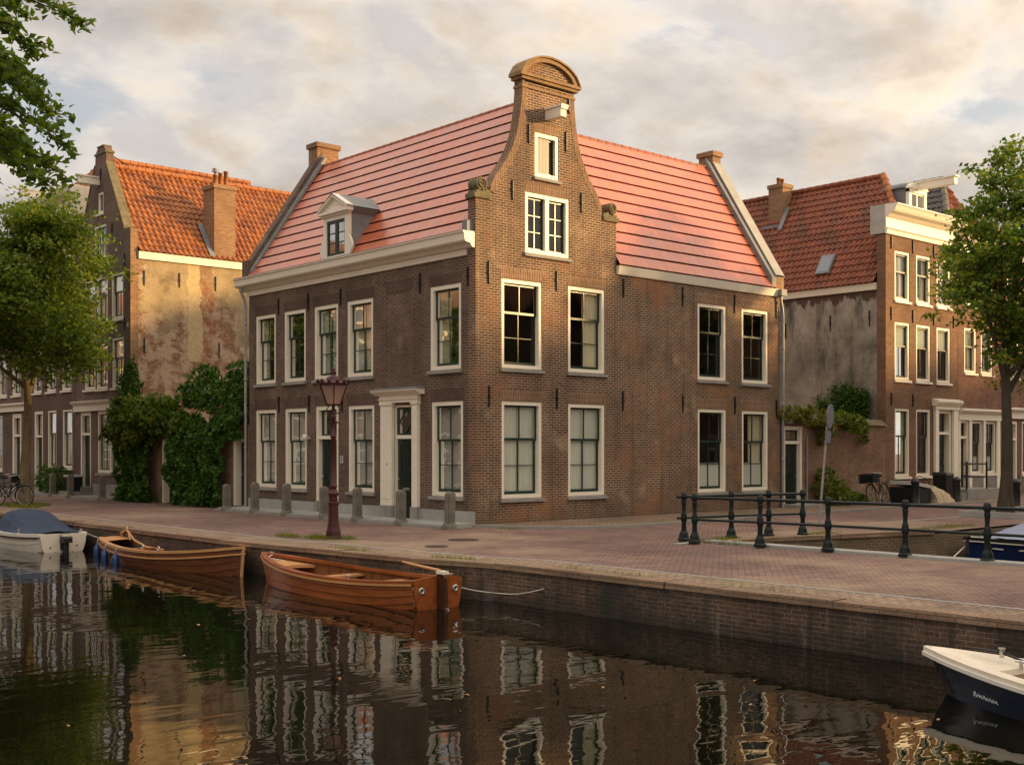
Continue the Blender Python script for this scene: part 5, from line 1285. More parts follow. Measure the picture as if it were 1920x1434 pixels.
rn = np.random.default_rng(5); P = np.concatenate([np.array(t) + rn.normal(size=(26, 3))*np.array([.06, .17, .10]) for t in tips] + [np.array((18.9, 4.1, 3.15)) + rn.normal(size=(450, 3))*np.array([.12, .45, .22]), np.array((18.9, 1.2, 3.2)) + rn.normal(size=(420, 3))*np.array([.12, .2, .28])])
leaves('foliage', P[P[:, 1] > .5], .12, LEAF_I, cl, up=.3, seed=10, elong=1.2, droop=.5)
sh = plant('leafy_shrub', 'green self-seeded shrub at the foot of the mossy garden wall', 'shrub', (15.4, -.5, .06))
specs = [((14.9, -.45, .75), (.45, .38, .55)), ((15.4, -.5, .45), (.6, .4, .4)), ((16.0, -.45, .3), (.5, .35, .28)), ((14.8, -.4, 1.1), (.3, .28, .25)), ((16.7, -.4, .2), (.5, .3, .16))]
P = blob_leaves(specs, 200, 17); leaves('foliage', P[P[:, 2] > .07], .12, LEAF_L, sh, up=.4, seed=11, droop=.4)
m = MB(); [m.tube([(15.2, -.45, .06), (14.7 + .25*i, -.5, .45), (14.6 + .35*i, -.5, .8)], [.02, .014, .006], 5) for i in range(5)]; m.build('stems', TWIG, sh)
hb = plant('clipped_hedge', 'low dark hedge in front of the cornice house beside the stone posts', 'hedge', (-.6, 26.8, .1))
P = blob_leaves([((-.55, 26.3, .62), (.42, .62, .55)), ((-.55, 27.4, .62), (.42, .75, .58))], 420, 18); leaves('foliage', P[P[:, 2] > .11], .09, LEAF_I, hb, up=.3, seed=12)
m = MB(); [m.tube([(-.55, 25.9 + .4*i, .1), (-.55, 25.9 + .4*i, .7)], .015, 5) for i in range(5)]; m.build('stems', TWIG, hb)
def tufts(name, spots, seed, h=.14):
    r = random.Random(seed); m = MB()
    for (x, y, rx, ry, n) in spots:
        for i in range(n):
            a = r.random()*2*pi; q = math.sqrt(r.random()); px, py = x + rx*q*math.cos(a), y + ry*q*math.sin(a); hh = h*r.uniform(.3, 1.2)*(1.1 - q*.6); b = r.random()*pi; w = .008
            dx, dy = math.cos(b)*w, math.sin(b)*w; lx, ly = r.gauss(0, .4)*hh, r.gauss(0, .4)*hh
            m.add([(px - dx, py - dy, .0), (px + dx, py + dy, .0), (px + lx, py + ly, hh)], [(0, 1, 2)])
    return tag(m.build(name, GRASS, uv=False), kind='stuff')
tufts('grass_tufts', [(-4.95, -.6, .3, .5, 700), (-5.2, .3, .2, .5, 250), (-4.6, -1.1, .2, .3, 200), (-4.4, 19.3, .8, 1.6, 1700), (-4.9, 17.8, .5, 1.0, 800), (.55, -7.6, .25, .9, 500), (1.1, -6.9, .7, .2, 500), (4.2, -7.3, .8, .25, 350), (8.5, -8.0, 1.6, .3, 400), (14.9, -6.6, .9, .7, 900),
    (-5.85, -6.6, .12, .9, 220), (-5.7, -9.2, .07, .6, 160), (-5.68, -10.4, .05, .7, 140), (-6.2, -3.6, .1, .9, 150), (-5.66, -13.2, .05, 1.2, 80), (.3, -1.0, .35, .35, 120), (4, -.2, 2.5, .1, 200), (10, -.15, 2, .08, 200)], 3)

# ================================================================== TREES
tree('lime_tree', 'yellow-green lime tree on the quay before the left row of houses', (-4.12, 19.9, 0), 9.2, .19, .41, ((-4.7, 19.9, 7.0), (3.3, 3.6, 4.3)), 19, 44000, .175, LEAF_L, BARK, 5, lean=(.1, .1), clump=.62)
tree('elm_tree', 'dark green elm on the side-canal bank before the cream shopfront', (14.99, -6.45, 0), 10.2, .185, .34, ((16.0, -7.2, 7.0), (2.9, 2.9, 4.7)), 24, 27000, .165, LEAF_R, BARKD, 8, lean=(.35, .1), clump=.44)
LEAF_K = leafmat('shaded_elm_leaves', [(.008, .022, .006), (.02, .045, .009), (.035, .065, .012)], .25)  # elm leaf colour darkened so these trees reflect dimly in the windows
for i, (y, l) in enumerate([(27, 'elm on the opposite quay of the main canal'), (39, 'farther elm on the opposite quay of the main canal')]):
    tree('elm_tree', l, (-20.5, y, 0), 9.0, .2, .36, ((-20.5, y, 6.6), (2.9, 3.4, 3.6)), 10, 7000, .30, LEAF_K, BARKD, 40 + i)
for i, (x, y, l) in enumerate([(5, -21.2, 'elm on the far quay of the side canal'), (17, -21.4, 'second elm on the far quay of the side canal')]):
    tree('elm_tree', l, (x, y, 0), 9.0, .2, .36, ((x, y, 6.0), (2.6, 2.6, 3.2)), 11, 6000, .26, LEAF_R, BARKD, 50 + i)
# foliage hanging in from a tree on the near bank, outside the frame
ov = thing('elm_tree', 'green branch tips reaching into the upper left corner from a tree out of view', 'tree', (-20.2, -11.6, 0))
m = MB(); B = Vector((-20.2, -11.6, 0)); m.tube([B, B + Vector((.05, .1, 2.5)), B + Vector((.2, .4, 5.5)), B + Vector((.5, .6, 8.5))], [.34, .26, .20, .08], 10)
fwd = Vector((.6655, .7463, 0)); rgt = Vector((.7464, -.6656, 0)); cam = Vector((-19.15, -22.85, 2.0))
rr = random.Random(31); rn = np.random.default_rng(31); P = []
def spray(p0, p1, n, r0=.014):
    p0, p1 = Vector(p0), Vector(p1); mid = p0.lerp(p1, .5) + Vector((0, 0, .12*(p1 - p0).length))
    pts = [p0.lerp(mid, t).lerp(mid.lerp(p1, t), t) for t in [k/6 for k in range(7)]]
    m.tube(pts, [r0*(1 - .8*k/6) + .002 for k in range(7)], 5)
    for k in range(n):
        t = rr.random()**.7; q = pts[min(6, int(t*6))].lerp(pts[min(6, int(t*6) + 1)], (t*6) % 1)
        P.append(np.array(q) + rn.normal(size=3)*np.array([.042, .042, .03]))
ends = []
for ex, ey, eY in [(135, 32, 10.0), (55, 85, 9.6), (40, 140, 10.4), (58, 178, 9.8), (92, 212, 10.2), (110, 262, 9.7), (100, 318, 10.3), (78, 338, 9.5), (20, 250, 9.2), (30, 20, 10.5), (10, 110, 9.0), (5, 190, 10.6), (15, 300, 10.8), (-30, 60, 9.8), (-25, 220, 9.6), (-30, 330, 10.2), (60, 292, 10.6), (0, 40, 9.4)]:
    ends.append(tuple(cam + fwd*eY + rgt*(eY*(ex - 960)/2220) + Vector((0, 0, eY*(839 - ey)/2220))))
for i, e in enumerate(ends):
    e = Vector(e); st = B + Vector((.3, .5, 5.2 + .25*(i % 5))); knee = st.lerp(e, .72) + Vector((0, 0, .35))
    m.tube([st, st.lerp(knee, .5) + Vector((0, 0, .3)), knee], [.06, .04, .022], 6)
    m.tube([knee, knee.lerp(e, .5) + Vector((0, 0, .1)), e], [.02, .012, .004], 5)
    for k in range(17):
        q = knee.lerp(e, .15 + .85*k/16) + Vector((0, 0, .1*math.sin(pi*k/16))); d = (e - knee).normalized(); sd = Vector((-d.y, d.x, 0))*(1 if k % 2 else -1)
        spray(q, q + (d*.42 + sd*.42 + Vector((0, 0, rr.uniform(-.22, .08))))*rr.uniform(.45, 1.0)*(1.15 - k/22), 22, .006)
m.build('trunk', BARKD, ov)
leaves('crown', np.array(P), .078, LEAF_O, ov, up=.7, seed=13, elong=1.15, droop=.35)

# ================================================================== STREET FURNITURE
# lantern
lp = thing('street_lamp', 'maroon cast-iron street lantern standing on the quay before the corner house', 'street lamp', (-4.79, -.86, 0))
m = MB(); m.lathe([(0, 0), (.185, 0), (.185, .04), (.17, .07), (.165, .16), (.135, .26), (.115, .42), (.108, .74), (.13, .76), (.13, .80), (.105, .82)], (0, 0, 0), 8, 0, False)
m.lathe([(.09, .82), (.10, .86), (.085, .90), (.10, .95), (.125, .97), (.125, 1.01), (.095, 1.03), (.075, 1.08), (.07, 1.12), (.085, 1.14), (.085, 1.17), (.066, 1.19), (.05, 2.20), (.07, 2.22), (.07, 2.26), (.045, 2.28), (.038, 2.62), (.055, 2.64), (.055, 2.70), (.035, 2.72), (.03, 2.90), (.06, 2.93)], (0, 0, 0), 14)
m.build('post', MAROON, lp, local=True)
m = MB(); m.tube([(-.14, .0, 2.55), (.14, .0, 2.55)], .014, 6); m.tube([(0, -.14, 2.55), (0, .14, 2.55)], .014, 6)
for s in (-1, 1): m.lathe([(0, -.025), (.025, 0), (0, .025)], (s*.15, 0, 2.55), 8); m.lathe([(0, -.025), (.025, 0), (0, .025)], (0, s*.15, 2.55), 8)
m.build('ladder_bar', MAROON, lp, local=True)
m = MB()
for k in range(4):
    a = pi/4 + k*pi/2; c, s = math.cos(a), math.sin(a)
    m.tube([(.03*c, .03*s, 2.74), (.12*c, .12*s, 2.76), (.15*c, .15*s, 2.84), (.10*c, .10*s, 2.90), (.14*c, .14*s, 2.94)], .013, 6)
m.build('bracket', MAROON, lp, local=True)
m = MB(); zb, zt, rb, rt = 2.94, 3.38, .165, .335
for k in range(6):
    a = k*pi/3; c, s = math.cos(a), math.sin(a); m.tube([(rb*c, rb*s, zb), (rt*c, rt*s, zt)], .014, 6)
    a2 = a + pi/3; m.tube([(rb*c, rb*s, zb), (rb*math.cos(a2), rb*math.sin(a2), zb)], .016, 6); m.tube([(rt*c, rt*s, zt), (rt*math.cos(a2), rt*math.sin(a2), zt)], .018, 6)
lan = m.build('lantern_frame', MAROON, lp, local=True)
m = MB()
for k in range(6):
    a, a2 = k*pi/3, (k+1)*pi/3; m.add([(rb*math.cos(a), rb*math.sin(a), zb), (rb*math.cos(a2), rb*math.sin(a2), zb), (rt*math.cos(a2), rt*math.sin(a2), zt), (rt*math.cos(a), rt*math.sin(a), zt)], [(0, 1, 2, 3)])
m.build('lantern_glass', LAMPGL, lan, local=True)
m = MB(); m.lathe([(.05, 2.95), (.06, 3.05), (.045, 3.08), (.045, 3.2), (.03, 3.22)], (0, 0, 0), 10); m.build('burner', plain('pale_burner', (.7, .6, .45), .4, .4), lan, local=True)
m = MB(); m.lathe([(.36, 3.385), (.37, 3.40), (.30, 3.44), (.16, 3.47), (.15, 3.53), (.12, 3.56), (.06, 3.58), (.055, 3.62), (.07, 3.64), (.035, 3.68), (.045, 3.71), (.03, 3.74), (.0, 3.76)], (0, 0, 0), 12)
for k in range(12):
    a = k*pi/6 + .2; c, s = math.cos(a), math.sin(a); m.lathe([(0, -.05), (.035, -.03), (.045, .0), (.025, .045), (0, .055)], (.345*c, .345*s, 3.45), 7)
m.build('lantern_roof', MAROON, lan, local=True)

# stone posts
def stone_post(x, y, label, h=.90, tilt=0., rz=0.):
    t = tag(empty('stone_post', (x, y, 0), rz), label, 'stone post', 'weathered stone posts along the canal houses')
    m = MB(); w = .108; n = 8
    out = [(-w, 0), (w, 0)] + [(w*math.cos(k*pi/n), h - w*.75 + w*.75*math.sin(k*pi/n)) for k in range(n+1)]
    ch = .03
    m.prism([(a, -w + ch, z) for a, z in out], [(a, w - ch, z) for a, z in out])
    m.prism([(a*.78, -w, z*.985) for a, z in out], [(a*.78, -w + ch, z*.99) for a, z in out]); m.prism([(a*.78, w - ch, z*.99) for a, z in out], [(a*.78, w, z*.985) for a, z in out])
    m.build('shaft', STONE2, t, local=True)
    m = MB(); m.lathe([(.19, 0), (.18, .10), (.15, .16), (.1, .17)], (0, 0, 0), 8, 0, False); m.build('foot', STONE2, t, local=True)
    t.rotation_euler = (tilt, 0, rz); return t
for y, l, h, tl in [(11.0, 'stone post beside the dark garden door at the left end of the corner house', .85, 0), (9.24, 'stone post in front of the leftmost ground-floor window of the corner house', .95, .02), (7.38, 'stone post below the second ground-floor window of the corner house', .95, -.02), (5.38, 'stone post hidden half behind the maroon street lamp', .92, .0), (3.75, 'stone post left of the white portal of the corner house', .93, .01), (1.77, 'stone post standing right in front of the dark green portal door', .92, 0), (-.22, 'leaning pale stone post at the corner of the corner house', .93, .04),
                    (20.64, 'stone post under the large shop window of the gable house', .95, 0), (23.71, 'stone post beside the steps of the gable house', .95, 0), (25.61, 'stone post between the hedge and the grey bin', .95, .02)]:
    stone_post(-1.02, y, l, h, tl, rnd.uniform(-.1, .1))
# iron bollards on the side street
for x, y, l, h in [(17.66, -2.05, 'dark iron bollard standing before the tarpaulin heap', .95), (21.05, -1.75, 'dark iron bollard left of the stone steps', .95), (17.9, -5.4, 'slim dark bollard beside the elm trunk', 1.0)]:
    t = tag(empty('iron_bollard', (x, y, .0)), l, 'bollard', 'dark bollards on the side street'); m = MB()
    m.lathe([(.17, 0), (.17, .12), (.14, .16), (.13, h - .16), (.15, h - .14), (.15, h - .09), (.12, h - .06), (.06, h), (0, h + .01)], (0, 0, 0), 12); m.build('shaft', BLACK, t, local=True)
# iron railings
def rail_post_bm(h=1.02):
    m = MB()
    m.lathe([(0, 0), (.128, 0), (.128, .05), (.108, .07), (.092, .16), (.062, .22), (.058, .25)], (0, 0, 0), 8, 0, False)
    m.lathe([(.052, .25), (.049, .40), (.062, .43), (.070, .46), (.070, .52), (.058, .55), (.062, .57), (.046, .60), (.038, .66), (.052, .82), (.056, .84), (.042, .86), (.052, .88), (.070, .91), (.070, .97), (.055, 1.0), (.05, 1.03), (.0, 1.035)], (0, 0, 0), 12)
    return m
proto = None
def railing(label, pts, ext=None, ends=()):
    global proto
    r = thing('iron_railing', label, 'railing', (pts[0][0], pts[0][1], .0)); o = Vector((pts[0][0], pts[0][1], 0))
    for p in pts:
        if proto is None: proto = rail_post_bm().build('post', IRON_G, r, local=True); c = proto
        else:
            c = proto.copy(); COL.objects.link(c); c.parent = r
        c.location = Vector((p[0], p[1], .02)) - o
    L = list(pts)
    if ext: L = [ext] + L
    for z, rad in ((.96, .031), (.51, .026)):
        m = MB(); m.tube([(q[0], q[1], z) for q in L], rad, 8); m.build('rail', IRON_G, r)
    return r
railing('long dark green iron railing along the bridge edge', [(.0, -7.06), (.26, -8.52), (.42, -9.98), (.50, -11.55), (.55, -13.07), (.58, -14.6), (.58, -16.1), (.58, -17.6)])
railing('short dark green iron railing along the side-canal quay behind the bridge railing', [(.30, -6.52), (1.66, -6.72), (2.66, -6.98), (3.52, -7.28)], ext=(.12, -6.50))
# traffic sign seen from behind
ts = thing('traffic_sign', 'leaning grey pole with round traffic sign seen from its side', 'traffic sign', (6.1, -5.97, 0))
top = Vector((.19, -.17, 2.98)); m = MB(); m.tube([(0, 0, -.05), top], .03, 8); m.build('pole', STEEL, ts, local=True)
nrm = Vector((.31, -.95, .0)).normalized(); tx = Vector((nrm.y, -nrm.x, 0)); up = Vector((.06, -.05, 1)).normalized()
c = top*.93 + nrm*.04
m = MB(); n = 24
m.prism([c + tx*.31*math.cos(2*pi*k/n) + up*.31*math.sin(2*pi*k/n) for k in range(n)], [c + nrm*.02 + tx*.31*math.cos(2*pi*k/n) + up*.31*math.sin(2*pi*k/n) for k in range(n)]); m.build('sign_disc', SIGNB, ts, local=True)
m = MB(); cc = top*.76 + nrm*.04
m.prism([cc + tx*a + up*b for a, b in ((-.2, -.15), (.2, -.15), (.2, .15), (-.2, .15))], [cc + nrm*.02 + tx*a + up*b for a, b in ((-.2, -.15), (.2, -.15), (.2, .15), (-.2, .15))]); m.build('sign_plate', SIGNB, ts, local=True)
m = MB()
for f in (.98, .88, .80, .72): q = top*f; m.lathe([(.045, -.02), (.045, .02)], q, 10)
m.build('clamp', CHROME, ts, local=True)
# planter kerb of the elm
m = MB()
for a, b in (((13.4, -5.80), (13.55, -7.75)), ((17.0, -5.80), (17.15, -7.75)), ((13.551, -5.80), (16.999, -5.95)), ((13.551, -7.60), (16.999, -7.75))): m.box((*a, 0), (*b, .17))
tag(m.build('tree_kerb', STONEL), 'low pale stone kerb framing the foot of the elm', 'kerb')
flat('earth_bed', [(13.55, -7.6), (17, -7.6), (17, -5.95), (13.55, -5.95)], .012, EARTH)

# iron covers let into the paving
for x, y, r_, l in [(-2.86, -3.0, .33, 'round iron manhole cover in the brick street before the house corner'), (-4.35, -3.95, .24, 'small iron drain cover nearer the quay edge')]:
    m = MB(); m.lathe([(r_, -.01), (r_, .010), (r_ - .03, .010), (r_ - .035, .004), (.06, .004), (.05, .010), (0, .010)], (x, y, 0), 24, 0, False)
    tag(m.build('manhole_cover', plain('rusty_iron', (.06, .045, .035), .7, .3, .3, var=.4)), l, 'manhole cover')
# leaves afloat on the canal
rr = random.Random(77); pts = [(-19.15 + .6655*d_ + .7464*t_, -22.85 + .7463*d_ - .6656*t_, WZ + .004) for d_, t_ in [(rr.uniform(11, 24), rr.uniform(-5, 4.5)) for k in range(46)]]
pts = [p for p in pts if p[0] < -8.3]; fl = leaves('floating_leaves', pts, .07, plain('dead_leaf', (.32, .17, .06), .6, .2, var=.4), up=12., seed=3); tag(fl, kind='stuff')
# bicycles
def ring(mb, c, R_, r, n=28, k=6, ax='y'):
    pts = [(c[0] + R_*math.cos(2*pi*i/n), c[1], c[2] + R_*math.sin(2*pi*i/n)) for i in range(n+1)]
    mb.tube(pts, r, k, cap=False)
def bicycle(name, label, loc, rz, lean, crate=False, frame=BLACK):
    t = tag(empty(name, loc), label, 'bicycle', None); t.rotation_euler = (lean, 0, rz)
    for x in (-.53, .53):
        m = MB(); ring(m, (x, 0, .35), .335, .020); w = m.build('wheel', RUBBER, t, local=True)
        m = MB(); ring(m, (x, 0, .35), .312, .010)
        for k in range(12): a = k*pi/6; m.tube([(x, .02*(-1)**k, .35), (x + .31*math.cos(a), 0, .35 + .31*math.sin(a))], .0025, 4)
        m.lathe([(.03, -.04), (.03, .04)], (x, 0, .35), 8, 0, True, Matrix.Rotation(pi/2, 3, 'X')); m.build('rim', CHROME, w, local=True)
        m = MB(); m.tube([(x + .365*math.cos(a), 0, .35 + .365*math.sin(a)) for a in [R(q) for q in range(15, 200, 15)]], .016, 5); m.build('mudguard', frame, t, local=True)
    m = MB()
    for p, q, r in [((-.53, .04, .35), (-.1, .03, .30), .011), ((-.53, -.04, .35), (-.1, -.03, .30), .011), ((-.1, 0, .30), (-.22, 0, .80), .017), ((-.1, 0, .30), (.38, 0, .78), .018), ((-.20, 0, .62), (.37, 0, .86), .017), ((.36, 0, .95), (.40, 0, .72), .02), ((.40, .04, .72), (.53, .04, .35), .012), ((.40, -.04, .72), (.53, -.04, .35), .012), ((-.53, .04, .35), (-.20, .02, .68), .010), ((-.53, -.04, .35), (-.20, -.02, .68), .010)]: m.tube([p, q], r, 6)
    m.build('frame', frame, t, local=True)
    m = MB(); m.tube([(.36, 0, .95), (.35, 0, 1.05)], .013, 6); m.tube([(.12, .29, 1.02), (.28, .27, 1.06), (.35, .1, 1.06), (.35, -.1, 1.06), (.28, -.27, 1.06), (.12, -.29, 1.02)], .012, 6); m.build('handlebar', CHROME, t, local=True)
    m = MB(); m.tube([(-.22, 0, .80), (-.25, 0, .93)], .013, 6); m.lathe([(0, -.03), (.09, -.02), (.11, .01), (.08, .04), (0, .045)], (-.28, 0, .96), 12); m.tube([(-.2, 0, .97), (-.05, 0, .985)], [.05, .022], 8); m.build('saddle', RUBBER, t, local=True)
    m = MB(); m.tube([(-.75, .07, .73), (-.30, .07, .75)], .008, 5); m.tube([(-.75, -.07, .73), (-.30, -.07, .75)], .008, 5); m.tube([(-.75, -.07, .73), (-.75, .07, .73)], .008, 5); m.tube([(-.53, .05, .36), (-.62, .07, .73)], .007, 5); m.tube([(-.53, -.05, .36), (-.62, -.07, .73)], .007, 5); m.build('luggage_rack', frame, t, local=True)
    m = MB(); m.lathe([(.10, -.01), (.10, .01)], (-.1, .05, .30), 14, 0, True, Matrix.Rotation(pi/2, 3, 'X')); m.tube([(-.1, .06, .30), (.0, .07, .17), (.0, .14, .17)], .01, 5); m.tube([(-.1, -.05, .30), (-.2, -.07, .43), (-.2, -.14, .43)], .01, 5); m.build('crank', CHROME, t, local=True)
    if crate:
        m = MB(); x0, x1, y0, y1, z0, z1 = .32, .80, -.25, .25, .74, 1.05
        m.box((x0, y0, z0), (x1, y1, z0 + .02))
        for z in (z0 + .06, z0 + .14, z0 + .22, z0 + .30):
            for a, b in (((x0, y0), (x1, y0)), ((x1, y0), (x1, y1)), ((x1, y1), (x0, y1)), ((x0, y1), (x0, y0))): m.tube([(*a, z), (*b, z)], .014, 5)
        for k in range(8):
            f = k/7; m.tube([(x0 + (x1-x0)*f, y0, z0), (x0 + (x1-x0)*f, y0, z1)], .010, 4); m.tube([(x0 + (x1-x0)*f, y1, z0), (x0 + (x1-x0)*f, y1, z1)], .010, 4); m.tube([(x0, y0 + (y1-y0)*f, z0), (x0, y0 + (y1-y0)*f, z1)], .010, 4); m.tube([(x1, y0 + (y1-y0)*f, z0), (x1, y0 + (y1-y0)*f, z1)], .010, 4)
        m.box((x0 + .03, y0 + .03, z0 + .02), (x1 - .03, y1 - .03, z1 - .04)); m.build('crate', RUBBER, t, local=True)
    return t
bicycle('bicycle', 'black bicycle with front crate leaning on the mossy garden wall', (17.2, -.95, .065), R(186), .10, True)
bicycle('bicycle', 'black bicycle with wide handlebar parked left of the lime tree', (-4.9, 19.05, 0), R(-52), .06)
bicycle('bicycle', 'second black bicycle parked behind the first one left of the lime tree', (-4.55, 20.75, 0), R(-40), -.05, True)
# covered cargo box and tarpaulin heap by the orange brick house
cb = thing('cargo_box', 'dark cargo box with slanting pale lid against the orange brick house', 'cargo box', (18.7, -1.3, .065))
m = MB(); m.prism([(-.62, -.42, 0), (.55, -.42, 0), (.62, -.42, .50), (-.70, -.42, .58)], [(-.62, .42, 0), (.55, .42, 0), (.62, .42, .50), (-.70, .42, .58)]); m.build('box', RUBBER, cb, local=True)
m = MB(); m.prism([(-.62, -.46, .66), (.66, -.46, .50), (.66, -.46, .58), (-.62, -.46, .80)], [(-.62, .46, .66), (.66, .46, .50), (.66, .46, .58), (-.62, .46, .80)]); m.build('lid', plain('pale_grey_board', (.5, .48, .43), .5, .3, var=.12), cb, local=True)
m = MB(); m.tube([(-.55, -.40, .80), (-.2, -.42, .95), (.3, -.42, .86), (.6, -.40, .62)], .014, 6); m.build('handle', BLACK, cb, local=True)
th = thing('tarpaulin_heap', 'crumpled tan tarpaulin over a low heap beside the dark bollard', 'tarpaulin', (20.05, -1.45, .065))
m = MB(); rows = []; rr = random.Random(9)
for i in range(13):
    a = i/12; row = []
    for j in range(17):
        b = j/16*2 - 1; h = max(0, (1 - abs(b)**2.4))*(.62 - .34*a**1.5)*(1 - .0*a); row.append((-.62 + 1.35*a + .05*math.sin(j*1.7), b*.46*(1 - .15*a) + .03*math.sin(i*2.1), max(0, h + .05*math.sin(i*1.3 + j*.9) * (1 - abs(b)))))
    rows.append(row)
m.grid(rows, 0, False); m.add([r[k] for r in (rows[0],) for k in range(17)], [tuple(range(17))]); m.build('tarpaulin', TARP, th, local=True)
# black covered scooter-like stump by the steps
# steps with railing before the cream door
st = thing('stone_steps', 'stone doorsteps with black handrail before the cream doorways', 'steps', (23.8, -.5, 0))
m = MB(); m.box((22.86, -1.25, .0), (25.4, -.11, .44)); m.box((22.5, -1.2, .0), (22.859, -.12, .30)); m.box((22.15, -1.15, .0), (22.499, -.13, .16)); m.build('tread', STONE, st)
m = MB()
for x, y in ((22.95, -1.15), (24.5, -1.15)): m.tube([(x, y, .44), (x, y, 1.42)], .04, 8); m.lathe([(0, -.05), (.05, 0), (0, .05)], (x, y, 1.45), 8)
for z in (1.38, .9): m.tube([(22.6, -1.15, z - .02), (22.95, -1.15, z), (24.5, -1.15, z)], .028, 8); m.tube([(24.5, -1.15, z), (24.5, -.12, z)], .028, 8)
m.build('handrail', BLACK, st)
bn = thing('wheeled_bin', 'dark wheeled bin left of the stone steps', 'bin', (21.95, -.75, .065))
m = MB(); m.prism([(-.22, -.22, .06), (.22, -.22, .06), (.22, .22, .06), (-.22, .22, .06)], [(-.28, -.27, .92), (.28, -.27, .92), (.28, .27, .92), (-.28, .27, .92)]); m.build('body', RUBBER, bn, local=True)
m = MB(); m.prism([(-.30, -.30, .925), (.30, -.30, .925), (.30, .30, .925), (-.30, .30, .925)], [(-.24, -.24, 1.0), (.24, -.24, 1.0), (.26, .28, 1.03), (-.26, .28, 1.03)]); m.build('lid', BLACK, bn, local=True)
gb = thing('refuse_bin', 'small dark bin with pale lid in front of the cornice house', 'bin', (-.55, 24.6, .1))
m = MB(); m.prism([(-.22, -.28, 0), (.22, -.28, 0), (.22, .28, 0), (-.22, .28, 0)], [(-.25, -.33, .72), (.25, -.33, .72), (.25, .33, .72), (-.25, .33, .72)]); m.build('body', RUBBER, gb, local=True)
m = MB(); m.box((-.27, -.36, .721), (.27, .36, .80)); m.build('lid', plain('pale_lid', (.5, .5, .47), .5, .3), gb, local=True)

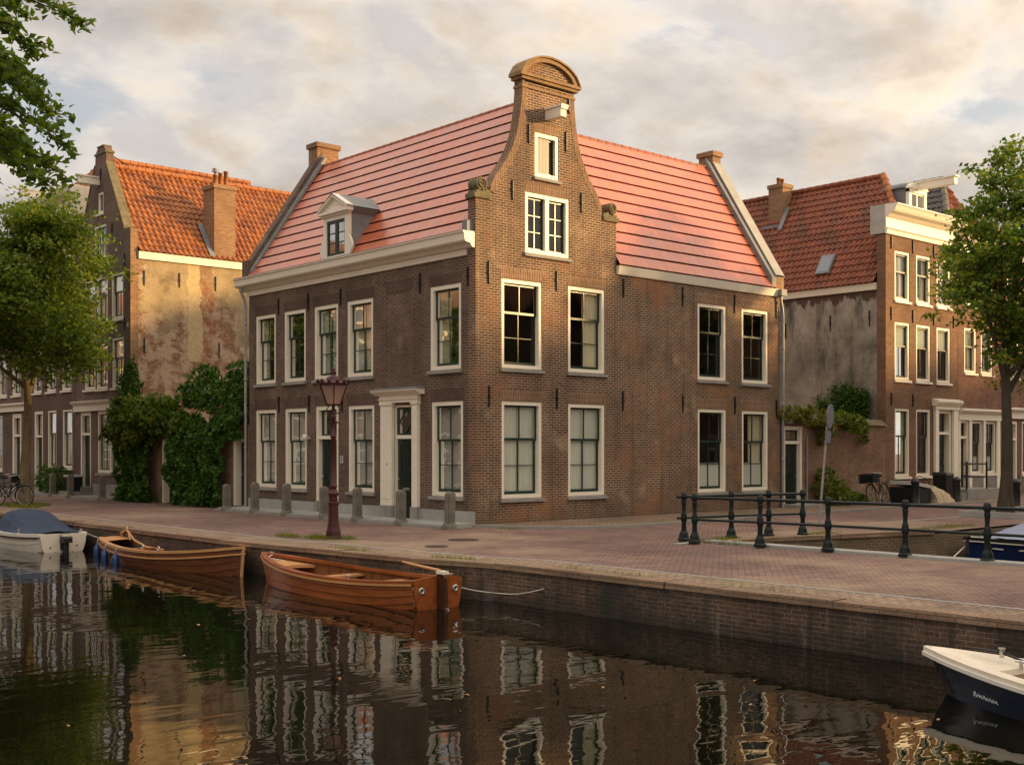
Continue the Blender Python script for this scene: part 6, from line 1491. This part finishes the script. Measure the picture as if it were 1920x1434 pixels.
# ================================================================== BOATS
class Hull:
    def __init__(s, L, B, sheer, keel=-.28, tw=.62, full=.55, rake=.25, bowpow=2.0, mid=.45, ht=.55):
        s.L, s.B, s.sh, s.k, s.tw, s.e, s.rake, s.bp, s.mid, s.ht = L, B, sheer, keel, tw, full, rake, bowpow, mid, ht
    def half(s, t):
        if t > s.mid:
            q = (t - s.mid)/(1 - s.mid); return s.B/2*max(0., 1 - q**s.bp)**.85
        q = (s.mid - t)/s.mid; return s.B/2*(1 - (1 - s.tw)*q**2)
    def z(s, t):
        st, md, bw = s.sh
        return md + ((bw - md)*((t - s.mid)/(1 - s.mid))**2 if t > s.mid else (st - md)*((s.mid - t)/s.mid)**2)
    def keel(s, t):
        return s.k + (.20*((t - .8)/.2)**2 if t > .8 else (.18*((.25 - t)/.25)**2 if t < .25 else 0))
    def pt(s, t, th, side, off=0.):
        h, zt, zk = s.half(t), s.z(t), s.keel(t)
        hw = h*max(0, math.cos(th))**s.e; z = zt - (zt - zk)*math.sin(th)**1.15
        x = -s.L/2 + s.L*t + s.rake*(t**6)*((z - zk)/(zt - zk) - .5)
        return Vector((x, side*(hw + off*(1 if hw > .02 else hw/.02)), z - off*.2*math.sin(th)))
    def skin(s, root, mat, planks=0, step=.012, n=36, name='hull'):
        m = MB(); ths = [pi/2*k/ (planks or 12) for k in range((planks or 12) + 1)]
        for sd in (-1, 1):
            for j in range(len(ths) - 1):
                up_ = [s.pt(i/n, ths[j], sd, 0) for i in range(n+1)]; lo = [s.pt(i/n, ths[j+1], sd, step if planks else 0) for i in range(n+1)]
                m.grid([up_, lo], 0, True)
                if planks: m.grid([lo, [s.pt(i/n, ths[j+1], sd, 0) for i in range(n+1)]], 0, True)
        return m.build(name, mat, root, local=True)
    def lining(s, root, mat, zf, t0=.015, t1=.97, inset=.03, ribs=0, n=36, ribmat=None, name='lining'):
        m = MB()
        def thf(t):
            zt, zk = s.z(t), s.keel(t); q = min(1., max(0., (zt - zf)/(zt - zk))); return math.asin(q**(1/1.15))
        for sd in (-1, 1):
            m.grid([[s.pt(t0 + (t1-t0)*i/n, thf(t0 + (t1-t0)*i/n)*j/6, sd, -inset) for i in range(n+1)] for j in range(7)], 0, True)
            for k in range(ribs):
                t = t0 + .06 + (t1 - t0 - .12)*k/(ribs - 1); m.tube([s.pt(t, thf(t)*j/6, sd, -inset - .008) for j in range(7)], .016, 4, 0)
        return m.build(name, mat, root, local=True)
    def floor(s, root, mat, zf, t0=.02, t1=.93, n=24, boards=7, inset=.03, name='floor_boards'):
        m = MB()
        def hw(t):
            zt, zk = s.z(t), s.keel(t); q = min(.995, max(0., (zt - zf)/(zt - zk))); return max(0, s.half(t)*math.cos(math.asin(q**(1/1.15)))**s.e - inset)
        for b in range(boards):
            f0, f1 = -1 + 2*b/boards + .012, -1 + 2*(b+1)/boards - .012
            m.grid([[(-s.L/2 + s.L*(t0 + (t1-t0)*i/n), hw(t0 + (t1-t0)*i/n)*f, zf + .004*(b % 2)) for i in range(n+1)] for f in (f0, f1)], 0, False)
        m.grid([[(-s.L/2 + s.L*(t0 + (t1-t0)*i/n), hw(t0 + (t1-t0)*i/n)*f, zf - .012) for i in range(n+1)] for f in (-1, 1)], 0, False)
        return m.build(name, mat, root, local=True)
    def rail(s, root, mat, w0=.03, w1=-.06, h0=-.03, h1=.025, t0=0., t1=1., n=44, name='gunwale', round_=False):
        m = MB()
        for sd in (-1, 1):
            rows = [[], [], [], []]
            for i in range(n+1):
                t = t0 + (t1-t0)*i/n; p = s.pt(t, 0, sd)
                hw = s.half(t)
                a = max(-hw, w1) if hw < .08 else w1
                for r, (o, h) in zip(rows, ((w0, h0), (w0, h1), (a, h1), (a, h0))): r.append(Vector((p.x + (.03 if t > .985 else 0), p.y + sd*o, p.z + h)))
            m.grid(rows + [rows[0]], 0, round_)
            m.add([r[0] for r in rows], [(0, 1, 2, 3)]); m.add([r[-1] for r in rows], [(0, 1, 2, 3)])
        return m.build(name, mat, root, local=True)
    def hwz(s, t, z):
        zt, zk = s.z(t), s.keel(t); q = min(1, max(0., (zt - z)/(zt - zk))); return s.half(t)*math.cos(math.asin(q**(1/1.15)))**s.e
    def thwart(s, root, t, z, w, mat, name='thwart', th=.035):
        m = MB(); x = -s.L/2 + s.L*t; h = s.hwz(t, z) - .03
        m.box((x - w/2, -h, z - th), (x + w/2, h, z)); return m.build(name, mat, root, local=True)
    def deck(s, root, t0, t1, mat, drop=.02, name='foredeck', n=16, curve=.0):
        m = MB(); rows = []
        for i in range(n+1):
            t = t0 + (t1 - t0)*i/n; h = max(.001, s.half(t) - .02); x = s.pt(t, 0, 1).x
            rows.append([Vector((x - (curve*(1 - (2*j/8 - 1)**2)*(1 if i == 0 else 0)), h*(2*j/8 - 1), s.z(t) - drop + .03*(1 - (2*j/8-1)**2))) for j in range(9)])
        m.grid(rows, 0, True)
        m.add(rows[0] + [Vector((p.x, p.y, p.z - .06)) for p in rows[0]], [(j, j+1, j+10, j+9) for j in range(8)])
        return m.build(name, mat, root, local=True)
    def transom(s, root, mat, name='transom', up=.03, crown=.0, th=.05):
        n = 14; P_ = []
        for sd in (1, -1):
            r = [s.pt(0, pi/2*k/n, sd) for k in range(n+1)]
            P_ += r if sd == 1 else r[::-1]
        top = [Vector((P_[0].x, P_[-1].y + (P_[0].y - P_[-1].y)*k/8, P_[0].z + up + crown*math.sin(pi*k/8))) for k in range(9)]
        A = [Vector((-s.L/2 - .005, p.y, p.z)) for p in P_ + top]
        m = MB(); m.prism(A, [p + Vector((-th, 0, 0)) for p in A]); return m.build(name, mat, root, local=True)

def rope(name, label, pts, r=.014, sag=0., mat=None):
    P_ = []
    for a, b in zip(pts, pts[1:]):
        a, b = Vector(a), Vector(b)
        for k in range(9): P_.append(a.lerp(b, k/8) - Vector((0, 0, sag*math.sin(pi*k/8))))
    m = MB(); m.tube(P_, r, 6); return tag(m.build(name, mat or ROPE), label, 'rope')

# --- nearest mahogany launch
b3 = thing('rowing_boat', 'varnished mahogany launch with rudder and round-eyed transom, nearest the camera', 'boat', (-7.27, -5.0, BZ), R(90.2))
b3.scale = (.955, 1.05, 1.0)
H = Hull(5.6, 1.40, (.585, .50, .66), tw=.66, full=.36, rake=.30, bowpow=2.3, mid=.42, keel=-.22)
hl = H.skin(b3, WOOD, planks=8, step=.020); H.lining(b3, WOODI, .17, ribs=16); H.floor(b3, WOODI, .17)
H.rail(b3, WOOD, .035, -.085); H.transom(b3, WOOD, crown=.05)
H.rail(b3, WOODL, .045, .028, -.055, -.022, name='rub_rail')
for t, w in ((.32, .26), (.58, .24)): H.thwart(b3, t, .41, w, WOODL)
H.deck(b3, .80, .985, WOODL, .08, 'bow_sheets')
zb_ = .43
for sd in (-1, 1):
    m = MB(); m.prism([(-2.72, sd*.05, zb_), (-2.72, sd*(H.hwz(.02, zb_) - .03), zb_), (-1.35, sd*(H.hwz(.25, zb_) - .03), zb_), (-1.35, sd*.34, zb_)], [(-2.72, sd*.05, zb_ - .03), (-2.72, sd*(H.hwz(.02, zb_) - .03), zb_ - .03), (-1.35, sd*(H.hwz(.25, zb_) - .03), zb_ - .03), (-1.35, sd*.34, zb_ - .03)]); m.build('stern_bench', WOODL, b3, local=True)
m = MB(); m.box((-2.79, -.45, .50), (-2.42, .45, .54)); m.build('stern_deck', WOOD, b3, local=True)
m = MB(); m.box((-.65, -.15, .10), (.45, .15, .34)); m.box((-.70, -.19, .341), (.50, .19, .37)); m.build('engine_box', WOODL, b3, local=True)
rp = [(-2.86, .70), (-3.04, .64), (-3.08, .16), (-3.24, .02), (-3.24, -.14), (-2.86, -.2)]
m = MB(); m.prism([(x, -.035, z) for x, z in rp], [(x, .035, z) for x, z in rp]); rd = m.build('rudder', plain('dark_rudder_wood', (.055, .022, .011), .35, .4, var=.3), b3, local=True)
m = MB(); m.box((-3.06, -.055, .70), (-2.86, .055, .75)); m.build('rudder_cap', WHITE, rd, local=True)
m = MB(); m.tube([(-2.90, .0, .75), (-2.2, .03, .80), (-1.9, .04, .83)], [.026, .022, .017], 8); m.build('tiller', WOODL, rd, local=True)
m = MB(); m.tube([(-3.10, 0, .16), (-3.26, 0, .0), (-2.84, 0, .0)], .014, 6); m.build('rudder_strap', CHROME, rd, local=True)
for y in (-.33, .33):
    m = MB(); m.lathe([(.026, 0), (.026, .02), (.056, .02), (.060, .008), (.060, 0)], (-2.856, y, .44), 14, 0, True, Matrix.Rotation(-pi/2, 3, 'Y')); m.build('transom_eye', CHROME, b3, local=True)
for x, y in ((2.5, .06), (-2.68, -.36), (-1.2, .64)):
    m = MB(); z = H.z((x + 2.8)/5.6) + .03; m.tube([(x - .07, y, z + .05), (x + .07, y, z + .05)], .012, 6); m.tube([(x, y, z - .02), (x, y, z + .05)], .012, 6); m.build('cleat', CHROME, b3, local=True)
m = MB(); m.tube([H.pt(1, pi/2*k/10, 1) + Vector((.03, 0, 0)) for k in range(11)], .03, 6); m.build('stem_post', WOODL, b3, local=True)
m = MB(); m.tube([H.pt(i/30, 1.02, 1, .012) for i in range(31)], .013, 5); m.build('waterline_stripe', BOATW, b3, local=True)
m = MB(); P_ = [Vector((2.5 - .045*k, .05 + .12*math.sin(k*.9), H.z(.95) + .03 - .022*k)) for k in range(14)]; m.tube(P_, .012, 5); m.build('painter_coil', ROPE, b3, local=True)
# --- second mahogany boat with blue fenders
b2 = thing('rowing_boat', 'varnished wooden boat with three blue fenders moored between the white boat and the launch', 'boat', (-7.20, 1.95, BZ), R(-91.7))
H2 = Hull(6.6, 1.60, (.55, .47, .73), tw=.48, full=.50, rake=.10, bowpow=2.0, mid=.42)
H2.skin(b2, WOODD, planks=8, step=.018); H2.lining(b2, WOODI, .17, ribs=18); H2.floor(b2, WOOD, .17); H2.rail(b2, WOODL, .035, -.08); H2.transom(b2, WOODD)
H2.rail(b2, WOODL, .042, .02, -.15, -.115, name='rub_rail'); H2.deck(b2, .0, .11, WOODL, .0, 'stern_deck'); H2.deck(b2, .84, .985, WOODL, .10, 'foredeck')
for t, w in ((.30, .28), (.60, .26)): H2.thwart(b2, t, .42, w, WOOD)
m = MB(); m.tube([H2.pt(1, pi/2*k/10, 1) + Vector((.02, 0, 0)) for k in range(11)], .035, 6); m.build('stem_post', WOODL, b2, local=True)
m = MB(); m.tube([H2.pt(i/30, 1.05, -1, .012) for i in range(31)] , .012, 5); m.build('waterline_stripe', BOATW, b2, local=True)
m = MB(); m.tube([(-3.15, .1, .60), (-2.95, .15, .80), (-2.7, .1, .62), (-2.5, .05, .52)], [.028, .026, .022, .02], 8); m.tube([(-2.35, -.25, .70), (-2.05, -.22, .80), (-1.9, -.1, .56), (-1.55, .05, .42), (-.9, .2, .38)], .026, 8); m.build('oar', WOODL, b2, local=True)
for t in (.035, .20, .335):
    p = H2.pt(t, .0, -1, .09); f = tag(empty('fender', (0, 0, 0)), None, None)
    bpy.data.objects.remove(f)
    f = MB(); f.lathe([(0, -.24), (.05, -.22), (.082, -.14), (.085, .08), (.06, .16), (.028, .19), (.022, .24), (0, .25)], (p.x, p.y, p.z - .33), 12); fo = f.build('fender', FEND, b2, local=True)
    f = MB(); f.tube([(p.x, p.y, p.z - .13), (p.x, p.y + .02, p.z), (p.x, p.y + .12, p.z + .03)], .008, 5); f.build('lanyard', ROPE, fo, local=True)
m = MB(); P_ = [Vector((.9 + .02*k, .50 - .5*math.sin(k*.25)*.1, .50 + .05*math.sin(k*1.3))) for k in range(8)]; m.tube(P_, .013, 5); m.build('mooring_line', ROPE, b2, local=True)
for x, y in ((.9, -.72), (.2, -.78), (-.9, .74)):
    m = MB(); ring(m, (x, y, .58), .05, .012, 14, 5); m.build('rowlock', CHROME, b2, local=True)
# --- white boat under its navy cover
b1 = thing('motor_boat', 'cream motor boat with navy canvas cover and black outboard at the left edge', 'boat', (-7.72, 9.15, BZ), R(88))
H1 = Hull(4.7, 1.72, (.57, .53, .70), tw=.66, full=.42, rake=.2, bowpow=2.2, mid=.42, keel=-.2)
H1.skin(b1, BOATW, planks=4, step=.010); H1.rail(b1, BOATW, .05, -.10, -.05, .03, round_=False); H1.transom(b1, BOATC, up=.02, th=.06); H1.deck(b1, .0, .16, BOATW, .03, 'stern_deck')
H1.rail(b1, RUBBER, .055, .03, -.085, -.055, name='rub_rail'); H1.deck(b1, .80, .985, BOATW, .0, 'foredeck')
m = MB(); rows = []
for i in range(13):
    t = .12 + .72*i/12; f = math.sin(pi*min(1., max(0., (i/12 - .0)))**1.0); prof_ = [.02, .05, .09, .22, .38, .54, .67, .70, .69, .66, .54, .30, .03]
    row = []
    for j in range(11):
        v = 2*j/10 - 1; h = H1.half(t) - .04; row.append((-H1.L/2 + H1.L*t, h*v*(1 if abs(v) > .99 else .97), H1.z(t) + .03 + prof_[i]*(1 - abs(v)**3.6)*.74 - .015*math.sin(i*2.3 + j)))
    rows.append(row)
m.grid(rows, 0, False); m.build('canvas_cover', CANVAS, b1, local=True)
m = MB(); m.box((-2.74, -.11, .38), (-2.45, .11, .48)); m.prism([(-2.76, -.11, .48), (-2.46, -.11, .48), (-2.48, -.09, .62), (-2.70, -.09, .60)], [(-2.76, .11, .48), (-2.46, .11, .48), (-2.48, .09, .62), (-2.70, .09, .60)]); m.box((-2.66, -.05, -.35), (-2.48, .05, .38)); m.box((-2.5, -.09, .2), (-2.405, .09, .45)); om = m.build('outboard', BLACK, b1, local=True)
m = MB(); m.box((-2.745, -.115, .54), (-2.58, .115, .60)); m.build('cowl_stripe', BOATC, om, local=True)
for y, z in ((.33, .25), (-.33, .28), (.20, .12), (-.22, .12)):
    m = MB(); m.lathe([(0, 0), (.022, 0), (.022, .012), (0, .012)], (-2.411, y, z), 8, 0, True, Matrix.Rotation(-pi/2, 3, 'Y')); m.build('drain_plug', BLACK, b1, local=True)
for x, y in ((-2.2, -.52), (-1.3, .74)):
    m = MB(); m.tube([(x, y, .56), (x, y, .68)], .018, 6); m.tube([(x - .06, y, .66), (x + .06, y, .66)], .013, 6); m.build('cleat', CHROME, b1, local=True)
# --- navy sloop at lower right
b4 = thing('sloop', 'navy sloop with cream deck and dark mooring rope at the lower right', 'boat', (-7.60, -19.25, BZ), R(84))
H4 = Hull(5.6, 1.65, (.50, .44, .58), tw=.75, full=.42, rake=.35, bowpow=2.1, mid=.45)
H4.skin(b4, BOATB); H4.rail(b4, BOATC, .03, -.14, -.03, .02); H4.rail(b4, BOATW, .055, .02, -.07, -.0305, name='rub_rail'); H4.transom(b4, BOATB)
H4.lining(b4, BOATC, .17, t1=.90, inset=.13); H4.floor(b4, BOATC, .17, t1=.90, inset=.12); H4.deck(b4, .845, .99, BOATC, .0, 'foredeck', curve=.16); H4.thwart(b4, .66, .32, .4, WOODD)
m = MB(); m.tube([H4.pt(i/30, 1.0, sd, .012) for i in range(31) for sd in (1,)], .012, 5); m.build('waterline_stripe', STONEL, b4, local=True)
m = MB(); m.tube([(2.45, -.02, .65), (2.1, .0, .65), (1.75, .03, .58), (1.3, .12, .46), (.6, .2, .30), (.0, .1, .24)], .014, 6); m.build('mooring_line', BLACK, b4, local=True)
m = MB(); m.lathe([(.025, .60), (.025, .69), (.04, .69), (.04, .70)], (2.1, 0, 0), 8); m.build('samson_post', CHROME, b4, local=True)
m = MB(); m.tube([(1.82, .12, .54), (1.82, .12, .62)], .02, 6); m.tube([(1.76, .12, .61), (1.88, .12, .61)], .015, 6); m.build('cleat', CHROME, b4, local=True)
m = MB(); q = []
for k in range(46):
    f = k/45; t = .885 - .06*f; p = H4.pt(t, .40 + .028*math.sin(k*1.15 + .6*math.sin(k*.5))*(1.7 if k < 7 else 1.25 if k in (20, 21, 22, 23) else .8), 1, .014); q.append(p)
m.tube(q, .006, 4); m.build('name_script', plain('pale_lettering', (.55, .58, .58), .5, .3), b4, local=True)
# --- blue boat in the side canal
b5 = thing('motor_boat', 'navy boat with pale blue canvas cover in the side canal behind the railing', 'boat', (9.75, -9.62, BZ), R(181))
H5 = Hull(6.4, 1.9, (.52, .46, .70), tw=.7, full=.40, rake=.15, bowpow=2.6, mid=.40)
H5.skin(b5, BOATB2); H5.rail(b5, BLACK, .05, -.06, -.05, .02); H5.rail(b5, BOATW, .058, .04, -.085, -.06, name='rub_rail'); H5.transom(b5, BOATB2); H5.deck(b5, .86, .99, BOATW, -.01, 'foredeck')
m = MB(); rows = []
for i in range(15):
    t = .06 + .82*i/14; row = []; pk = [.05, .25, .38, .43, .45, .45, .43, .40, .34, .26, .17, .10, .06, .03, .01][i]
    for j in range(11):
        v = 2*j/10 - 1; h = H5.half(t) + .01; row.append((-H5.L/2 + H5.L*t, h*v, H5.z(t) + .035 + pk*(1 - abs(v)**1.8) - .012*math.sin(i*1.9 + j*1.1)))
    rows.append(row)
m.grid(rows, 0, False); m.build('canvas_cover', CANVASL, b5, local=True)
for k in range(6):
    t = .93 - .11*k; m = MB(); p = H5.pt(t, .30, 1, .02); q = H5.pt(t - .04, .30, 1, .02); m.tube([p, q], .018, 5); m.build('hull_marking', BOATW, b5, local=True)
# mooring ropes
rope('mooring_rope', 'pale slack rope from the launch stern to the quay wall', [(-6.95, -7.15, -.16), (-6.25, -7.9, -.42), (-5.99, -8.9, -.28)], .008, .05)
rope('mooring_rope', 'thin rope between the launch bow and the quay', [(-7.2, -1.25, -.05), (-6.55, -.3, -.10)], .010, .04)
rope('mooring_rope', 'thin rope from the white boat stern to the quay', [(-7.1, 6.95, -.2), (-6.98, 5.6, -.25)], .010, .05)
rope('mooring_rope', 'pale rope from the blue boat bow to the bridge wall', [(6.7, -9.5, -.25), (3.2, -10.4, -.75)], .014, .02)

# ================================================================== LIGHT, SKY, CAMERA
SUN_EL = R(10.5); az = Vector((.74, -.673, 0)).normalized()
sun_dir = Vector((az.x*math.cos(SUN_EL), az.y*math.cos(SUN_EL), math.sin(SUN_EL)))
sd = bpy.data.lights.new('sun', 'SUN'); sd.energy = 5.0; sd.angle = R(2.6); sd.color = (1.0, .65, .28)
so = bpy.data.objects.new('sun', sd); COL.objects.link(so); so.rotation_euler = (-sun_dir).to_track_quat('-Z', 'Y').to_euler(); so.location = (30, -30, 30)
wd = bpy.data.worlds.new('World'); sc.world = wd; wd.use_nodes = True
t = wd.node_tree; t.nodes.clear()
class WN(NT):
    def __init__(s): s.t = t
W = WN()
out = W.n('ShaderNodeOutputWorld')
sky = W.n('ShaderNodeTexSky'); sky.sky_type = 'NISHITA'; sky.sun_disc = False; sky.sun_elevation = SUN_EL; sky.sun_rotation = math.atan2(az.x, az.y); sky.air_density = 1.0; sky.dust_density = 2.0; sky.ozone_density = 1.0
b_sky = W.n('ShaderNodeBackground'); W.l(sky.outputs[0], b_sky.inputs[0]); b_sky.inputs[1].default_value = .14
d = W.coord('Generated'); sx = W.n('ShaderNodeSeparateXYZ'); W.l(d, sx.inputs[0])
zz = W.math('MAXIMUM', W.math('ADD', sx.outputs[2], .27), .05)
cb = W.n('ShaderNodeCombineXYZ'); W.l(W.math('DIVIDE', sx.outputs[0], zz), cb.inputs[0]); W.l(W.math('DIVIDE', sx.outputs[1], zz), cb.inputs[1]); cb.inputs[2].default_value = 3.7
def cloud(vec):
    a_ = W.noise(vec, 1.9, 9, .54, .25); b_ = W.noise(vec, 4.6, 7, .58, .2)
    return W.math('ADD', W.math('MULTIPLY', a_, .74), W.math('MULTIPLY', b_, .26)), b_
f, n2 = cloud(cb.outputs[0])
of = W.n('ShaderNodeVectorMath', operation='ADD'); W.l(cb.outputs[0], of.inputs[0]); of.inputs[1].default_value = (az.x*.10, az.y*.10, .02)
f2, _ = cloud(of.outputs[0])
lit = W.math('MULTIPLY_ADD', W.math('SUBTRACT', f, f2), 4.2, .5, clamp=True)      # flanks turned to the sun
vd = W.n('ShaderNodeVectorMath', operation='DOT_PRODUCT'); W.l(d, vd.inputs[0]); vd.inputs[1].default_value = (az.x, az.y, 0)
s_ = W.math('MULTIPLY_ADD', vd.outputs['Value'], .5, .5)
shade = W.ramp(f, [(.41, (.86, .82, .78)), (.47, (.80, .74, .68)), (.52, (.60, .555, .52)), (.60, (.41, .375, .355))])
glow = W.ramp(lit, [(.30, (.80, .80, .82)), (.52, (1., .985, .96)), (.75, (1.17, 1.08, .95))])
col = W.mix(1.0, shade, glow, 'MULTIPLY')
warm = W.mix(1.0, col, (1.04, .99, .925), 'MULTIPLY'); cool = W.mix(1.0, col, (.95, .98, 1.02), 'MULTIPLY')
col = W.mix(W.math('MULTIPLY', s_, 1.0), cool, warm)
hz = W.ramp(sx.outputs[2], [(.0, 1.), (.20, .30), (.38, 0.)])
col = W.mix(W.math('MULTIPLY', hz, W.math('MULTIPLY_ADD', s_, .55, .05)), col, (.86, .78, .68))
b_cl = W.n('ShaderNodeBackground'); W.l(col, b_cl.inputs[0])
s3 = W.math('POWER', s_, 3.)
az_f = W.math('MULTIPLY_ADD', s3, .42, W.math('MULTIPLY_ADD', s_, .0, .655))
el_f = W.ramp(sx.outputs[2], [(.0, .46), (.34, .44), (.62, 1.0)])     # sky brightened overhead, outside the view, to lift the fill light
W.l(W.math('MULTIPLY', az_f, W.math('MULTIPLY', el_f, 2.35)), b_cl.inputs[1])
gap = W.ramp(f, [(.37, .62), (.42, 1.)])
ms = W.n('ShaderNodeMixShader'); W.l(gap, ms.inputs[0]); W.l(b_sky.outputs[0], ms.inputs[1]); W.l(b_cl.outputs[0], ms.inputs[2]); W.l(ms.outputs[0], out.inputs[0])

cd = bpy.data.cameras.new('camera'); co = bpy.data.objects.new('camera', cd); COL.objects.link(co)
co.location = (-19.15, -22.85, 2.0); co.rotation_euler = (pi/2, 0, -math.atan2(.6655, .7463))
cd.sensor_width = 36; cd.lens = 36*2220/1920; cd.shift_y = 122/1920; cd.clip_end = 2000; cd.clip_start = .1
sc.camera = co
sc.render.engine = 'CYCLES'
sc.cycles.max_bounces = 8; sc.cycles.transparent_max_bounces = 16; sc.cycles.use_denoising = True
vs = sc.view_settings; vs.view_transform = 'Standard'; vs.look = 'None'; vs.exposure = 0.52; vs.gamma = 1.0; vs.use_curve_mapping = False
